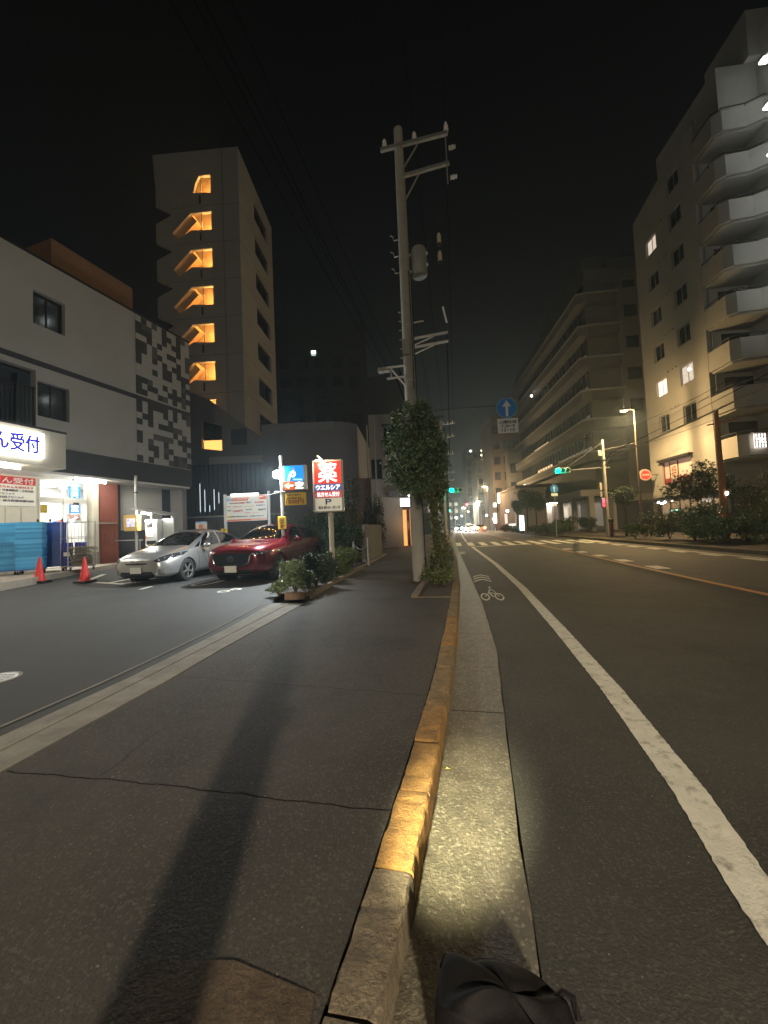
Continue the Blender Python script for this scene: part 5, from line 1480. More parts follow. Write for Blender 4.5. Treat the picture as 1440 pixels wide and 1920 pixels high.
MB().plate([(0, 0), (1.95, 0), (1.95, 3.4), (2.6, 3.4), (2.6, 8.75), (0, 8.75)], [[(0.95, 6.1), (2.0, 6.1), (2.0, 7.9), (0.95, 7.9)], [(-0.0 + 0.05, 4.55), (0.75, 4.55), (0.75, 5.85), (0.05, 5.85)]], 0, 0.2).build('front_wall', mat('tan render', (0.36, 0.31, 0.25), 0.85, var=0.1, vs=0.7), wb2)
MB().box(0, 1.9, 0.35, 1.2, 0, 8.7).box(1.9, 2.6, 0.35, 1.2, 3.42, 8.7).build('body', mat('tan render', (0, 0, 0)), wb2)
wnd(wb2, 0.95, 2.0, 6.1, 7.9, y=0.1); wnd(wb2, 0.05, 0.75, 4.55, 5.85, y=0.1)
MB().box(0.85, 2.15, -0.35, -0.01, 7.92, 8.02).build('window_hood', dark_metal, wb2)
MB().box(1.1, 2.5, -0.6, -0.01, 3.35, 3.75).build('awning', mat('striped awning cloth', (0.10, 0.09, 0.08), 0.8), wb2)
MB().tube((0.35, -0.05, 0), (0.35, -0.05, 8.7), 0.045, n=8).build('downpipe', wall_white, wb2)
# garden wall and dark gate fence on the left of the sidewalk
gw = thing('garden_wall', 'rough grey garden wall with gate panel at the sidewalk edge', 'wall', (-3.55, 14.2, 0.12), R(93))
MB().box(0, 3.6, 0, 0.16, 0, 1.42).build('wall', mat('block wall', (0.20, 0.18, 0.15), 0.9, var=0.2, vs=3, bump=0.6), gw)
for k in range(6):
    MB().box(0.02 + k * 0.6, 0.60 + k * 0.6, -0.012, 0.0, 0.05, 1.36).build('wall_panel', mat('block wall', (0, 0, 0)), gw)
MB().box(3.62, 3.78, -0.02, 0.18, 0, 1.95).build('gate_pillar', mat('block wall', (0, 0, 0)), gw)
MB().box(-0.14, -0.01, -0.01, 0.17, 0, 1.2).build('end_pier', mat('block wall', (0, 0, 0)), gw)
gf = thing('dark_screen_fence', 'tall dark board fence behind the grey garden wall', 'fence', (-4.3, 14.4, 0.12), R(93))
for k in range(12):
    MB().box(k * 0.31, k * 0.31 + 0.30, 0, 0.03, 0, 2.1).build('fence_board', mat('dark fence board', (0.05, 0.045, 0.04), 0.8), gf)
# shop beyond: lit white sign, orange reflections
og_ = glow('orange strip glass', (1.0, 0.36, 0.10), 0.55)
sp = thing('lit_corner_shop', 'small shop beyond the wall with glowing orange glass front', 'building', (-2.55, 25.7, 0.1), R(96))
MB().box(-1.0, 7.0, 0.6, 5.0, 0, 4.6).build('body', wall_brown, sp)
for k, (ya, yb, mm_) in enumerate(((0.62, 0.78, 1), (0.85, 0.93, 0), (1.0, 1.25, 1), (1.32, 1.40, 1), (1.5, 1.62, 0), (1.7, 1.78, 1))):
    MB().box(-1.06, -1.003, ya, yb, 0.1, 2.4).build('end_glass_strip', og_ if mm_ else pane_dark, sp)
MB().box(-1.0, 7.0, -0.1, 0.6, 2.55, 2.75).build('canopy', wall_white, sp)
og = glow('orange shop glass', (1.0, 0.38, 0.10), 0.9)
for k in range(8):
    MB().box(-0.9 + k * 0.95, -0.9 + k * 0.95 + (0.5 if k % 2 else 0.3), 0.56, 0.58, 0.15, 2.5).build('glass_panel', og if k % 3 != 2 else pane_dark, sp)
    MB().box(-0.98 + k * 0.95, -0.93 + k * 0.95, 0.50, 0.60, 0.0, 2.55).build('mullion', dark_metal, sp)
lamp('shop_spill', 'POINT', (-1.8, 1.0, 1.4), 5, (1.0, 0.5, 0.2), 0.3, sp)
ss = thing('white_box_sign', 'glowing white box sign projecting over the far sidewalk', 'sign', (-3.45, 22.4, 2.62), R(11))
MB().bbox(0, 0.66, -0.08, 0.08, 0.0, 0.46, 0.02).build('light_box', glow('white box light', (1, 1, 1), 4), ss)
MB().ell((0.52, 0.1, 0.72), (0.09, 0.06, 0.20), 12, 8).build('round_lamp', glow('white box light', (1, 1, 1), 4), ss)
MB().tube((0.33, 0.0, 0.46), (0.33, 0.3, 0.9), 0.02, n=6).build('bracket', dark_metal, ss)
# dark far block with one small lit window
fb = thing('far_dark_block', 'dark distant apartment block with one tiny lit window between tower and pole', 'building', (-27.5, 55, 0), R(11.3))
MB().box(0, 14.5, 0, 12, 0, 34).build('body', mat('night block', (0.045, 0.05, 0.055), 0.9), fb)
MB().box(14.51, 22, 2, 12, 0, 26).build('wing', mat('night block', (0, 0, 0)), fb)
for k in range(9):
    for q in range(5):
        MB().box(1.0 + q * 2.7, 2.6 + q * 2.7, -0.05, 0.0, 3 + 3 * k, 4.5 + 3 * k).build('window', pane_dark, fb)
MB().box(5.9, 6.6, -0.09, -0.055, 29.3, 29.75).build('lit_window', glow('pale window light', (0.8, 1, 0.75), 1.6), fb)
MB().box(5.9, 6.6, -0.09, -0.055, 28.95, 29.25).build('lit_window', glow('dim window light', (0.6, 0.8, 0.7), 0.35), fb)

# ================================================================== UTILITY POLE
up_ = thing('utility_pole', 'tall concrete utility pole with transformer and crossarms beside the street tree', 'pole', (-1.0, 8.85, 0.12), 0)
def PX(x, y, z): return (x + 1.0, y - 8.85, z - 0.12)
MB().path([(0, 0, 0), (0.0, -0.02, 3), (0.0, -0.07, 7), (0.0, -0.10, 10.72)], [0.155, 0.145, 0.125, 0.105], 20).build('shaft', pole_conc, up_, smooth=True)
for z in (3.6, 4.6, 5.3, 5.9, 6.4, 7.2, 7.9, 8.9, 9.3): MB().lathe([(0.150 - 0.004 * z, 0), (0.156 - 0.004 * z, 0.0), (0.156 - 0.004 * z, 0.035), (0.150 - 0.004 * z, 0.035)], (0, -0.06, z), n=16).build('steel_band', steel, up_)
def arm(a, b, w=0.05, nm='crossarm'): return MB().bar(PX(*a), PX(*b), w, w).build(nm, steel, up_)
arm((-1.42, 8.60, 10.28), (0.15, 8.78, 10.50), 0.075)
arm((-1.0, 8.70, 9.62), (0.15, 8.83, 9.82), 0.07)
arm((0.10, 8.80, 9.3), (0.10, 8.80, 10.48), 0.03, 'strut')
arm((-1.0, 8.75, 9.75), (-0.55, 8.73, 10.35), 0.03, 'strut'); arm((-0.95, 8.75, 9.0), (-0.55, 8.78, 9.68), 0.03, 'strut')
def insul(x, y, z, h=0.22, horiz=False):
    pr = [(0.03, 0), (0.055, 0.02), (0.03, 0.05), (0.06, 0.08), (0.03, 0.12), (0.05, 0.15), (0.02, h)]
    m_ = MB().lathe(pr, PX(x, y, z) if not horiz else (0, 0, 0), n=12)
    if horiz:
        m_.v = [(PX(x, y, z)[0] + q[2], PX(x, y, z)[1] + q[1], PX(x, y, z)[2] + q[0]) for q in m_.v]
    return m_.build('insulator', white_plastic, up_)
insul(-1.32, 8.62, 10.33); insul(-0.62, 8.70, 10.42); insul(0.12, 8.78, 10.52, 0.26); insul(0.16, 8.8, 10.15, 0.16, True); insul(0.16, 8.82, 9.45, 0.16, True)
MB().lathe([(0.0, 0), (0.16, 0.0), (0.185, 0.03), (0.185, 0.60), (0.16, 0.66), (0.0, 0.68)], PX(-0.66, 8.82, 7.22), n=24).build('transformer', mat('grey transformer', (0.30, 0.30, 0.28), 0.5), up_, smooth=True)
for z in (7.35, 7.75): MB().bar(PX(-0.95, 8.78, z), PX(-0.80, 8.8, z), 0.05).build('transformer_bracket', steel, up_)
for z in (7.45, 7.72): MB().ell(PX(-0.47, 8.78, z), (0.03, 0.03, 0.045), 8, 6).build('bushing', white_plastic, up_)
for z in (7.95, 7.52):
    MB().lathe([(0.035, 0), (0.05, 0.02), (0.045, 0.10), (0.05, 0.12), (0.045, 0.20), (0.03, 0.24)], PX(-0.17, 8.85, z), n=12).build('fuse_cutout', mat('cream porcelain', (0.66, 0.58, 0.42), 0.4), up_)
    MB().lathe([(0.045, -0.05), (0.045, 0.0)], PX(-0.17, 8.85, z), n=12).build('fuse_cap', black, up_)
    MB().path([PX(-0.47, 8.78, z - 0.25 + 0.05), PX(-0.38, 8.8, z + 0.08), PX(-0.27, 8.82, z + 0.08), PX(-0.17, 8.85, z + 0.02)], 0.010, 5).build('jumper_wire', dark_metal, up_)
MB().path([PX(0.10, 8.80, 9.3), PX(-0.17, 8.85, 8.2)], 0.006, 5).build('drop_wire', dark_metal, up_)
MB().path([PX(-0.17, 8.85, 7.5), PX(-0.12, 8.9, 6.6), PX(-0.08, 8.95, 5.9)], 0.006, 5).build('drop_wire', dark_metal, up_)
MB().tube(PX(-0.16, 8.88, 6.45), PX(-0.09, 8.92, 6.0 + 0.08), 0.022, n=8).build('wire_sleeve', white_plastic, up_)
for z in (5.66, 5.87):
    arm((-0.95, 8.8, z - 0.12), (-0.08, 8.96, z), 0.045); arm((-0.9, 8.82, z - 0.28), (-0.4, 8.92, z - 0.06), 0.025, 'strut')
arm((-0.9, 8.82, 6.14), (-0.62, 8.86, 6.17), 0.03)
for z in (5.12, 4.86): arm((-1.52, 8.66, z - 0.04), (-1.0, 8.75, z), 0.04)
arm((-1.42, 8.68, 5.10), (-1.42, 8.68, 4.84), 0.03, 'strut'); arm((-1.42, 8.68, 5.06), (-1.0, 8.78, 4.5), 0.03, 'strut')
MB().bbox(-0.74, -0.46, -0.14, 0.02, 4.92, 5.02, 0.02).build('cable_closure', mat('closure grey', (0.35, 0.35, 0.33), 0.5), up_)
for z in (7.25, 7.65, 8.05): MB().path([(-0.13, -0.08, z), (-0.22, -0.12, z - 0.04), (-0.24, -0.12, z + 0.06), (-0.30, -0.14, z + 0.08)], 0.012, 5).build('hook', steel, up_)
for k_ in range(3): MB().path([(0.10 - 0.07 * k_, -0.17, 7.2), (0.11 - 0.07 * k_, -0.16, 5.0), (0.10 - 0.06 * k_, -0.16, 4.4)], 0.010, 5).build('pole_cable', dark_metal, up_)
MB().bbox(-0.12, 0.06, -0.26, -0.13, 5.2, 5.55, 0.01).build('junction_box', mat('grey transformer', (0, 0, 0)), up_)
MB().path([(0.14, -0.1, 6.9), (0.15, -0.1, 4.0), (0.16, -0.05, 0.3)], 0.012, 6).build('riser_pipe', dark_metal, up_)
for k in range(6): MB().tube((-0.14, -0.06, 5.2 + 0.22 * k), (-0.20, -0.07, 5.2 + 0.22 * k), 0.012, n=6).build('step_bolt', steel, up_)
# overhead wires
wire_m = mat('wire', (0.012, 0.012, 0.012), 1.0, spec=0.0)
wire_w = mat('weathered cable', (0.30, 0.29, 0.27), 0.5)
def wire(label, pts, r, sag, m=wire_m, grp='overhead wires from the tall pole'):
    out = []
    for a, b in zip(pts[:-1], pts[1:]):
        for i in range(14):
            t = i / 14; p = Vector(a).lerp(Vector(b), t); p.z -= sag * 4 * t * (1 - t); out.append(p)
    out.append(Vector(pts[-1]))
    o = MB().path(out, r, 5).build('overhead_wire', m)
    return tag(o, label, 'wire', grp)
wire('thicker overhead cable running from the low left arm over the sidewalk', [(-1.52, 8.66, 5.08), (-1.62, -12, 5.15)], 0.0035, 0.25, wire_m)
wire('thin cable just above the thicker one over the sidewalk', [(-1.52, 8.66, 5.14), (-1.62, -12, 5.45)], 0.0025, 0.22, wire_m)
wire('upper left sidewalk wire passing behind the tower', [(-1.9, 12.5, 6.4), (-1.80, 3.6, 5.65), (-1.85, -12, 5.9)], 0.003, 0.15, wire_m)
wire('fourth thin sidewalk wire, leftmost of the low ones', [(-1.52, 8.66, 4.86), (-1.80, -12, 4.9)], 0.003, 0.2, wire_m)
wire('fifth thin sidewalk wire just right of the leftmost', [(-1.30, 8.66, 5.12), (-1.38, -12, 5.3)], 0.003, 0.3, wire_m)
for k_ in range(3):
    wire(['left', 'middle', 'right'][k_] + ' low telephone wire running away behind the street tree', [(-1.4 + 0.15 * k_, 8.9, 5.1), (-1.6 + 0.1 * k_, 33, 5.2 + 0.2 * k_)], 0.012, 0.3)
    wire(['left', 'middle', 'right'][k_] + ' wire between the second and third far poles', [(-1.7 + 0.5 * k_, 33, 8.8), (-2.1 + 0.5 * k_, 58, 8.2)], 0.02, 0.5)
wire('high wire from the left pin of the top crossarm', [(-1.32, 8.62, 10.55), (-1.3, -16, 10.5)], 0.008, 0.5)
wire('high wire from the middle pin of the top crossarm', [(-0.62, 8.70, 10.64), (-0.5, -16, 10.6)], 0.008, 0.5)
wire('high wire from the right pin of the top crossarm', [(0.12, 8.78, 10.78), (0.2, -16, 10.7)], 0.008, 0.5)
for k, (x, z) in enumerate(((-1.32, 10.55), (-0.62, 10.64), (0.12, 10.78))):
    wire(['left', 'middle', 'right'][k] + ' high wire running away to the second pole', [(x, 8.7, z), (x - 0.35, 33, 9.5)], 0.008, 0.5)
for k, z in enumerate((5.66, 5.87)):
    wire(['lower', 'upper'][k] + ' low wire running away from the right bracket arm', [(-0.1, 8.95, z), (-0.7, 33, 6.2 + 0.3 * k)], 0.008, 0.35)
# second and third poles along the left kerb
def far_pole(loc, label, h=10.3):
    t = thing('far_utility_pole', label, 'pole', loc, 0, 'utility poles farther along the left kerb')
    MB().path([(0, 0, 0), (0, 0, h)], [0.16, 0.11], 12).build('shaft', pole_conc, t)
    for z, w in ((h - 0.4, 0.95), (h - 1.5, 0.9), (h - 3.0, 0.85)):
        MB().bar((-w * 0.5, 0, z), (w * 1.3, 0, z + 0.05), 0.09).build('crossarm', steel, t)
        for x in (-0.4, 0.3, 0.7, 1.1): MB().lathe([(0.05, 0), (0.07, 0.04), (0.04, 0.1), (0.06, 0.16), (0.02, 0.22)], (x * w, 0, z + 0.05), n=8).build('insulator', white_plastic, t)
    return t
far_pole((-1.35, 33, 0.12), 'second utility pole, half hidden behind the street tree')
far_pole((-1.75, 58, 0.12), 'third and farthest utility pole down the left kerb', 9.5)

# ================================================================== STREET TREE WITH IVY, PLANTER
rng = np.random.default_rng(4)
tr_ = thing('street_tree', 'dense dark green street tree wrapped in ivy beside the utility pole', 'tree', (-0.55, 8.25, 0.10))
def TX(x, y, z): return (x + 0.55, y - 8.25, z - 0.10)
MB().path([(0, 0, 0), (0.02, 0, 0.8), (-0.02, 0.05, 1.6), (-0.15, 0.0, 2.3), (-0.35, 0.0, 3.0), (-0.40, 0, 3.8)], [0.10, 0.085, 0.075, 0.065, 0.05, 0.02], 10).build('trunk', bark, tr_, smooth=True)
for a, b in (((-0.1, 0, 2.0), (0.1, 0.2, 2.8)), ((-0.25, 0, 2.6), (-0.8, 0.1, 3.0)), ((-0.15, 0, 2.3), (-0.6, -0.4, 2.7)), ((-0.3, 0, 2.9), (-0.1, 0.4, 3.5))):
    MB().tube(a, b, 0.035, 0.012, 7).build('limb', bark, tr_)
bl = []
for (x, z, rx, rz) in ((-0.92, 3.55, .40, .42), (-1.2, 3.15, .36, .34), (-1.38, 2.72, .27, .30), (-0.95, 2.85, .45, .45), (-0.55, 3.1, .38, .45), (-0.72, 3.86, .26, .22), (-0.45, 2.7, .30, .34), (-1.15, 2.42, .34, .24), (-0.70, 2.32, .32, .26), (-1.45, 2.45, .18, .16), (-0.35, 3.05, .22, .2), (-0.52, 3.55, .24, .2)):
    bl.append((*TX(x, 8.2 + rng.uniform(-.25, .25), z), rx * .92, rx * .92, rz * .92))
for q in range(26):
    a_ = rng.uniform(0, 2 * pi); x_ = -0.9 + 0.62 * cos(a_); z_ = 3.05 + 0.95 * sin(a_)
    bl.append((*TX(x_, 8.2 + rng.uniform(-.3, .3), z_), rng.uniform(.03, .10), rng.uniform(.03, .10), rng.uniform(.08, .2), 0.004))
leaves(bl, 15000, 0.042, rng, skin=0.30, jit=0.20).build('crown', leaf_green, tr_, kind='stuff')
b2 = [(*TX(x, 8.25, z), rx, rx, rz) for x, z, rx, rz in ((-0.42, 2.25, .22, .3), (-0.50, 1.85, .17, .3), (-0.52, 1.4, .15, .35), (-0.46, 1.0, .18, .3), (-0.50, 0.62, .24, .28), (-0.56, 0.33, .30, .20), (-0.40, 0.35, .2, .2), (-0.62, 2.1, .2, .2), (-0.27, 0.8, .09, .2))]
leaves(b2, 6500, 0.034, rng, skin=0.5).build('ivy', leaf_ivy, tr_, kind='stuff')
pl = thing('tree_planter', 'x', 'x'); tag(pl, 'soil tree pit edged with concrete strips at the kerb', 'planter')
MB().flat([(-0.80, 6.78), (kerb_x(6.7) - 0.15, 6.78), (kerb_x(9.4) - 0.15, 9.5), (-0.84, 9.5)], 0.137).build('soil', soil, pl)
MB().box(-0.92, -0.80, 6.72, 9.55, 0.05, 0.175).build('side_edging', conc_kerb, pl)
MB().box(-0.80, -0.25, 6.70, 6.76, 0.05, 0.142).build('front_edging', conc_kerb, pl)

# ================================================================== HEDGE BED
hb = thing('hedge_bed', 'x', 'x'); del hb['label'], hb['category']; hb['kind'] = 'structure'
strip(lambda y: sw_x(y) - 0.80, lambda y: sw_x(y) - 0.12, ys(6.95, 13.0, 0.6), 0.16).build('bed_soil', soil, hb)
rr = random.Random(4)
y = 6.62
while y < 17.6:
    L_ = 0.6; x = sw_x(y + 0.3)
    x1 = sw_x(y + 0.59)
    a = math.atan2(x1 - sw_x(y), 0.59)
    b = MB(); b.obox((x - 0.06, y + 0.3, 0.135), (0.115, L_ - 0.012, 0.12), Matrix.Rotation(-a, 3, 'Z'))
    b.build('edge_stone', conc_kerb, hb); y += L_
blk = MB().bbox(-0.20, 0.20, -0.08, 0.08, 0, 0.13, 0.02).build('end_block', mat('brownish concrete', (0.30, 0.20, 0.14), 0.9, var=0.3, vs=10, bump=0.8), hb, loc=(-3.02, 6.62, 0.13), rot=(0, 0, R(8)))
def shrub(name, label, cx, cy_, r, h, n, size, m, grp=None, z=0.14, k=5, seed=1, stem=True):
    rg = np.random.default_rng(seed)
    t = thing(name, label, 'shrub', (cx, cy_, z), 0, grp)
    if stem:
        b = MB()
        for q in range(5):
            a = q * 1.3; b.path([(0, 0, 0), (cos(a) * r * .2, sin(a) * r * .2, h * .3), (cos(a) * r * .5, sin(a) * r * .5, h * .65)], [0.018, 0.013, 0.006], 5)
        b.build('stems', bark, t)
    leaves(blob_cluster((0, 0, h * 0.50), (r, r, h * 0.5), k, rg), n, size, rg).build('foliage', m, t, kind='stuff')
    return t
hg = 'shrubs in the hedge bed by the parking lot'
shrub('azalea_shrub', 'pale leafed azalea at the near end of the hedge bed', -3.32, 7.25, 0.42, 0.74, 3800, 0.034, leaf_pale, hg, seed=11)
shrub('azalea_shrub', 'low ragged azalea spilling over the lot corner before the hedge', -3.52, 6.95, 0.26, 0.36, 1100, 0.032, leaf_pale, hg, seed=12)
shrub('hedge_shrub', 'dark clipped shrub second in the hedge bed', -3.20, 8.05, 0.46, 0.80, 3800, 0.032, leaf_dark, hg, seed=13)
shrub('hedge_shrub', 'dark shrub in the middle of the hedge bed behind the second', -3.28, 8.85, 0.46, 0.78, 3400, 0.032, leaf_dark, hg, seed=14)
shrub('hedge_shrub', 'mid green shrub before the drugstore sign post', -3.33, 9.75, 0.46, 0.74, 3000, 0.034, leaf_bright, hg, seed=15)
shrub('hedge_shrub', 'yellow green shrub at the far end of the hedge bed', -3.38, 10.7, 0.50, 0.80, 3000, 0.036, leaf_bright, hg, seed=16)
shrub('hedge_shrub', 'straggling yellow green shrub beside the left chain post', -3.9, 11.9, 0.55, 0.85, 2200, 0.038, leaf_bright, hg, seed=17)
bg_ = 'tall dark shrubs behind the drugstore sign'
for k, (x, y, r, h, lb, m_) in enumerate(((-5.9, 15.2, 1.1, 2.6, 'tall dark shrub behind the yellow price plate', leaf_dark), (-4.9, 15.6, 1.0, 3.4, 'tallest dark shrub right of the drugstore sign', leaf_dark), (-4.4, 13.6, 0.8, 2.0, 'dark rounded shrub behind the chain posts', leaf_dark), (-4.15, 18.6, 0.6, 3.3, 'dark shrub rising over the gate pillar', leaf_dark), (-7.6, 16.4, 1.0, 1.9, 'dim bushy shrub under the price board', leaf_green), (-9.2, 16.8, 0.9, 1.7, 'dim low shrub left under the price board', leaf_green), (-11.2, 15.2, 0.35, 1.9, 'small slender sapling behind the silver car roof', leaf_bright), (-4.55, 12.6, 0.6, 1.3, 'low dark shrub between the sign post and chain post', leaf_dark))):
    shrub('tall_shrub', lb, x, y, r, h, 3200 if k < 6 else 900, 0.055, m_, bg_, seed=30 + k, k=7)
# ================================================================== APARTMENT BLOCK (right)
# local x = along the street away from the camera, local y = towards the street
au = Vector((sin(R(-6.1)), cos(R(-6.1)), 0)); an_ = Vector((cos(R(-6.1)), -sin(R(-6.1)), 0))
AO = an_ * 19.01 + au * 26.2
ap = thing('apartment_block', 'tall pale apartment block with two columns of windows and curved corner balconies', 'building', AO, R(96.1))
def wallplate(parent, name, outer, holes, y0, y1, m):
    """street facing wall: front at y1 > y0; x runs away from the camera"""
    b = MB().plate([(-x, z) for x, z in outer][::-1], [[(-x, z) for x, z in h][::-1] for h in holes], -y1, -y0)
    b.v = [(-x, -y, z) for x, y, z in b.v]
    return b.build(name, m, parent)
rows = [8.45, 11.22, 14.0, 16.85, 19.7, 22.5, 25.1]
hol = []
for k, z in enumerate(rows):
    if k < 7: hol.append([(1.35, z - 0.64), (2.65, z - 0.64), (2.65, z + 0.64), (1.35, z + 0.64)])
    if k < 6: hol.append([(4.15, z - 0.62), (5.40, z - 0.62), (5.40, z + 0.62), (4.15, z + 0.62)])
hol.append([(2.2, 3.75), (5.5, 3.75), (5.5, 5.50), (2.2, 5.50)])
hol.append([(1.15, 4.35), (1.40, 4.35), (1.40, 4.85), (1.15, 4.85)])
outer = [(0, 3.05), (0, 27.1), (3.0, 26.7), (6.9, 25.9), (6.9, 3.05)]
wallplate(ap, 'street_wall', outer, hol, -0.25, 0.0, wall_apt)
MB().box(0, 6.9, -12, -0.26, 3.05, 25.85).build('body', wall_apt, ap)
MB().box(-0.15, 6.9, -0.5, -0.002, 2.85, 3.04).build('string_course', wall_grey, ap)
lit_c = mat('lit curtain', (0.6, 0.5, 0.45), 0.8, emit=(1.0, 0.70, 0.52), es=0.75, var=0.25, vs=5)
def swnd(parent, x0, x1, z0, z1, pm=pane_dark, label=None):
    f = MB(); t = 0.05; y = -0.18
    f.box(x0, x1, y, y + 0.06, z0, z0 + t).box(x0, x1, y, y + 0.06, z1 - t, z1).box(x0, x0 + t, y, y + 0.06, z0 + t, z1 - t).box(x1 - t, x1, y, y + 0.06, z0 + t, z1 - t)
    f.box((x0 + x1) / 2 - t / 2, (x0 + x1) / 2 + t / 2, y, y + 0.065, z0 + t, z1 - t)
    w = f.build('window', alu, parent, label=label)
    MB().box(x0 + t, x1 - t, y + 0.02, y + 0.03, z0 + t, z1 - t).build('pane', pm, w)
    MB().box(x0 - 0.03, x1 + 0.03, -0.02, 0.035, z0 - 0.06, z0 - 0.004).build('sill', wall_grey, w)
    return w
lit_k = mat('half lit room', (0.1, 0.1, 0.1), 0.5, emit=(0.9, 0.75, 0.6), es=0.30, var=0.9, vs=3)
for k, z in enumerate(rows):
    swnd(ap, 1.35, 2.65, z - 0.64, z + 0.64, lit_k if k == 1 else pane_dark, 'window with a lit room behind' if k == 1 else None)
    if k == 1: MB().ell((1.9, -0.10, z + 0.25), (0.10, 0.03, 0.07), 10, 6).build('room_lamp', glow('room lamp', (1, 0.95, 0.85), 9), ap)
    if k < 6: swnd(ap, 4.15, 5.40, z - 0.62, z + 0.62, lit_c if k == 1 else (lit_k if k == 5 else pane_dark), 'window with a pink lit curtain' if k == 1 else None)
    for dx in (3.0, 3.35, 3.9): MB().tube((dx, 0.0, z + 0.9), (dx, 0.07, z + 0.88), 0.06, n=10).build('vent_cap', wall_grey, ap)
# glazed signs of the ground floor restaurant
cream_lit = mat('dim lit poster', (0.55, 0.40, 0.34), 0.6, emit=(0.8, 0.45, 0.35), es=0.10)
maroon = mat('maroon trim', (0.20, 0.03, 0.03), 0.6)
rp = MB().box(2.2, 5.5, -0.24, -0.20, 3.75, 5.50).build('restaurant_poster', cream_lit, ap)
MB().box(2.2, 5.5, -0.195, -0.17, 3.75, 4.25).build('poster_band', maroon, rp)
for x in (2.2, 3.85, 4.75, 5.42): MB().box(x, x + 0.08, -0.19, -0.14, 3.76, 5.48).build('poster_bar', maroon, rp)
MB().box(3.95, 4.70, -0.165, -0.15, 3.95, 5.35).build('poster_panel', mat('pale poster', (0.6, 0.52, 0.45), 0.6), rp)
text('poster_lettering', '焼', 0.55, 0.95, maroon, rp, (4.32, -0.145, 4.70), rot=(R(90), 0, R(180)))
MB().box(2.0, 5.6, 0.0, 0.30, 5.55, 5.72).build('poster_awning', dark_metal, ap)
# ground floor of the restaurant: dark glazing, lights, pergola
MB().box(-0.1, 6.9, -3.0, -0.6, 0.13, 2.85).build('ground_floor', mat('dark shopfront', (0.05, 0.04, 0.035), 0.4), ap)
for k in range(6):
    MB().box(0.3 + k * 1.1, 1.2 + k * 1.1, -0.59, -0.56, 0.6, 2.5).build('shop_window', mat('shop window warm', (0.1, 0.08, 0.05), 0.2, emit=(1.0, 0.62, 0.3), es=0.12, var=0.9, vs=4), ap)
MB().box(-1.0, 7.0, -0.6, 1.1, 2.55, 2.68).build('eave', dark_metal, ap)
for k, (x, z, c_) in enumerate(((4.5, 2.4, (1, .95, .85)), (4.1, 2.33, (1, .98, .9)), (3.75, 2.4, (1, 1, .95)), (2.9, 2.42, (1, .55, .35)), (2.5, 1.75, (.3, 1, .6)), (3.0, 1.72, (.3, .9, .6)))):
    o = thing('eave_lamp', ['left white bulb', 'middle white bulb', 'right white bulb', 'small orange bulb', 'lower green bulb', 'upper green bulb'][k] + ' glowing under the restaurant eave', 'lamp', AO + au * x + an_ * (-1.0) + Vector((0, 0, z)), 0, 'bulbs under the restaurant eave')
    MB().ell((0, 0, 0), (0.09, 0.09, 0.06), 10, 6).build('bulb', glow('bulb %d' % k, c_, 14 if k < 3 else 3), o)
    MB().tube((0, 0, 0.05), (0, 0, 0.18 if k < 4 else 0.5), 0.01, n=5).build('cord', black, o)
# round red sign on the wall corner
rs = thing('round_red_sign', 'round dull red illuminated shop sign projecting by the apartment corner', 'sign', AO + au * 6.0 - an_ * 1.0 + Vector((0, 0, 4.7)), R(8))
MB().lathe([(0.0, -0.10), (0.44, -0.10), (0.46, -0.07), (0.46, 0.07), (0.44, 0.10), (0.0, 0.10)], (0, 0, 0), 'Y', 32).build('disc', mat('pale sign rim', (0.55, 0.42, 0.36), 0.5), rs)
MB().lathe([(0.0, -0.112), (0.36, -0.112), (0.36, -0.10)], (0, 0, 0), 'Y', 32).build('red_face', mat('dull red face', (0.42, 0.04, 0.03), 0.5, emit=(0.6, 0.06, 0.04), es=0.12), rs)
text('lettering', '本日営業', 0.55, 0.12, white_sign, rs, (0, -0.118, 0), bold=0.02)
MB().bar((0.46, 0, 0), (1.0, 0, 0), 0.05).build('bracket', dark_metal, rs)
# corner balconies: walls rise in steps round the near end
rail = mat('dark railing', (0.03, 0.03, 0.03), 0.5)
tops = [5.95, 8.85, 11.70, 14.50, 17.35, 20.15, 22.95, 25.75]
par = [(0.0, -0.02), (-1.75, 0.02), (-2.1, -0.35), (-2.2, -1.6), (-2.6, -2.3), (-2.6, -7.0)]
def offs(pts, d):
    return [(x + (d if i > 1 else 0), y - d) for i, (x, y) in enumerate(pts)]
for k, z in enumerate(tops):
    inner = [(0.0, -0.16), (-1.70, -0.12), (-1.97, -0.42), (-2.07, -1.65), (-2.47, -2.35), (-2.47, -7.0)]
    MB().prism(par + inner[::-1], z - 1.25, z).build('balcony_parapet', wall_apt, ap)
    MB().prism([(0.0, -0.15), (-1.68, -0.13), (-1.95, -0.44), (-2.05, -1.66), (-2.45, -2.36), (-2.45, -7.0), (0, -7.0)], z - 1.38, z - 1.26).build('balcony_slab', wall_apt, ap)
    MB().path([(x + .06, y - .06, z + 0.22) for x, y in par], 0.03, 6).build('balcony_rail', rail, ap)
    for (x, y) in par[:5]: MB().tube((x + .06, y - .06, z), (x + .06, y - .06, z + 0.22), 0.018, n=5).build('rail_post', rail, ap)
    MB().box(-0.02, 0.0, -6.5, -0.9, z - 1.2, z + 1.2).build('balcony_door', pane_dark, ap)
    MB().bbox(-0.95, -0.20, -1.25, -0.75, z - 1.24, z - 0.5 + 0.6, 0.02).build('air_conditioner', white_plastic, ap)
    MB().tube((-0.12, -0.3, z - 1.2), (-0.12, -0.3, z + 1.6), 0.05, n=8).build('downpipe', wall_grey, ap)
MB().box(0.001, 0.03, -12, -0.27, 3.0, 27.0).build('end_wall', wall_apt, ap)
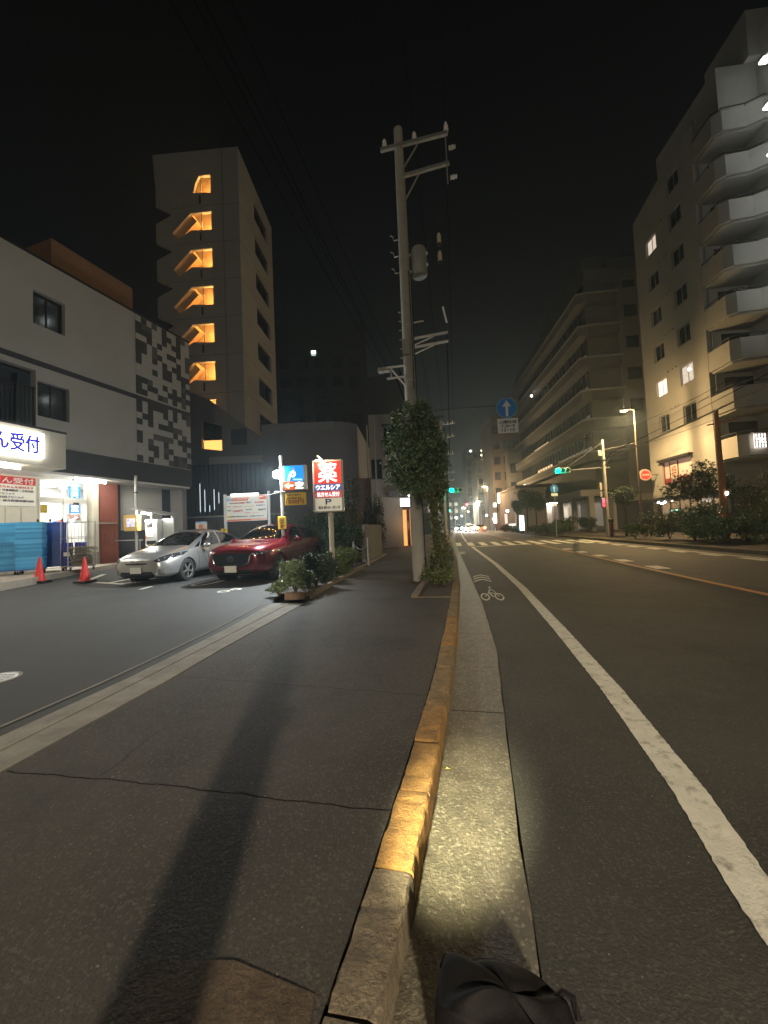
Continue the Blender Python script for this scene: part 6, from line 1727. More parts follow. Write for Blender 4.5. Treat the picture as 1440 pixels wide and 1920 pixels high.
# taller rear part and roof steps
MB().box(-2.0, 3.9, -9.5, -0.3, 25.9, 28.6).build('penthouse', wall_apt, ap)
MB().box(-2.4, 0.9, -9.5, -1.9, 28.6, 31.5).build('roof_house', wall_apt, ap)
# gallery wing at the frame edge with white lamps on each floor
gwn = thing('gallery_wing', 'pale gallery wing with bright white lamps on every floor at the right edge', 'building', (18.2, 24.4, 0), R(6))
MB().box(0.9, 9, 0.3, 9, 0.13, 30.2).build('body', wall_apt, gwn)
for k in range(10):
    z = 5.2 + 2.72 * k - 2.72
    MB().box(0.0, 9, -1.2, 0.3, z, z + 0.14).build('gallery_slab', wall_apt, gwn)
    MB().box(-0.1, 9, -1.3, -1.2, z, z + 1.15).build('gallery_parapet', wall_apt, gwn)
    if 3 <= k <= 8:
        MB().bbox(-0.30, 0.10, 0.0, 0.35, z + 2.45, z + 2.56, 0.03).build('gallery_lamp', glow('gallery lamp', (0.92, 1.0, 0.98), 8), gwn)
        lamp('gallery_light', 'POINT', (0.0, 0.1, z + 2.2), 0.8, (0.92, 1.0, 0.96), 0.15, gwn)
# lantern window
lw_ = thing('lattice_bay_window', 'small glowing lattice window box on the lower balcony at the right', 'window', AO + au * -2.35 - an_ * -0.75 + Vector((0, 0, 5.05)), R(10))
MB().box(-0.32, 0.32, 0.0, 0.05, 0, 0.85).build('pane', glow('lattice light', (1.0, 0.88, 0.78), 0.9), lw_)
MB().ell((0.03, -0.01, 0.48), (0.09, 0.03, 0.13), 10, 6).build('bulb', glow('lattice bulb', (1, .97, .92), 7), lw_)
b = MB()
for k in range(5): b.box(-0.34 + 0.16 * k, -0.31 + 0.16 * k, -0.05, -0.02, 0, 0.85)
for k in range(5): b.box(-0.34, 0.34, -0.048, -0.022, 0.205 * k, 0.03 + 0.205 * k)
b.build('lattice', dark_metal, lw_)
MB().box(-0.4, 0.4, -0.08, 0.1, 0.87, 0.92).build('hood', dark_metal, lw_)

# ================================================================== OFFICE BLOCK
ou = Vector((sin(R(-5.7)), cos(R(-5.7)), 0)); on_ = Vector((cos(R(-5.7)), -sin(R(-5.7)), 0))
OO = on_ * 18.03 + ou * 43.0
of = thing('office_block', 'long dark office block with pale balcony bands on every floor', 'building', OO, R(95.7))
band = mat('pale band', (0.36, 0.35, 0.31), 0.7, var=0.1, vs=1)
off_w = mat('dim office wall', (0.16, 0.155, 0.135), 0.8, var=0.1, vs=0.6)
off_g = mat('office glazing', (0.03, 0.035, 0.035), 0.12, spec=0.8)
LEN = 31.0
MB().box(1.0, LEN, -14, -1.15, 4.6, 27.6).build('body', off_w, of)
oz = [8.6, 12.1, 15.3, 18.9, 22.4, 26.0]
lit_o = mat('lit office louvre', (0.3, 0.2, 0.12), 0.5, emit=(1.0, 0.66, 0.36), es=0.42)
dim_o = mat('dim office louvre', (0.10, 0.10, 0.09), 0.5, emit=(0.8, 0.75, 0.6), es=0.05)
for k, z in enumerate(oz):
    MB().prism([(0.0, -0.9), (0.35, 0.0), (LEN, 0.0), (LEN, -1.2), (0.0, -1.2)], z - 0.95, z - 0.02).build('spandrel', off_w, of)
    MB().prism([(-0.05, -0.92), (0.33, 0.06), (LEN + .05, 0.06), (LEN + .05, -0.12), (0.42, -0.12), (0.08, -1.0)], z, z + 0.20).build('balcony_band', band, of)
    MB().box(-0.05, 0.10, -4.4, -1.0, z, z + 0.20).build('balcony_band', band, of)
    MB().box(0.05, 1.0, -4.2, -1.2, z - 0.95, z - 0.02).build('end_spandrel', off_w, of)
    MB().box(1.0, LEN, -1.14, -1.08, z + 0.22, z + 2.4).build('glazing', off_g, of)
    for q in range(26):
        x = 1.0 + q * 1.18
        MB().box(x, x + 0.09, -1.07, -0.98, z + 0.2, z + 2.45).build('mullion', dark_metal, of)
    lits = {0: (11, 17), 1: (12, 18), 2: (10, 17), 3: (9, 16), 4: (16, 20), 5: ()}[k]
    for q in range(26):
        litq = lits and lits[0] <= q < lits[1]
        if litq or (k in (0, 1, 2, 3) and q < 9):
            x = 1.12 + q * 1.18
            MB().box(x, x + 0.98, -1.07, -1.03, z + 0.25, z + 0.25 + (0.75 if litq else 0.6)).build('lit_louvre' if litq else 'louvre', lit_o if litq else dim_o, of)
MB().box(0.3, LEN, -13, -0.9, 27.6, 28.9).build('roof_parapet', off_w, of)
MB().box(4.5, 20, -10, -2.6, 28.9, 33.0).build('roof_storey', off_w, of)
MB().box(2.3, 7.5, -13, -4.5, 0.15, 31.2).build('stair_block', mat('stair block', (0.24, 0.225, 0.20), 0.8, var=0.1, vs=0.5), of)
MB().box(0.9, 2.3, -9, -4.5, 0.15, 29.8).build('end_block', mat('stair block', (0, 0, 0)), of)
for z in (13, 16.5, 20, 23.5, 26.8): MB().box(0.84, 0.89, -6.5, -5.2, z, z + 1.3).build('end_window', pane_dark, of)
# canopy and lit soffit at street level
MB().prism([(0.2, 0.9), (LEN, 0.9), (LEN, -1.1), (0.2, -1.1)], 3.9, 4.6).build('canopy', mat('canopy paint', (0.42, 0.40, 0.36), 0.7), of)
MB().box(0.5, LEN, -7.0, -2.5, 0.15, 3.9).build('ground_floor_wall', mat('pale ground floor', (0.42, 0.40, 0.36), 0.75, var=0.1, vs=1), of)
MB().box(0.3, 0.8, -0.5, 0.0, 0.15, 3.9).build('column', mat('pale ground floor', (0, 0, 0)), of)
for q in range(6):
    MB().box(5.0 + q * 4.5, 5.5 + q * 4.5, -0.5, 0.0, 0.15, 3.9).build('column', mat('pale ground floor', (0, 0, 0)), of)
MB().box(0.44, 0.49, -6.5, -2.8, 0.2, 3.2).build('garage_shade_panel', mat('garage dark', (0.06, 0.065, 0.07), 0.7), of)  # dark panel on the wall, coloured as the shade of an open garage
for q, (x, w) in enumerate(((3.0, 2.2), (9.0, .5), (10.2, 1.2), (12.6, .6), (15.0, 1.0))):
    MB().box(x, x + w, -2.49, -2.44, 0.6, 3.3).build('ground_window', mat('warm ground window', (0.2, 0.15, 0.1), 0.4, emit=(1.0, 0.85, 0.7), es=0.35 if q != 0 else 0.05), of)
MB().box(1.5, 8.0, 1.2, 2.2, 0.13, 0.95).build('planter_box', mat('pale ground floor', (0, 0, 0)), of)
MB().box(12.0, 17.0, -0.8, 0.6, 3.84, 3.895).build('soffit_light', glow('soffit light', (1.0, 0.88, 0.75), 3.2), of)
lamp('soffit_lamp', 'AREA', (14.5, -0.2, 3.7), 90, (1.0, 0.90, 0.78), 2.5, of, aim=(14.5, -0.2, 0))
for k, (x, y, z) in enumerate(((25, 0.2, 7.7), (25, 0.2, 5.9))):
    MB().ell((x, y, z), (0.2, 0.2, 0.2), 10, 6).build('wall_lamp', glow('office wall lamp', (1, 0.95, 0.8), 5), of)
MB().ell((17.5, 0.3, 20.8), (0.16, 0.16, 0.16), 10, 6).build('balcony_lamp', glow('balcony lamp', (0.85, 0.95, 0.9), 8), of)

# ================================================================== DARK BLOCKS FARTHER DOWN THE RIGHT
def block(name, label, x, y, w, d, h, m, rz=5.7, win=None, grp=None):
    t = thing(name, label, 'building', (x, y, 0.1), R(rz), grp)
    MB().box(0, w, 0, d, 0, h).build('body', m, t)
    if win:
        nx, nz, m2 = win
        for i in range(nx):
            for j in range(nz):
                x0 = w * (i + 0.2) / nx; z0 = 3 + (h - 4) * (j + 0.2) / nz
                MB().box(x0, x0 + w / nx * 0.6, -0.06, -0.005, z0, z0 + (h - 4) / nz * 0.5).build('window', m2, t)
    MB().box(-0.15, w + 0.15, -0.2, d, h + 0.002, h + 0.35).build('parapet', m, t)
    return t
nb_ = mat('night wall brown', (0.12, 0.085, 0.065), 0.85, var=0.15, vs=0.5)
nb2 = mat('night wall grey', (0.13, 0.13, 0.12), 0.85, var=0.15, vs=0.5)
nb3 = mat('night wall dark', (0.045, 0.045, 0.045), 0.85)
block('brown_block', 'brown tiled block just past the long office block', 6.6, 78, 7.5, 12, 22.5, nb_, win=(4, 6, pane_dark))
block('roof_tank_house', 'dark boxy rooftop house behind the round arrow sign', 9.0, 79, 3.5, 4, 24.5, nb3)
block('narrow_house', 'narrow grey block with dark side in front of the brown block', 9.2, 75.5, 4.0, 2.2, 14.5, nb2, win=(2, 3, pane_dark))
bt = block('far_tower', 'dark far tower with three warm stair lamps near its top', 2.6, 131, 6.0, 12, 27, nb3, win=(3, 8, pane_dark))
for q, (x, z) in enumerate(((1.7, 25.9), (5.4, 25.8), (5.3, 24.3), (5.3, 22.6))):
    MB().ell((x, -0.3, z), (0.33, 0.2, 0.30), 10, 6).build('stair_lamp', glow('tower lamp %d' % (q > 0), ((0.9, 1, 0.95), (1.0, 0.78, 0.45))[q > 0], 5), bt)
block('far_slim_block', 'slim dark block left of the brown block', 4.4, 98, 3.6, 10, 17, nb2, win=(2, 5, pane_dark))
block('far_low_block', 'low far block behind the distant traffic lights', -9.5, 150, 9, 10, 12, nb3, win=(4, 3, glow('tiny window glow', (0.9, 0.9, 0.7), 0.25)))
block('left_far_house', 'dark house on the left beyond the lit corner shop', -12.0, 40, 6.5, 9, 7.5, nb3, win=(3, 2, pane_dark))
block('left_far_block', 'taller dark block on the left farther down the street', -11.5, 62, 7.5, 12, 11, nb3, win=(3, 3, pane_dark))
block('shop_row', 'low row of small shops with lit fronts on the right past the office', 8.3, 60, 6, 14, 6.5, nb_, win=(3, 1, glow('shop glow', (1.0, 0.75, 0.45), 0.8)))
block('gabled_house', 'small pale house front beside the lit vertical signs', 8.0, 54, 3.2, 4, 5.5, mat('pale night wall', (0.45, 0.38, 0.28), 0.8), win=(1, 1, pane_dark))

# ================================================================== STREET LAMPS, SIGNALS, SIGNS
def street_lamp(label, loc, arm, h, col, en, vis=60, rz=0, r=0.085, spot=0, soft=0.12, grp='street lamps along the road', head_s=1.0):
    t = thing('street_lamp', label, 'lamp', loc, rz, grp)
    MB().path([(0, 0, 0), (0, 0, h * 0.5), (0, 0, h)], [r, r * 0.8, r * 0.55], 12).build('pole', mat('brown lamp pole', (0.16, 0.12, 0.09), 0.6), t)
    MB().path([(0, 0, h - 0.05), (arm * 0.5, 0, h + 0.03), (arm, 0, h + 0.02)], 0.035, 8).build('arm', mat('brown lamp pole', (0, 0, 0)), t)
    s = -1 if arm < 0 else 1
    MB().bbox(arm - 0.28 * head_s, arm + 0.28 * head_s, -0.13 * head_s, 0.13 * head_s, h - 0.06, h + 0.06, 0.04).build('head', mat('lamp head grey', (0.25, 0.25, 0.24), 0.5), t)
    MB().ell((arm, 0, h - 0.075), (0.22 * head_s, 0.12 * head_s, 0.07 * head_s), 14, 8).build('bulb', glow('street lamp bulb %.1f %.1f' % (col[2], vis), (col[0], col[1] * 0.8, col[2] * 0.6), vis * 0.12), t)
    lamp('street_light', 'POINT', (arm, 0, h - 0.28), en, col, 0.12, t)
    if spot: lamp('street_beam', 'SPOT', (arm, 0, h - 0.30), spot, col, soft, t, aim=(arm, 0, 0), angle=166, blend=0.5)
    return t
WARM = (1.0, 0.66, 0.30)
LA = street_lamp('tall street lamp with glowing amber head in front of the apartment block', (12.3, 29.7, 0.13), -0.65, 8.85, WARM, 480, 90, spot=1700)
LB = street_lamp('street lamp on the right kerb behind the viewpoint, throwing the long post shadow', (8.7, -18.5, 0.13), -2.9, 8.5, (1.0, 0.85, 0.63), 900, 60, spot=17500, soft=0.45)
LC = street_lamp('distant street lamp with slim pole beside the dark far blocks', (4.9, 71.5, 0.13), -0.5, 8.1, WARM, 2200, 90, head_s=1.6)
LD = street_lamp('low warm lamp before the office trees', (8.7, 57.0, 0.13), -0.6, 4.55, (1.0, 0.86, 0.55), 700, 90, head_s=1.5)
LE = street_lamp('far street lamp over the queue of headlights', (1.2, 105, 0.13), -0.4, 6.0, (1.0, 0.85, 0.6), 2600, 120, head_s=2.0)
LF = street_lamp('farther street lamp right of the red signal', (3.9, 98, 0.13), 0.4, 7.0, (1.0, 0.92, 0.75), 2600, 120, head_s=2.0)
# post behind the viewpoint whose shadow lies on the sidewalk
sp_ = thing('roadside_post', 'thick round concrete post standing on the sidewalk edge just behind the viewpoint', 'post', (-0.50, -0.12, 0.12))
MB().path([(0, 0, 0), (0, 0, 2.2), (0, 0, 4.4)], [0.125, 0.12, 0.11], 20).build('shaft', pole_conc, sp_, smooth=True)
MB().lathe([(0.122, 1.5), (0.128, 1.5), (0.128, 1.54), (0.122, 1.54)], n=20).build('steel_band', steel, sp_)

green_l = glow('green signal lens', (0.0, 1.0, 0.52), 26)
red_l = glow('red signal lens', (1.0, 0.02, 0.05), 22)
off_l = mat('unlit signal lens', (0.03, 0.035, 0.03), 0.3)
sig_grey = mat('signal housing', (0.42, 0.40, 0.33), 0.5)
def signal(t, x, y, z, lit, s=1.0):
    """horizontal three lamp head, lamps green yellow red from the left"""
    MB().bbox(x - 0.55 * s, x + 0.55 * s, y - 0.06, y + 0.10, z - 0.21 * s, z + 0.21 * s, 0.05).build('housing', sig_grey, t)
    for k in range(3):
        cx = x + (k - 1) * 0.36 * s
        MB().lathe([(0.0, 0.0), (0.135 * s, 0.0), (0.15 * s, 0.01)], (cx, y - 0.075, z), 'Y', 20).build('lens', (green_l if k == 0 else red_l) if lit == k else off_l, t)
        b = MB()
        for q in range(9):
            a, c_ = R(-10 + 200 * q / 9), R(-10 + 200 * (q + 1) / 9)
            b.add([(cx + .155 * s * cos(a), y - .08, z + .155 * s * sin(a)), (cx + .155 * s * cos(c_), y - .08, z + .155 * s * sin(c_)), (cx + .165 * s * cos(c_), y - .30 * s, z + .165 * s * sin(c_)), (cx + .165 * s * cos(a), y - .30 * s, z + .165 * s * sin(a))], [(0, 1, 2, 3)])
        b.build('visor', sig_grey, t)
s1 = thing('traffic_signal', 'near traffic signal showing green on a long arm from the right kerb pole', 'traffic light', (10.55, 31.0, 0.13), R(3), 'horizontal traffic signals over the road')
MB().path([(0, 0, 0), (0, 0, 3.5), (0, 0, 7.1)], [0.15, 0.13, 0.10], 14).build('pole', pole_conc, s1)
MB().bar((0, 0, 5.05), (-2.75, -0.1, 4.98), 0.07).build('arm', steel, s1)
MB().bar((0.4, 0, 5.0), (-0.2, 0, 5.02), 0.09).build('arm_clamp', steel, s1)
MB().tube((0, 0, 6.9), (-2.6, -0.1, 5.2), 0.012, n=5).build('stay_wire', steel, s1)
signal(s1, -2.95, -0.15, 4.98, 0, 1.0)
MB().lathe([(0.16, 5.6), (0.18, 5.6), (0.18, 5.66), (0.16, 5.66)], n=14).build('steel_band', steel, s1)
MB().bbox(-0.35, -0.12, -0.1, 0.1, 5.9, 6.3, 0.02).build('control_box', sig_grey, s1)
lamp('green_spill', 'POINT', (-3.3, -0.6, 4.95), 24, (0.0, 1.0, 0.5), 0.12, s1)
s2 = thing('crossing_sign_disc', 'pale round sign seen edge on, strapped to the signal pole', 'sign', (10.2, 30.8, 3.75), R(55))
MB().lathe([(0.0, -0.01), (0.30, -0.01), (0.30, 0.01), (0.0, 0.01)], (0, 0, 0), 'Y', 24).build('disc', sig_grey, s2)
MB().bar((0.0, 0.02, 0), (0.2, 0.25, 0), 0.04).build('clamp', steel, s2)
MB().box(-0.22, 0.22, -0.008, 0.008, -0.75, -0.36).build('plate', sig_grey, s2)
s3 = thing('pedestrian_signal', 'red pedestrian signal on the right kerb pole', 'traffic light', (10.25, 30.75, 2.55), R(40))
MB().bbox(-0.15, 0.15, -0.06, 0.10, -0.35, 0.35, 0.03).build('housing', sig_grey, s3)
MB().box(-0.11, 0.11, -0.075, -0.06, 0.03, 0.29).build('red_lens', glow('pedestrian red', (1.0, 0.02, 0.06), 5), s3)
MB().box(-0.11, 0.11, -0.075, -0.06, -0.29, -0.03).build('lower_lens', glow('pedestrian red low', (1.0, 0.02, 0.06), 2.5), s3)
s4 = thing('traffic_signal', 'green traffic signal across the crossing, seen right of the street tree', 'traffic light', (-1.35, 33.05, 4.35), R(3), 'horizontal traffic signals over the road')
signal(s4, 1.05, 0, 0, 0, 1.0)
MB().bar((0.0, 0.1, 0.0), (0.6, 0.1, 0.0), 0.07).build('arm', steel, s4)
lamp('green_spill2', 'POINT', (0.7, -0.6, 0), 16, (0.0, 1.0, 0.5), 0.12, s4)
s5 = thing('traffic_signal', 'small far traffic signal showing red above the queue of cars', 'traffic light', (1.6, 91.5, 6.15), R(3), 'horizontal traffic signals over the road')
signal(s5, -0.55, 0, 0, 2, 1.3)
MB().bar((0.0, 0.1, 0.0), (3.0, 0.1, -0.05), 0.09).build('arm', steel, s5)
MB().tube((3.0, 0.1, -6.1), (3.0, 0.1, 0.3), 0.12, n=8).build('pole', pole_conc, s5)
s6 = thing('traffic_signal', 'tiny far green traffic signal low beside the street tree', 'traffic light', (-2.0, 92, 4.9), R(3), 'horizontal traffic signals over the road')
signal(s6, -0.2, 0, 0, 0, 0.8)
MB().tube((0.6, 0.1, -4.8), (0.6, 0.1, 0.3), 0.10, n=8).build('pole', pole_conc, s6)

# overhead one way sign with time plate, on an arm from a pole behind the tree
blue_sign = mat('blue road sign', (0.03, 0.24, 0.66), 0.45)
pale_sign = mat('reflective white', (0.85, 0.83, 0.78), 0.5)
ow = thing('one_way_sign', 'round blue overhead sign with white up arrow and a time plate below', 'sign', (2.23, 17.6, 6.45), R(8))
MB().lathe([(0.0, -0.012), (0.45, -0.012), (0.45, 0.0)], (0, 0, 0), 'Y', 40).build('rim', mat('pale blue rim', (0.30, 0.50, 0.62), 0.5), ow)
MB().lathe([(0.0, -0.018), (0.425, -0.018), (0.425, -0.012)], (0, 0, 0), 'Y', 40).build('blue_disc', blue_sign, ow)
MB().plate([(-0.055, -0.38), (0.055, -0.38), (0.055, 0.06), (0.19, 0.06), (0.0, 0.34), (-0.19, 0.06), (-0.055, 0.06)][::1], [], -0.026, -0.018).build('arrow', pale_sign, ow)
MB().bbox(-0.44, 0.46, -0.02, 0.0, -1.12, -0.47, 0.008).build('time_plate', pale_sign, ow)
for s_, w_, h_, z_ in (('土日曜休日の前', 0.74, 0.15, -0.63), ('7:30−9', 0.58, 0.13, -0.81), ('13−15', 0.56, 0.14, -0.99)):
    text('plate_lettering', s_, w_, h_, ink, ow, (0.01, -0.025, z_), bold=0.022)
MB().bar((0, 0.03, 0.5), (0, 0.03, -1.05), 0.04).build('hanger', dark_metal, ow)
MB().tube((-3.3, 0.09, 0.1), (0.1, 0.06, 0.15), 0.024, n=6).build('arm', dark_metal, ow)
MB().tube((-3.3, 0.09, -6.3), (-3.3, 0.09, 0.3), 0.045, n=8).build('pole', dark_metal, ow)
o2 = thing('one_way_sign_post', 'small round blue arrow sign on a post before the office', 'sign', (7.23, 32.0, 0.13), R(3))
MB().tube((0, 0, 0), (0, 0, 4.1), 0.04, n=8).build('post', steel, o2)
MB().lathe([(0.0, -0.06), (0.30, -0.06), (0.30, -0.04)], (0, 0, 3.75), 'Y', 28).build('blue_disc', mat('lit blue sign', (0.03, 0.22, 0.60), 0.45), o2)
MB().plate([(-0.04, 3.52), (0.04, 3.52), (0.04, 3.78), (0.12, 3.78), (0, 3.96), (-0.12, 3.78), (-0.04, 3.78)], [], -0.07, -0.06).build('arrow', pale_sign, o2)
MB().box(-0.24, 0.24, -0.06, -0.05, 3.18, 3.40).build('plate', pale_sign, o2)
# orange post on the right
op_ = thing('orange_pole', 'bare orange painted pole with a stub arm by the right shrubs', 'pole', (11.8, 20.3, 0.13), R(0))
orp = mat('orange brown pole paint', (0.42, 0.15, 0.04), 0.5, var=0.2, vs=3)
MB().path([(0, 0, 0), (0, 0, 3), (0, 0, 6.0)], [0.15, 0.12, 0.09], 14).build('shaft', orp, op_)
MB().bar((-0.4, 0, 5.35), (0.9, 0, 5.55), 0.06).build('arm', orp, op_)
MB().ell((0.10, -0.14, 2.15), (0.05, 0.05, 0.09), 10, 6).build('white_reflector', glow('reflector glow', (1, 1, 0.95), 7), op_)  # white reflector that glows by itself
# red brown bollard with dark cap
bo = thing('bollard', 'red brown bollard with dark cap at the foot of the signal pole', 'bollard', (10.15, 29.2, 0.13))
MB().tube((0, 0, 0), (0, 0, 1.0), 0.13, n=14).build('shaft', mat('red brown paint', (0.22, 0.05, 0.035), 0.6), bo)
MB().lathe([(0.16, 1.0), (0.17, 1.06), (0.15, 1.2), (0.05, 1.28), (0, 1.28)], n=14).build('cap', black, bo)
# cables along the right kerb
wg = 'cables along the right kerb'
wire('bright thick telephone cable along the right kerb', [(8.40, 4, 5.0), (8.45, 24, 4.8), (10.5, 31, 5.3)], 0.030, 0.12, mat('pale telephone cable', (0.42, 0.36, 0.24), 0.5), wg)
wire('thin dark cable just above the thick telephone cable', [(8.50, 4, 5.45), (8.6, 24, 5.15), (10.5, 31, 5.7)], 0.012, 0.15, wire_m, wg)
wire('thin cable rising from the signal pole past the lamp', [(10.55, 31, 6.9), (12.6, 24, 7.4), (14.5, 12, 8.0)], 0.012, 0.2, wire_w, wg)
wire('short sagging cable between signal pole and street lamp', [(10.55, 31, 6.5), (12.3, 29.7, 6.6)], 0.014, 0.02, wire_w, wg)
wire('cable running away from the signal pole across to the office', [(10.55, 31, 6.9), (7.8, 45, 6.0), (5.5, 68, 6.2)], 0.02, 0.2, wire_m, wg)
wire('thin facade cable crossing the apartment wall', [(16.2, 26, 9.4), (13.2, 34, 8.6)], 0.015, 0.25, wire_m, wg)
wire('lower thin facade cable crossing the apartment wall', [(16.2, 26, 7.4), (13.4, 34, 7.0)], 0.015, 0.2, wire_m, wg)

# ================================================================== TREES AND SHRUBS, RIGHT SIDE
def tree(label, x, y, h, cr_, cz, n, size, m, seed, grp='small trees on the right kerb'):
    rg = np.random.default_rng(seed)
    t = thing('kerb_tree', label, 'tree', (x, y, 0.13), 0, grp)
    MB().path([(0, 0, 0), (0.05, 0, h * 0.4), (0.0, 0, cz)], [0.09, 0.07, 0.04], 8).build('trunk', bark, t)
    for a in range(4): MB().tube((0.03, 0, cz * 0.7), (cr_ * 0.5 * cos(a * 1.6), cr_ * 0.5 * sin(a * 1.6), cz + 0.1), 0.03, 0.012, 6).build('limb', bark, t)
    leaves(blob_cluster((0, 0, cz), (cr_, cr_, h - cz), 8, rg, 0.46), n, size, rg, skin=0.5).build('crown', m, t, kind='stuff')
    return t
tree('small round topped tree just right of the signal pole', 11.0, 29.0, 3.75, 0.95, 2.85, 3200, 0.075, leaf_dark, 51)
tree('dense clipped tree in front of the restaurant window', 12.3, 23.2, 4.05, 1.35, 2.75, 5200, 0.075, leaf_dark, 52)
tree('round kerb tree before the office canopy', 7.65, 42.3, 4.3, 1.05, 3.35, 2600, 0.10, leaf_dark, 53)
tree('second round kerb tree before the office canopy', 7.45, 46.6, 4.9, 1.15, 3.7, 2400, 0.11, leaf_green, 54)
tree('thin kerb tree beside the glowing pillar sign', 6.75, 49.5, 3.9, 0.7, 3.0, 1600, 0.10, leaf_green, 55)
sg_ = 'shrubs on the right planting strip'
for k, (x, y, r, h, n, m_, lb) in enumerate((
    (9.9, 24.9, 0.85, 0.95, 2600, leaf_bright, 'round low shrub at the foot of the signal pole'),
    (10.6, 22.6, 0.9, 1.5, 2800, leaf_bright, 'bright shrub below the round red sign'),
    (10.7, 20.6, 1.15, 2.0, 4600, leaf_green, 'large green shrub below the restaurant poster'),
    (10.6, 18.9, 0.95, 1.3, 3200, leaf_green, 'wide low shrub left of the orange pole'),
    (11.6, 18.6, 0.9, 1.4, 2600, leaf_green, 'second low shrub left of the orange pole, set back'),
    (12.0, 22.0, 1.0, 1.8, 2200, leaf_dark, 'dark shrub under the dense clipped tree'),
    (12.6, 17.4, 1.05, 1.75, 3600, leaf_green, 'rounded shrub right of the orange pole'),
    (13.3, 19.4, 1.2, 2.5, 3400, leaf_bright, 'tall light shrub at the right edge'),
    (13.9, 17.0, 0.9, 1.5, 1800, leaf_dark, 'dark shrub cut by the right edge'),
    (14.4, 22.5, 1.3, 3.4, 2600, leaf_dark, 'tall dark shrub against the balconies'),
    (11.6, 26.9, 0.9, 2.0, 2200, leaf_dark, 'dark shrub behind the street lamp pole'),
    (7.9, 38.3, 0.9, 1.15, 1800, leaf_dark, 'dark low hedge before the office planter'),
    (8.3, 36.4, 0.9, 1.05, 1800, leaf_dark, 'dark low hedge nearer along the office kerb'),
    (7.3, 41.0, 0.8, 0.95, 1400, leaf_dark, 'low hedge below the office trees'),
    (6.7, 48.5, 0.8, 0.9, 1200, leaf_green, 'low shrub beside the pillar sign'),
    (6.1, 56.0, 1.0, 1.0, 1200, leaf_bright, 'far shrub before the lit shops'),
    (10.9, 44.2, 1.3, 1.7, 2400, leaf_dark, 'hedge in the raised office planter'),
    (13.2, 44.6, 1.1, 1.6, 1800, leaf_dark, 'second hedge in the raised office planter'))):
    shrub('kerb_shrub', lb, x, y, r, h, n, 0.055 if y < 30 else 0.09, m_, sg_, seed=70 + k, k=8)
# lit pillar sign and vertical sign
ps = thing('pillar_sign', 'glowing pale blue and white pillar sign on the far right sidewalk', 'sign', (6.95, 47.3, 0.13), R(5))
MB().bbox(-0.24, 0.24, -0.1, 0.1, 0.3, 2.05, 0.06).build('light_column', glow('pillar light', (0.75, 0.93, 1.0), 2.2), ps)
MB().box(-0.245, 0.245, -0.11, -0.1, 1.45, 1.47).box(-0.245, 0.245, -0.11, -0.1, 0.85, 0.87).build('divider', dark_metal, ps)
MB().box(-0.2, 0.2, -0.1, 0.1, 0, 0.28).build('foot', dark_metal, ps)
vs_ = [('far_vertical_sign', 'white lit vertical shop sign above the far shrubs', 6.3, 66, 4.6, 6.3, 0.36, (1, 1, 0.95), 1.6), ('far_vertical_sign', 'round topped lit sign left of the white vertical one', 5.6, 66, 4.0, 4.7, 0.5, (1, .8, .6), 1.6),
       ('far_shop_front', 'cluster of bright far shop signs low on the right', 5.2, 62, 1.3, 2.9, 0.5, (1, .9, .7), 1.3), ('far_shop_front', 'pinkish lit far shop front', 6.4, 58, 1.2, 2.6, 0.35, (1, .6, .5), 0.6), ('far_shop_front', 'low white lit far shop board', 7.3, 58, 0.9, 1.1, 1.2, (1, .95, .85), 1.4)]
for nm, lb, x, y, z0, z1, w, c_, e_ in vs_:
    t = thing(nm, lb, 'sign', (x, y, 0.13), R(4))
    MB().bbox(-w / 2, w / 2, -0.1, 0.1, z0, z1, 0.05).build('light_box', glow('sign %.1f %.1f' % (e_, c_[2]), c_, e_), t)
    MB().box(-0.05, 0.05, -0.05, 0.05, 0, z0).build('support', dark_metal, t)
lamp('shop_glow', 'POINT', (5.0, 60, 2.6), 60, (1.0, 0.8, 0.55), 0.5)

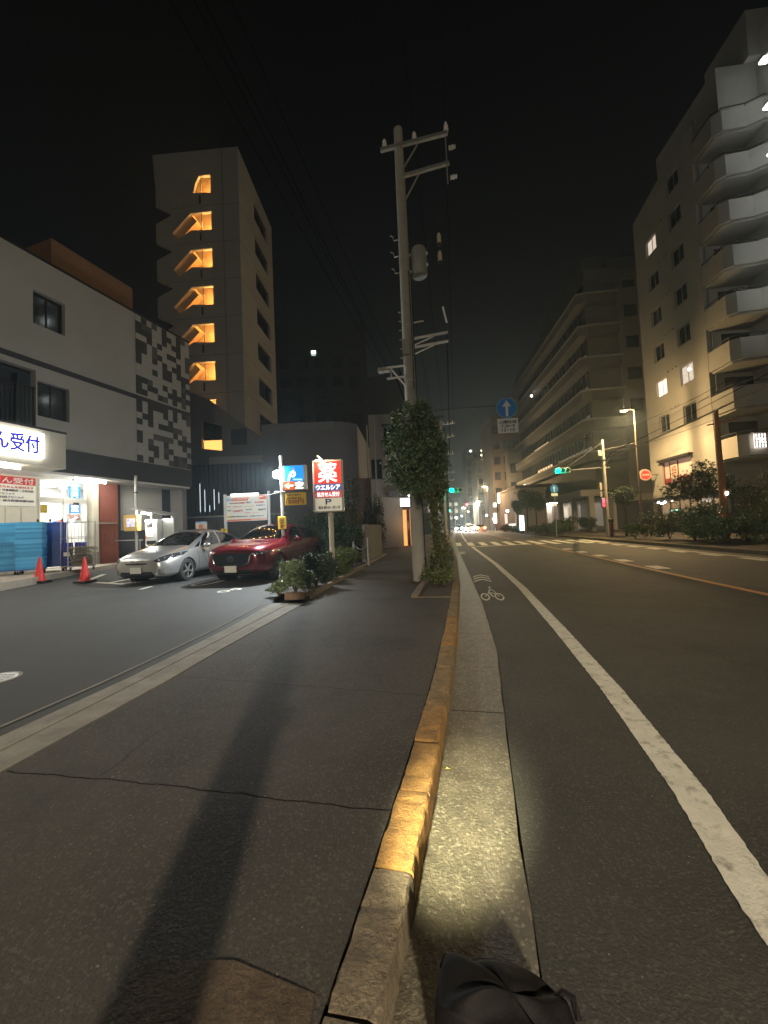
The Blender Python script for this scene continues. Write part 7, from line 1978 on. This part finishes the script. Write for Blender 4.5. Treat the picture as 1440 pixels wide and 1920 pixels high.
# ================================================================== CARS IN THE DISTANCE
def far_car(label, x, y, rz, m, front=True, van=False):
    t = thing('distant_car', label, 'car', (x, y, 0), rz, 'cars in the far traffic')
    L_, W_, H_ = 4.2, 1.7, (1.9 if van else 1.45)
    b = MB()
    pr = [(-L_ / 2, 0.3), (-L_ / 2, 0.75), (-L_ / 2 + 0.15, 0.85), (-L_ / 2 + 1.0, 0.95), (-L_ / 2 + 1.5, H_), (L_ / 2 - 0.9, H_), (L_ / 2 - 0.2, 0.98), (L_ / 2, 0.85), (L_ / 2, 0.3)]
    if van: pr = [(-L_ / 2, 0.3), (-L_ / 2, 0.9), (-L_ / 2 + 0.5, 1.1), (-L_ / 2 + 0.8, H_), (L_ / 2, H_), (L_ / 2, 0.3)]
    n = len(pr)
    b.add([(W_ / 2, x_, z) for x_, z in pr] + [(-W_ / 2, x_, z) for x_, z in pr], [(i, (i + 1) % n, n + (i + 1) % n, n + i) for i in range(n)] + [tuple(range(n))[::-1], tuple(range(n, 2 * n))])
    b.build('body', m, t)
    MB().add([(-0.7, -L_ / 2 + 0.98, 1.0), (0.7, -L_ / 2 + 0.98, 1.0), (0.6, -L_ / 2 + 1.40, H_ - 0.1), (-0.6, -L_ / 2 + 1.40, H_ - 0.1)], [(0, 1, 2, 3)]).build('windscreen', pane_dark, t)
    for x_ in (-0.75, 0.75):
        for y_ in (-1.3, 1.3): MB().tube((x_ - 0.1, y_, 0.31), (x_ + 0.1, y_, 0.31), 0.31, n=14).build('wheel', black_rubber, t)
    hl = glow('headlight glow', (1.0, 0.97, 0.88), 120) if front else glow('tail lamp glow', (1.0, 0.13, 0.02), 30)
    r_ = 0.24 if front else 0.24
    for x_ in (-0.62, 0.62):
        MB().ell((x_, -L_ / 2 - 0.01, 0.70), (r_, 0.06, r_ * 0.8), 12, 8).build('headlight' if front else 'tail_light', hl, t)
    if front:
        for x_ in (-0.62, 0.62):
            lamp('headlight_beam', 'SPOT', (x_, -L_ / 2 - 0.12, 0.70), 500, (1.0, 0.95, 0.85), 0.08, t, aim=(x_, -L_ / 2 - 14, 0.0), angle=50, blend=0.8)
    else:
        lamp('brake_spill', 'POINT', (0, -L_ / 2 - 0.4, 0.7), 40, (1.0, 0.12, 0.03), 0.2, t)
    return t
grey_c = mat('distant car paint', (0.12, 0.12, 0.13), 0.4); white_c = mat('distant white paint', (0.5, 0.5, 0.5), 0.4)
far_car('leftmost of the oncoming far cars, its headlights nearly hidden by the tree', -0.5 + 0.0, 92, 0, grey_c)
far_car('oncoming far car with blazing headlights right of the tree', 1.6, 78, 0, white_c)
far_car('second oncoming far car behind the blazing one', 0.6, 100, 0, grey_c)
far_car('oncoming pale van at the back of the far queue', 2.0, 116, 0, white_c, van=True)
far_car('distant car showing orange red tail lights', 3.55, 76, R(2), grey_c, front=False)
far_car('second car with tail lights, smaller and beyond the first', 4.1, 96, R(2), white_c, front=False)
for k, (x, y, z, c_, lb) in enumerate(((0.3, 120, 4.2, (1, .95, .8), 'tiny white point of light over the far cars, lowest'), (2.4, 125, 5.6, (1, .7, .35), 'tiny amber point of light right of the far red signal'), (5.2, 82, 3.2, (1, .9, .7), 'small yellow white lamp before the lit shops'), (7.2, 63, 3.3, (1, .98, .9), 'round white lamp beside the gabled house'), (5.6, 70, 2.2, (1, .35, .12), 'small red orange lamp low before the shops'), (-1.0, 84, 3.0, (.8, .95, 1), 'small cool lamp low by the left kerb'))):
    t = thing('distant_lamp', lb, 'lamp', (x, y, z), 0, 'small distant lamps')
    MB().ell((0, 0, 0), (0.2, 0.15, 0.2), 12, 8).build('globe', glow('distant lamp %d' % k, c_, 9), t)
    MB().tube((0, 0.1, -z + 0.05), (0, 0.1, 0), 0.04, n=6).build('stem', dark_metal, t)

# parked scooter at the right edge
sc = thing('covered_scooter', 'parked scooter under a grey cover cut by the right edge', 'scooter', (10.9, 15.9, 0.13), R(60))
MB().ell((0, 0, 0.78), (0.75, 0.30, 0.42), 18, 12).build('cover', mat('grey cover cloth', (0.16, 0.155, 0.14), 0.7, var=0.2, vs=4, bump=0.4, bs=12), sc, smooth=True)
for x in (-0.6, 0.62):
    w_ = MB().lathe([(0.0, -0.05), (0.24, -0.05), (0.27, 0.0), (0.24, 0.05), (0.0, 0.05)], (x, 0, 0.27), 'Y', 20).build('wheel', black_rubber, sc)
    MB().lathe([(0.0, -0.055), (0.12, -0.055), (0.12, 0.055), (0.0, 0.055)], (x, 0, 0.27), 'Y', 14).build('hub', steel, w_)
MB().path([(0.5, 0, 0.4), (0.42, 0, 0.9), (0.32, 0, 1.22)], 0.03, 8).build('steering_column', black, sc)
MB().path([(0.3, -0.3, 1.22), (0.34, 0, 1.26), (0.3, 0.3, 1.22)], 0.02, 8).build('handlebar', black, sc)

# ================================================================== ADDED GUTTER LAMP AND BLACK BAG BY THE KERB
cl = thing('added_gutter_lamp', 'small added lamp on the roadside post, standing in for a bike light on the gutter', 'lamp', (-0.45, 0.02, 1.05))
MB().tube((0, 0, 0), (0.06, 0.06, 0.0), 0.012, n=8).build('arm', black, cl)
MB().lathe([(0.0, 0.0), (0.022, 0.0), (0.030, 0.05)], (0.06, 0.06, 0.0), 'Y', 14).build('hood', black, cl)
HEADL = lamp('gutter_pool_beam', 'SPOT', (0.08, 0.14, -0.01), 430, (1.0, 0.93, 0.60), 0.05, cl, aim=(0.40, 1.85, -1.05), angle=20, blend=1.0)  # added beam that makes the pool of bike light on the gutter
cloth = mat('black bag cloth', (0.007, 0.006, 0.006), 0.7, var=0.3, vs=8, bump=0.5, bs=14, spec=0.2)
bg = thing('black_bag', 'black soft bag with two top loops standing in the gutter at the bottom edge', 'bag', (0.055, 0.915, 0.012), R(-6))
bg.scale = (1.26, 1.1, 1.03)
nx, nz = 32, 20
def bagpt(u, v):
    a = 2 * pi * u
    w, d = 0.135, 0.085
    x = w * (abs(cos(a)) ** 0.5) * (1 if cos(a) >= 0 else -1); y = d * (abs(sin(a)) ** 0.55) * (1 if sin(a) >= 0 else -1)
    s = 1.0 - 0.16 * v ** 3 + 0.03 * sin(3 * a + 4 * v) + 0.010 * sin(7 * a + 9 * v)
    sag = -0.05 * max(0, cos(a)) * v ** 2 + (0.014 * sin(2 * a + 1.0) + 0.010 * sin(5 * a)) * v ** 3
    return Vector((x * s + 0.010 * sin(5 * v), y * s, 0.29 * v + sag))
b = MB()
for j in range(nz + 1):
    for i in range(nx):
        b.v.append(tuple(bagpt(i / nx, j / nz)))
for j in range(nz):
    for i in range(nx):
        b.f.append((j * nx + i, j * nx + (i + 1) % nx, (j + 1) * nx + (i + 1) % nx, (j + 1) * nx + i))
prev = nz * nx
for q, sc_ in enumerate((0.94, 0.80, 0.58, 0.30)):
    o0 = len(b.v)
    for i in range(nx):
        p = bagpt(i / nx, 1.0); an2_ = 2 * pi * i / nx
        b.v.append((p.x * sc_, p.y * sc_, p.z + 0.030 * (1 - sc_ ** 2) + 0.006 * sin(3 * an2_ + q) * sc_ + 0.004 * sin(6 * an2_ - 2 * q)))
    for i in range(nx):
        b.f.append((prev + i, prev + (i + 1) % nx, o0 + (i + 1) % nx, o0 + i))
    prev = o0
c0 = len(b.v); b.v.append((0.0, 0, 0.305))
for i in range(nx): b.f.append((prev + i, prev + (i + 1) % nx, c0))
bb_ = b.build('bag_body', cloth, bg)
bb_.data.polygons.foreach_set('use_smooth', [True] * len(bb_.data.polygons))
md_ = bb_.modifiers.new('smooth', 'SUBSURF'); md_.levels = 2; md_.render_levels = 2
MB().bbox(-0.035, 0.050, -0.098, -0.080, 0.02, 0.22, 0.01).build('front_pocket', mat('dark brown bag cloth', (0.030, 0.018, 0.010), 0.6, var=0.3, vs=10), bg)
MB().path([(-0.118, 0.03, 0.25), (-0.126, 0.036, 0.275), (-0.118, 0.042, 0.292), (-0.100, 0.046, 0.290), (-0.090, 0.04, 0.265)], 0.006, 8).build('loop', cloth, bg)
MB().path([(0.075, 0.04, 0.235), (0.074, 0.048, 0.262), (0.086, 0.05, 0.278), (0.102, 0.05, 0.272), (0.108, 0.042, 0.24)], 0.006, 8).build('loop', cloth, bg)
MB().path([(0.115, -0.02, 0.22), (0.150, -0.04, 0.12), (0.165, -0.09, 0.01)], 0.006, 5).build('strap', cloth, bg)

# ================================================================== NIGHT AIR: THIN HAZE ADDED FOR SOFT LAMP HALOS
hz = MB().box(-80, 80, -48, 268, -1.03, 37).build('haze', None)
hz['kind'] = 'stuff'
hm = bpy.data.materials.new('added halo haze'); hm.use_nodes = True
hn = hm.node_tree
for n_ in list(hn.nodes):
    if n_.type != 'OUTPUT_MATERIAL': hn.nodes.remove(n_)
vo = hn.nodes.new('ShaderNodeVolumePrincipled')
vo.inputs['Color'].default_value = (0.66, 0.84, 0.95, 1)  # bluish tint put in to offset the warm lamp colour
vo.inputs['Density'].default_value = 0.0019
vo.inputs['Anisotropy'].default_value = 0.55
hn.links.new(vo.outputs[0], [n_ for n_ in hn.nodes if n_.type == 'OUTPUT_MATERIAL'][0].inputs['Volume'])
hz.data.materials.append(hm)
cy.volume_bounces = 0
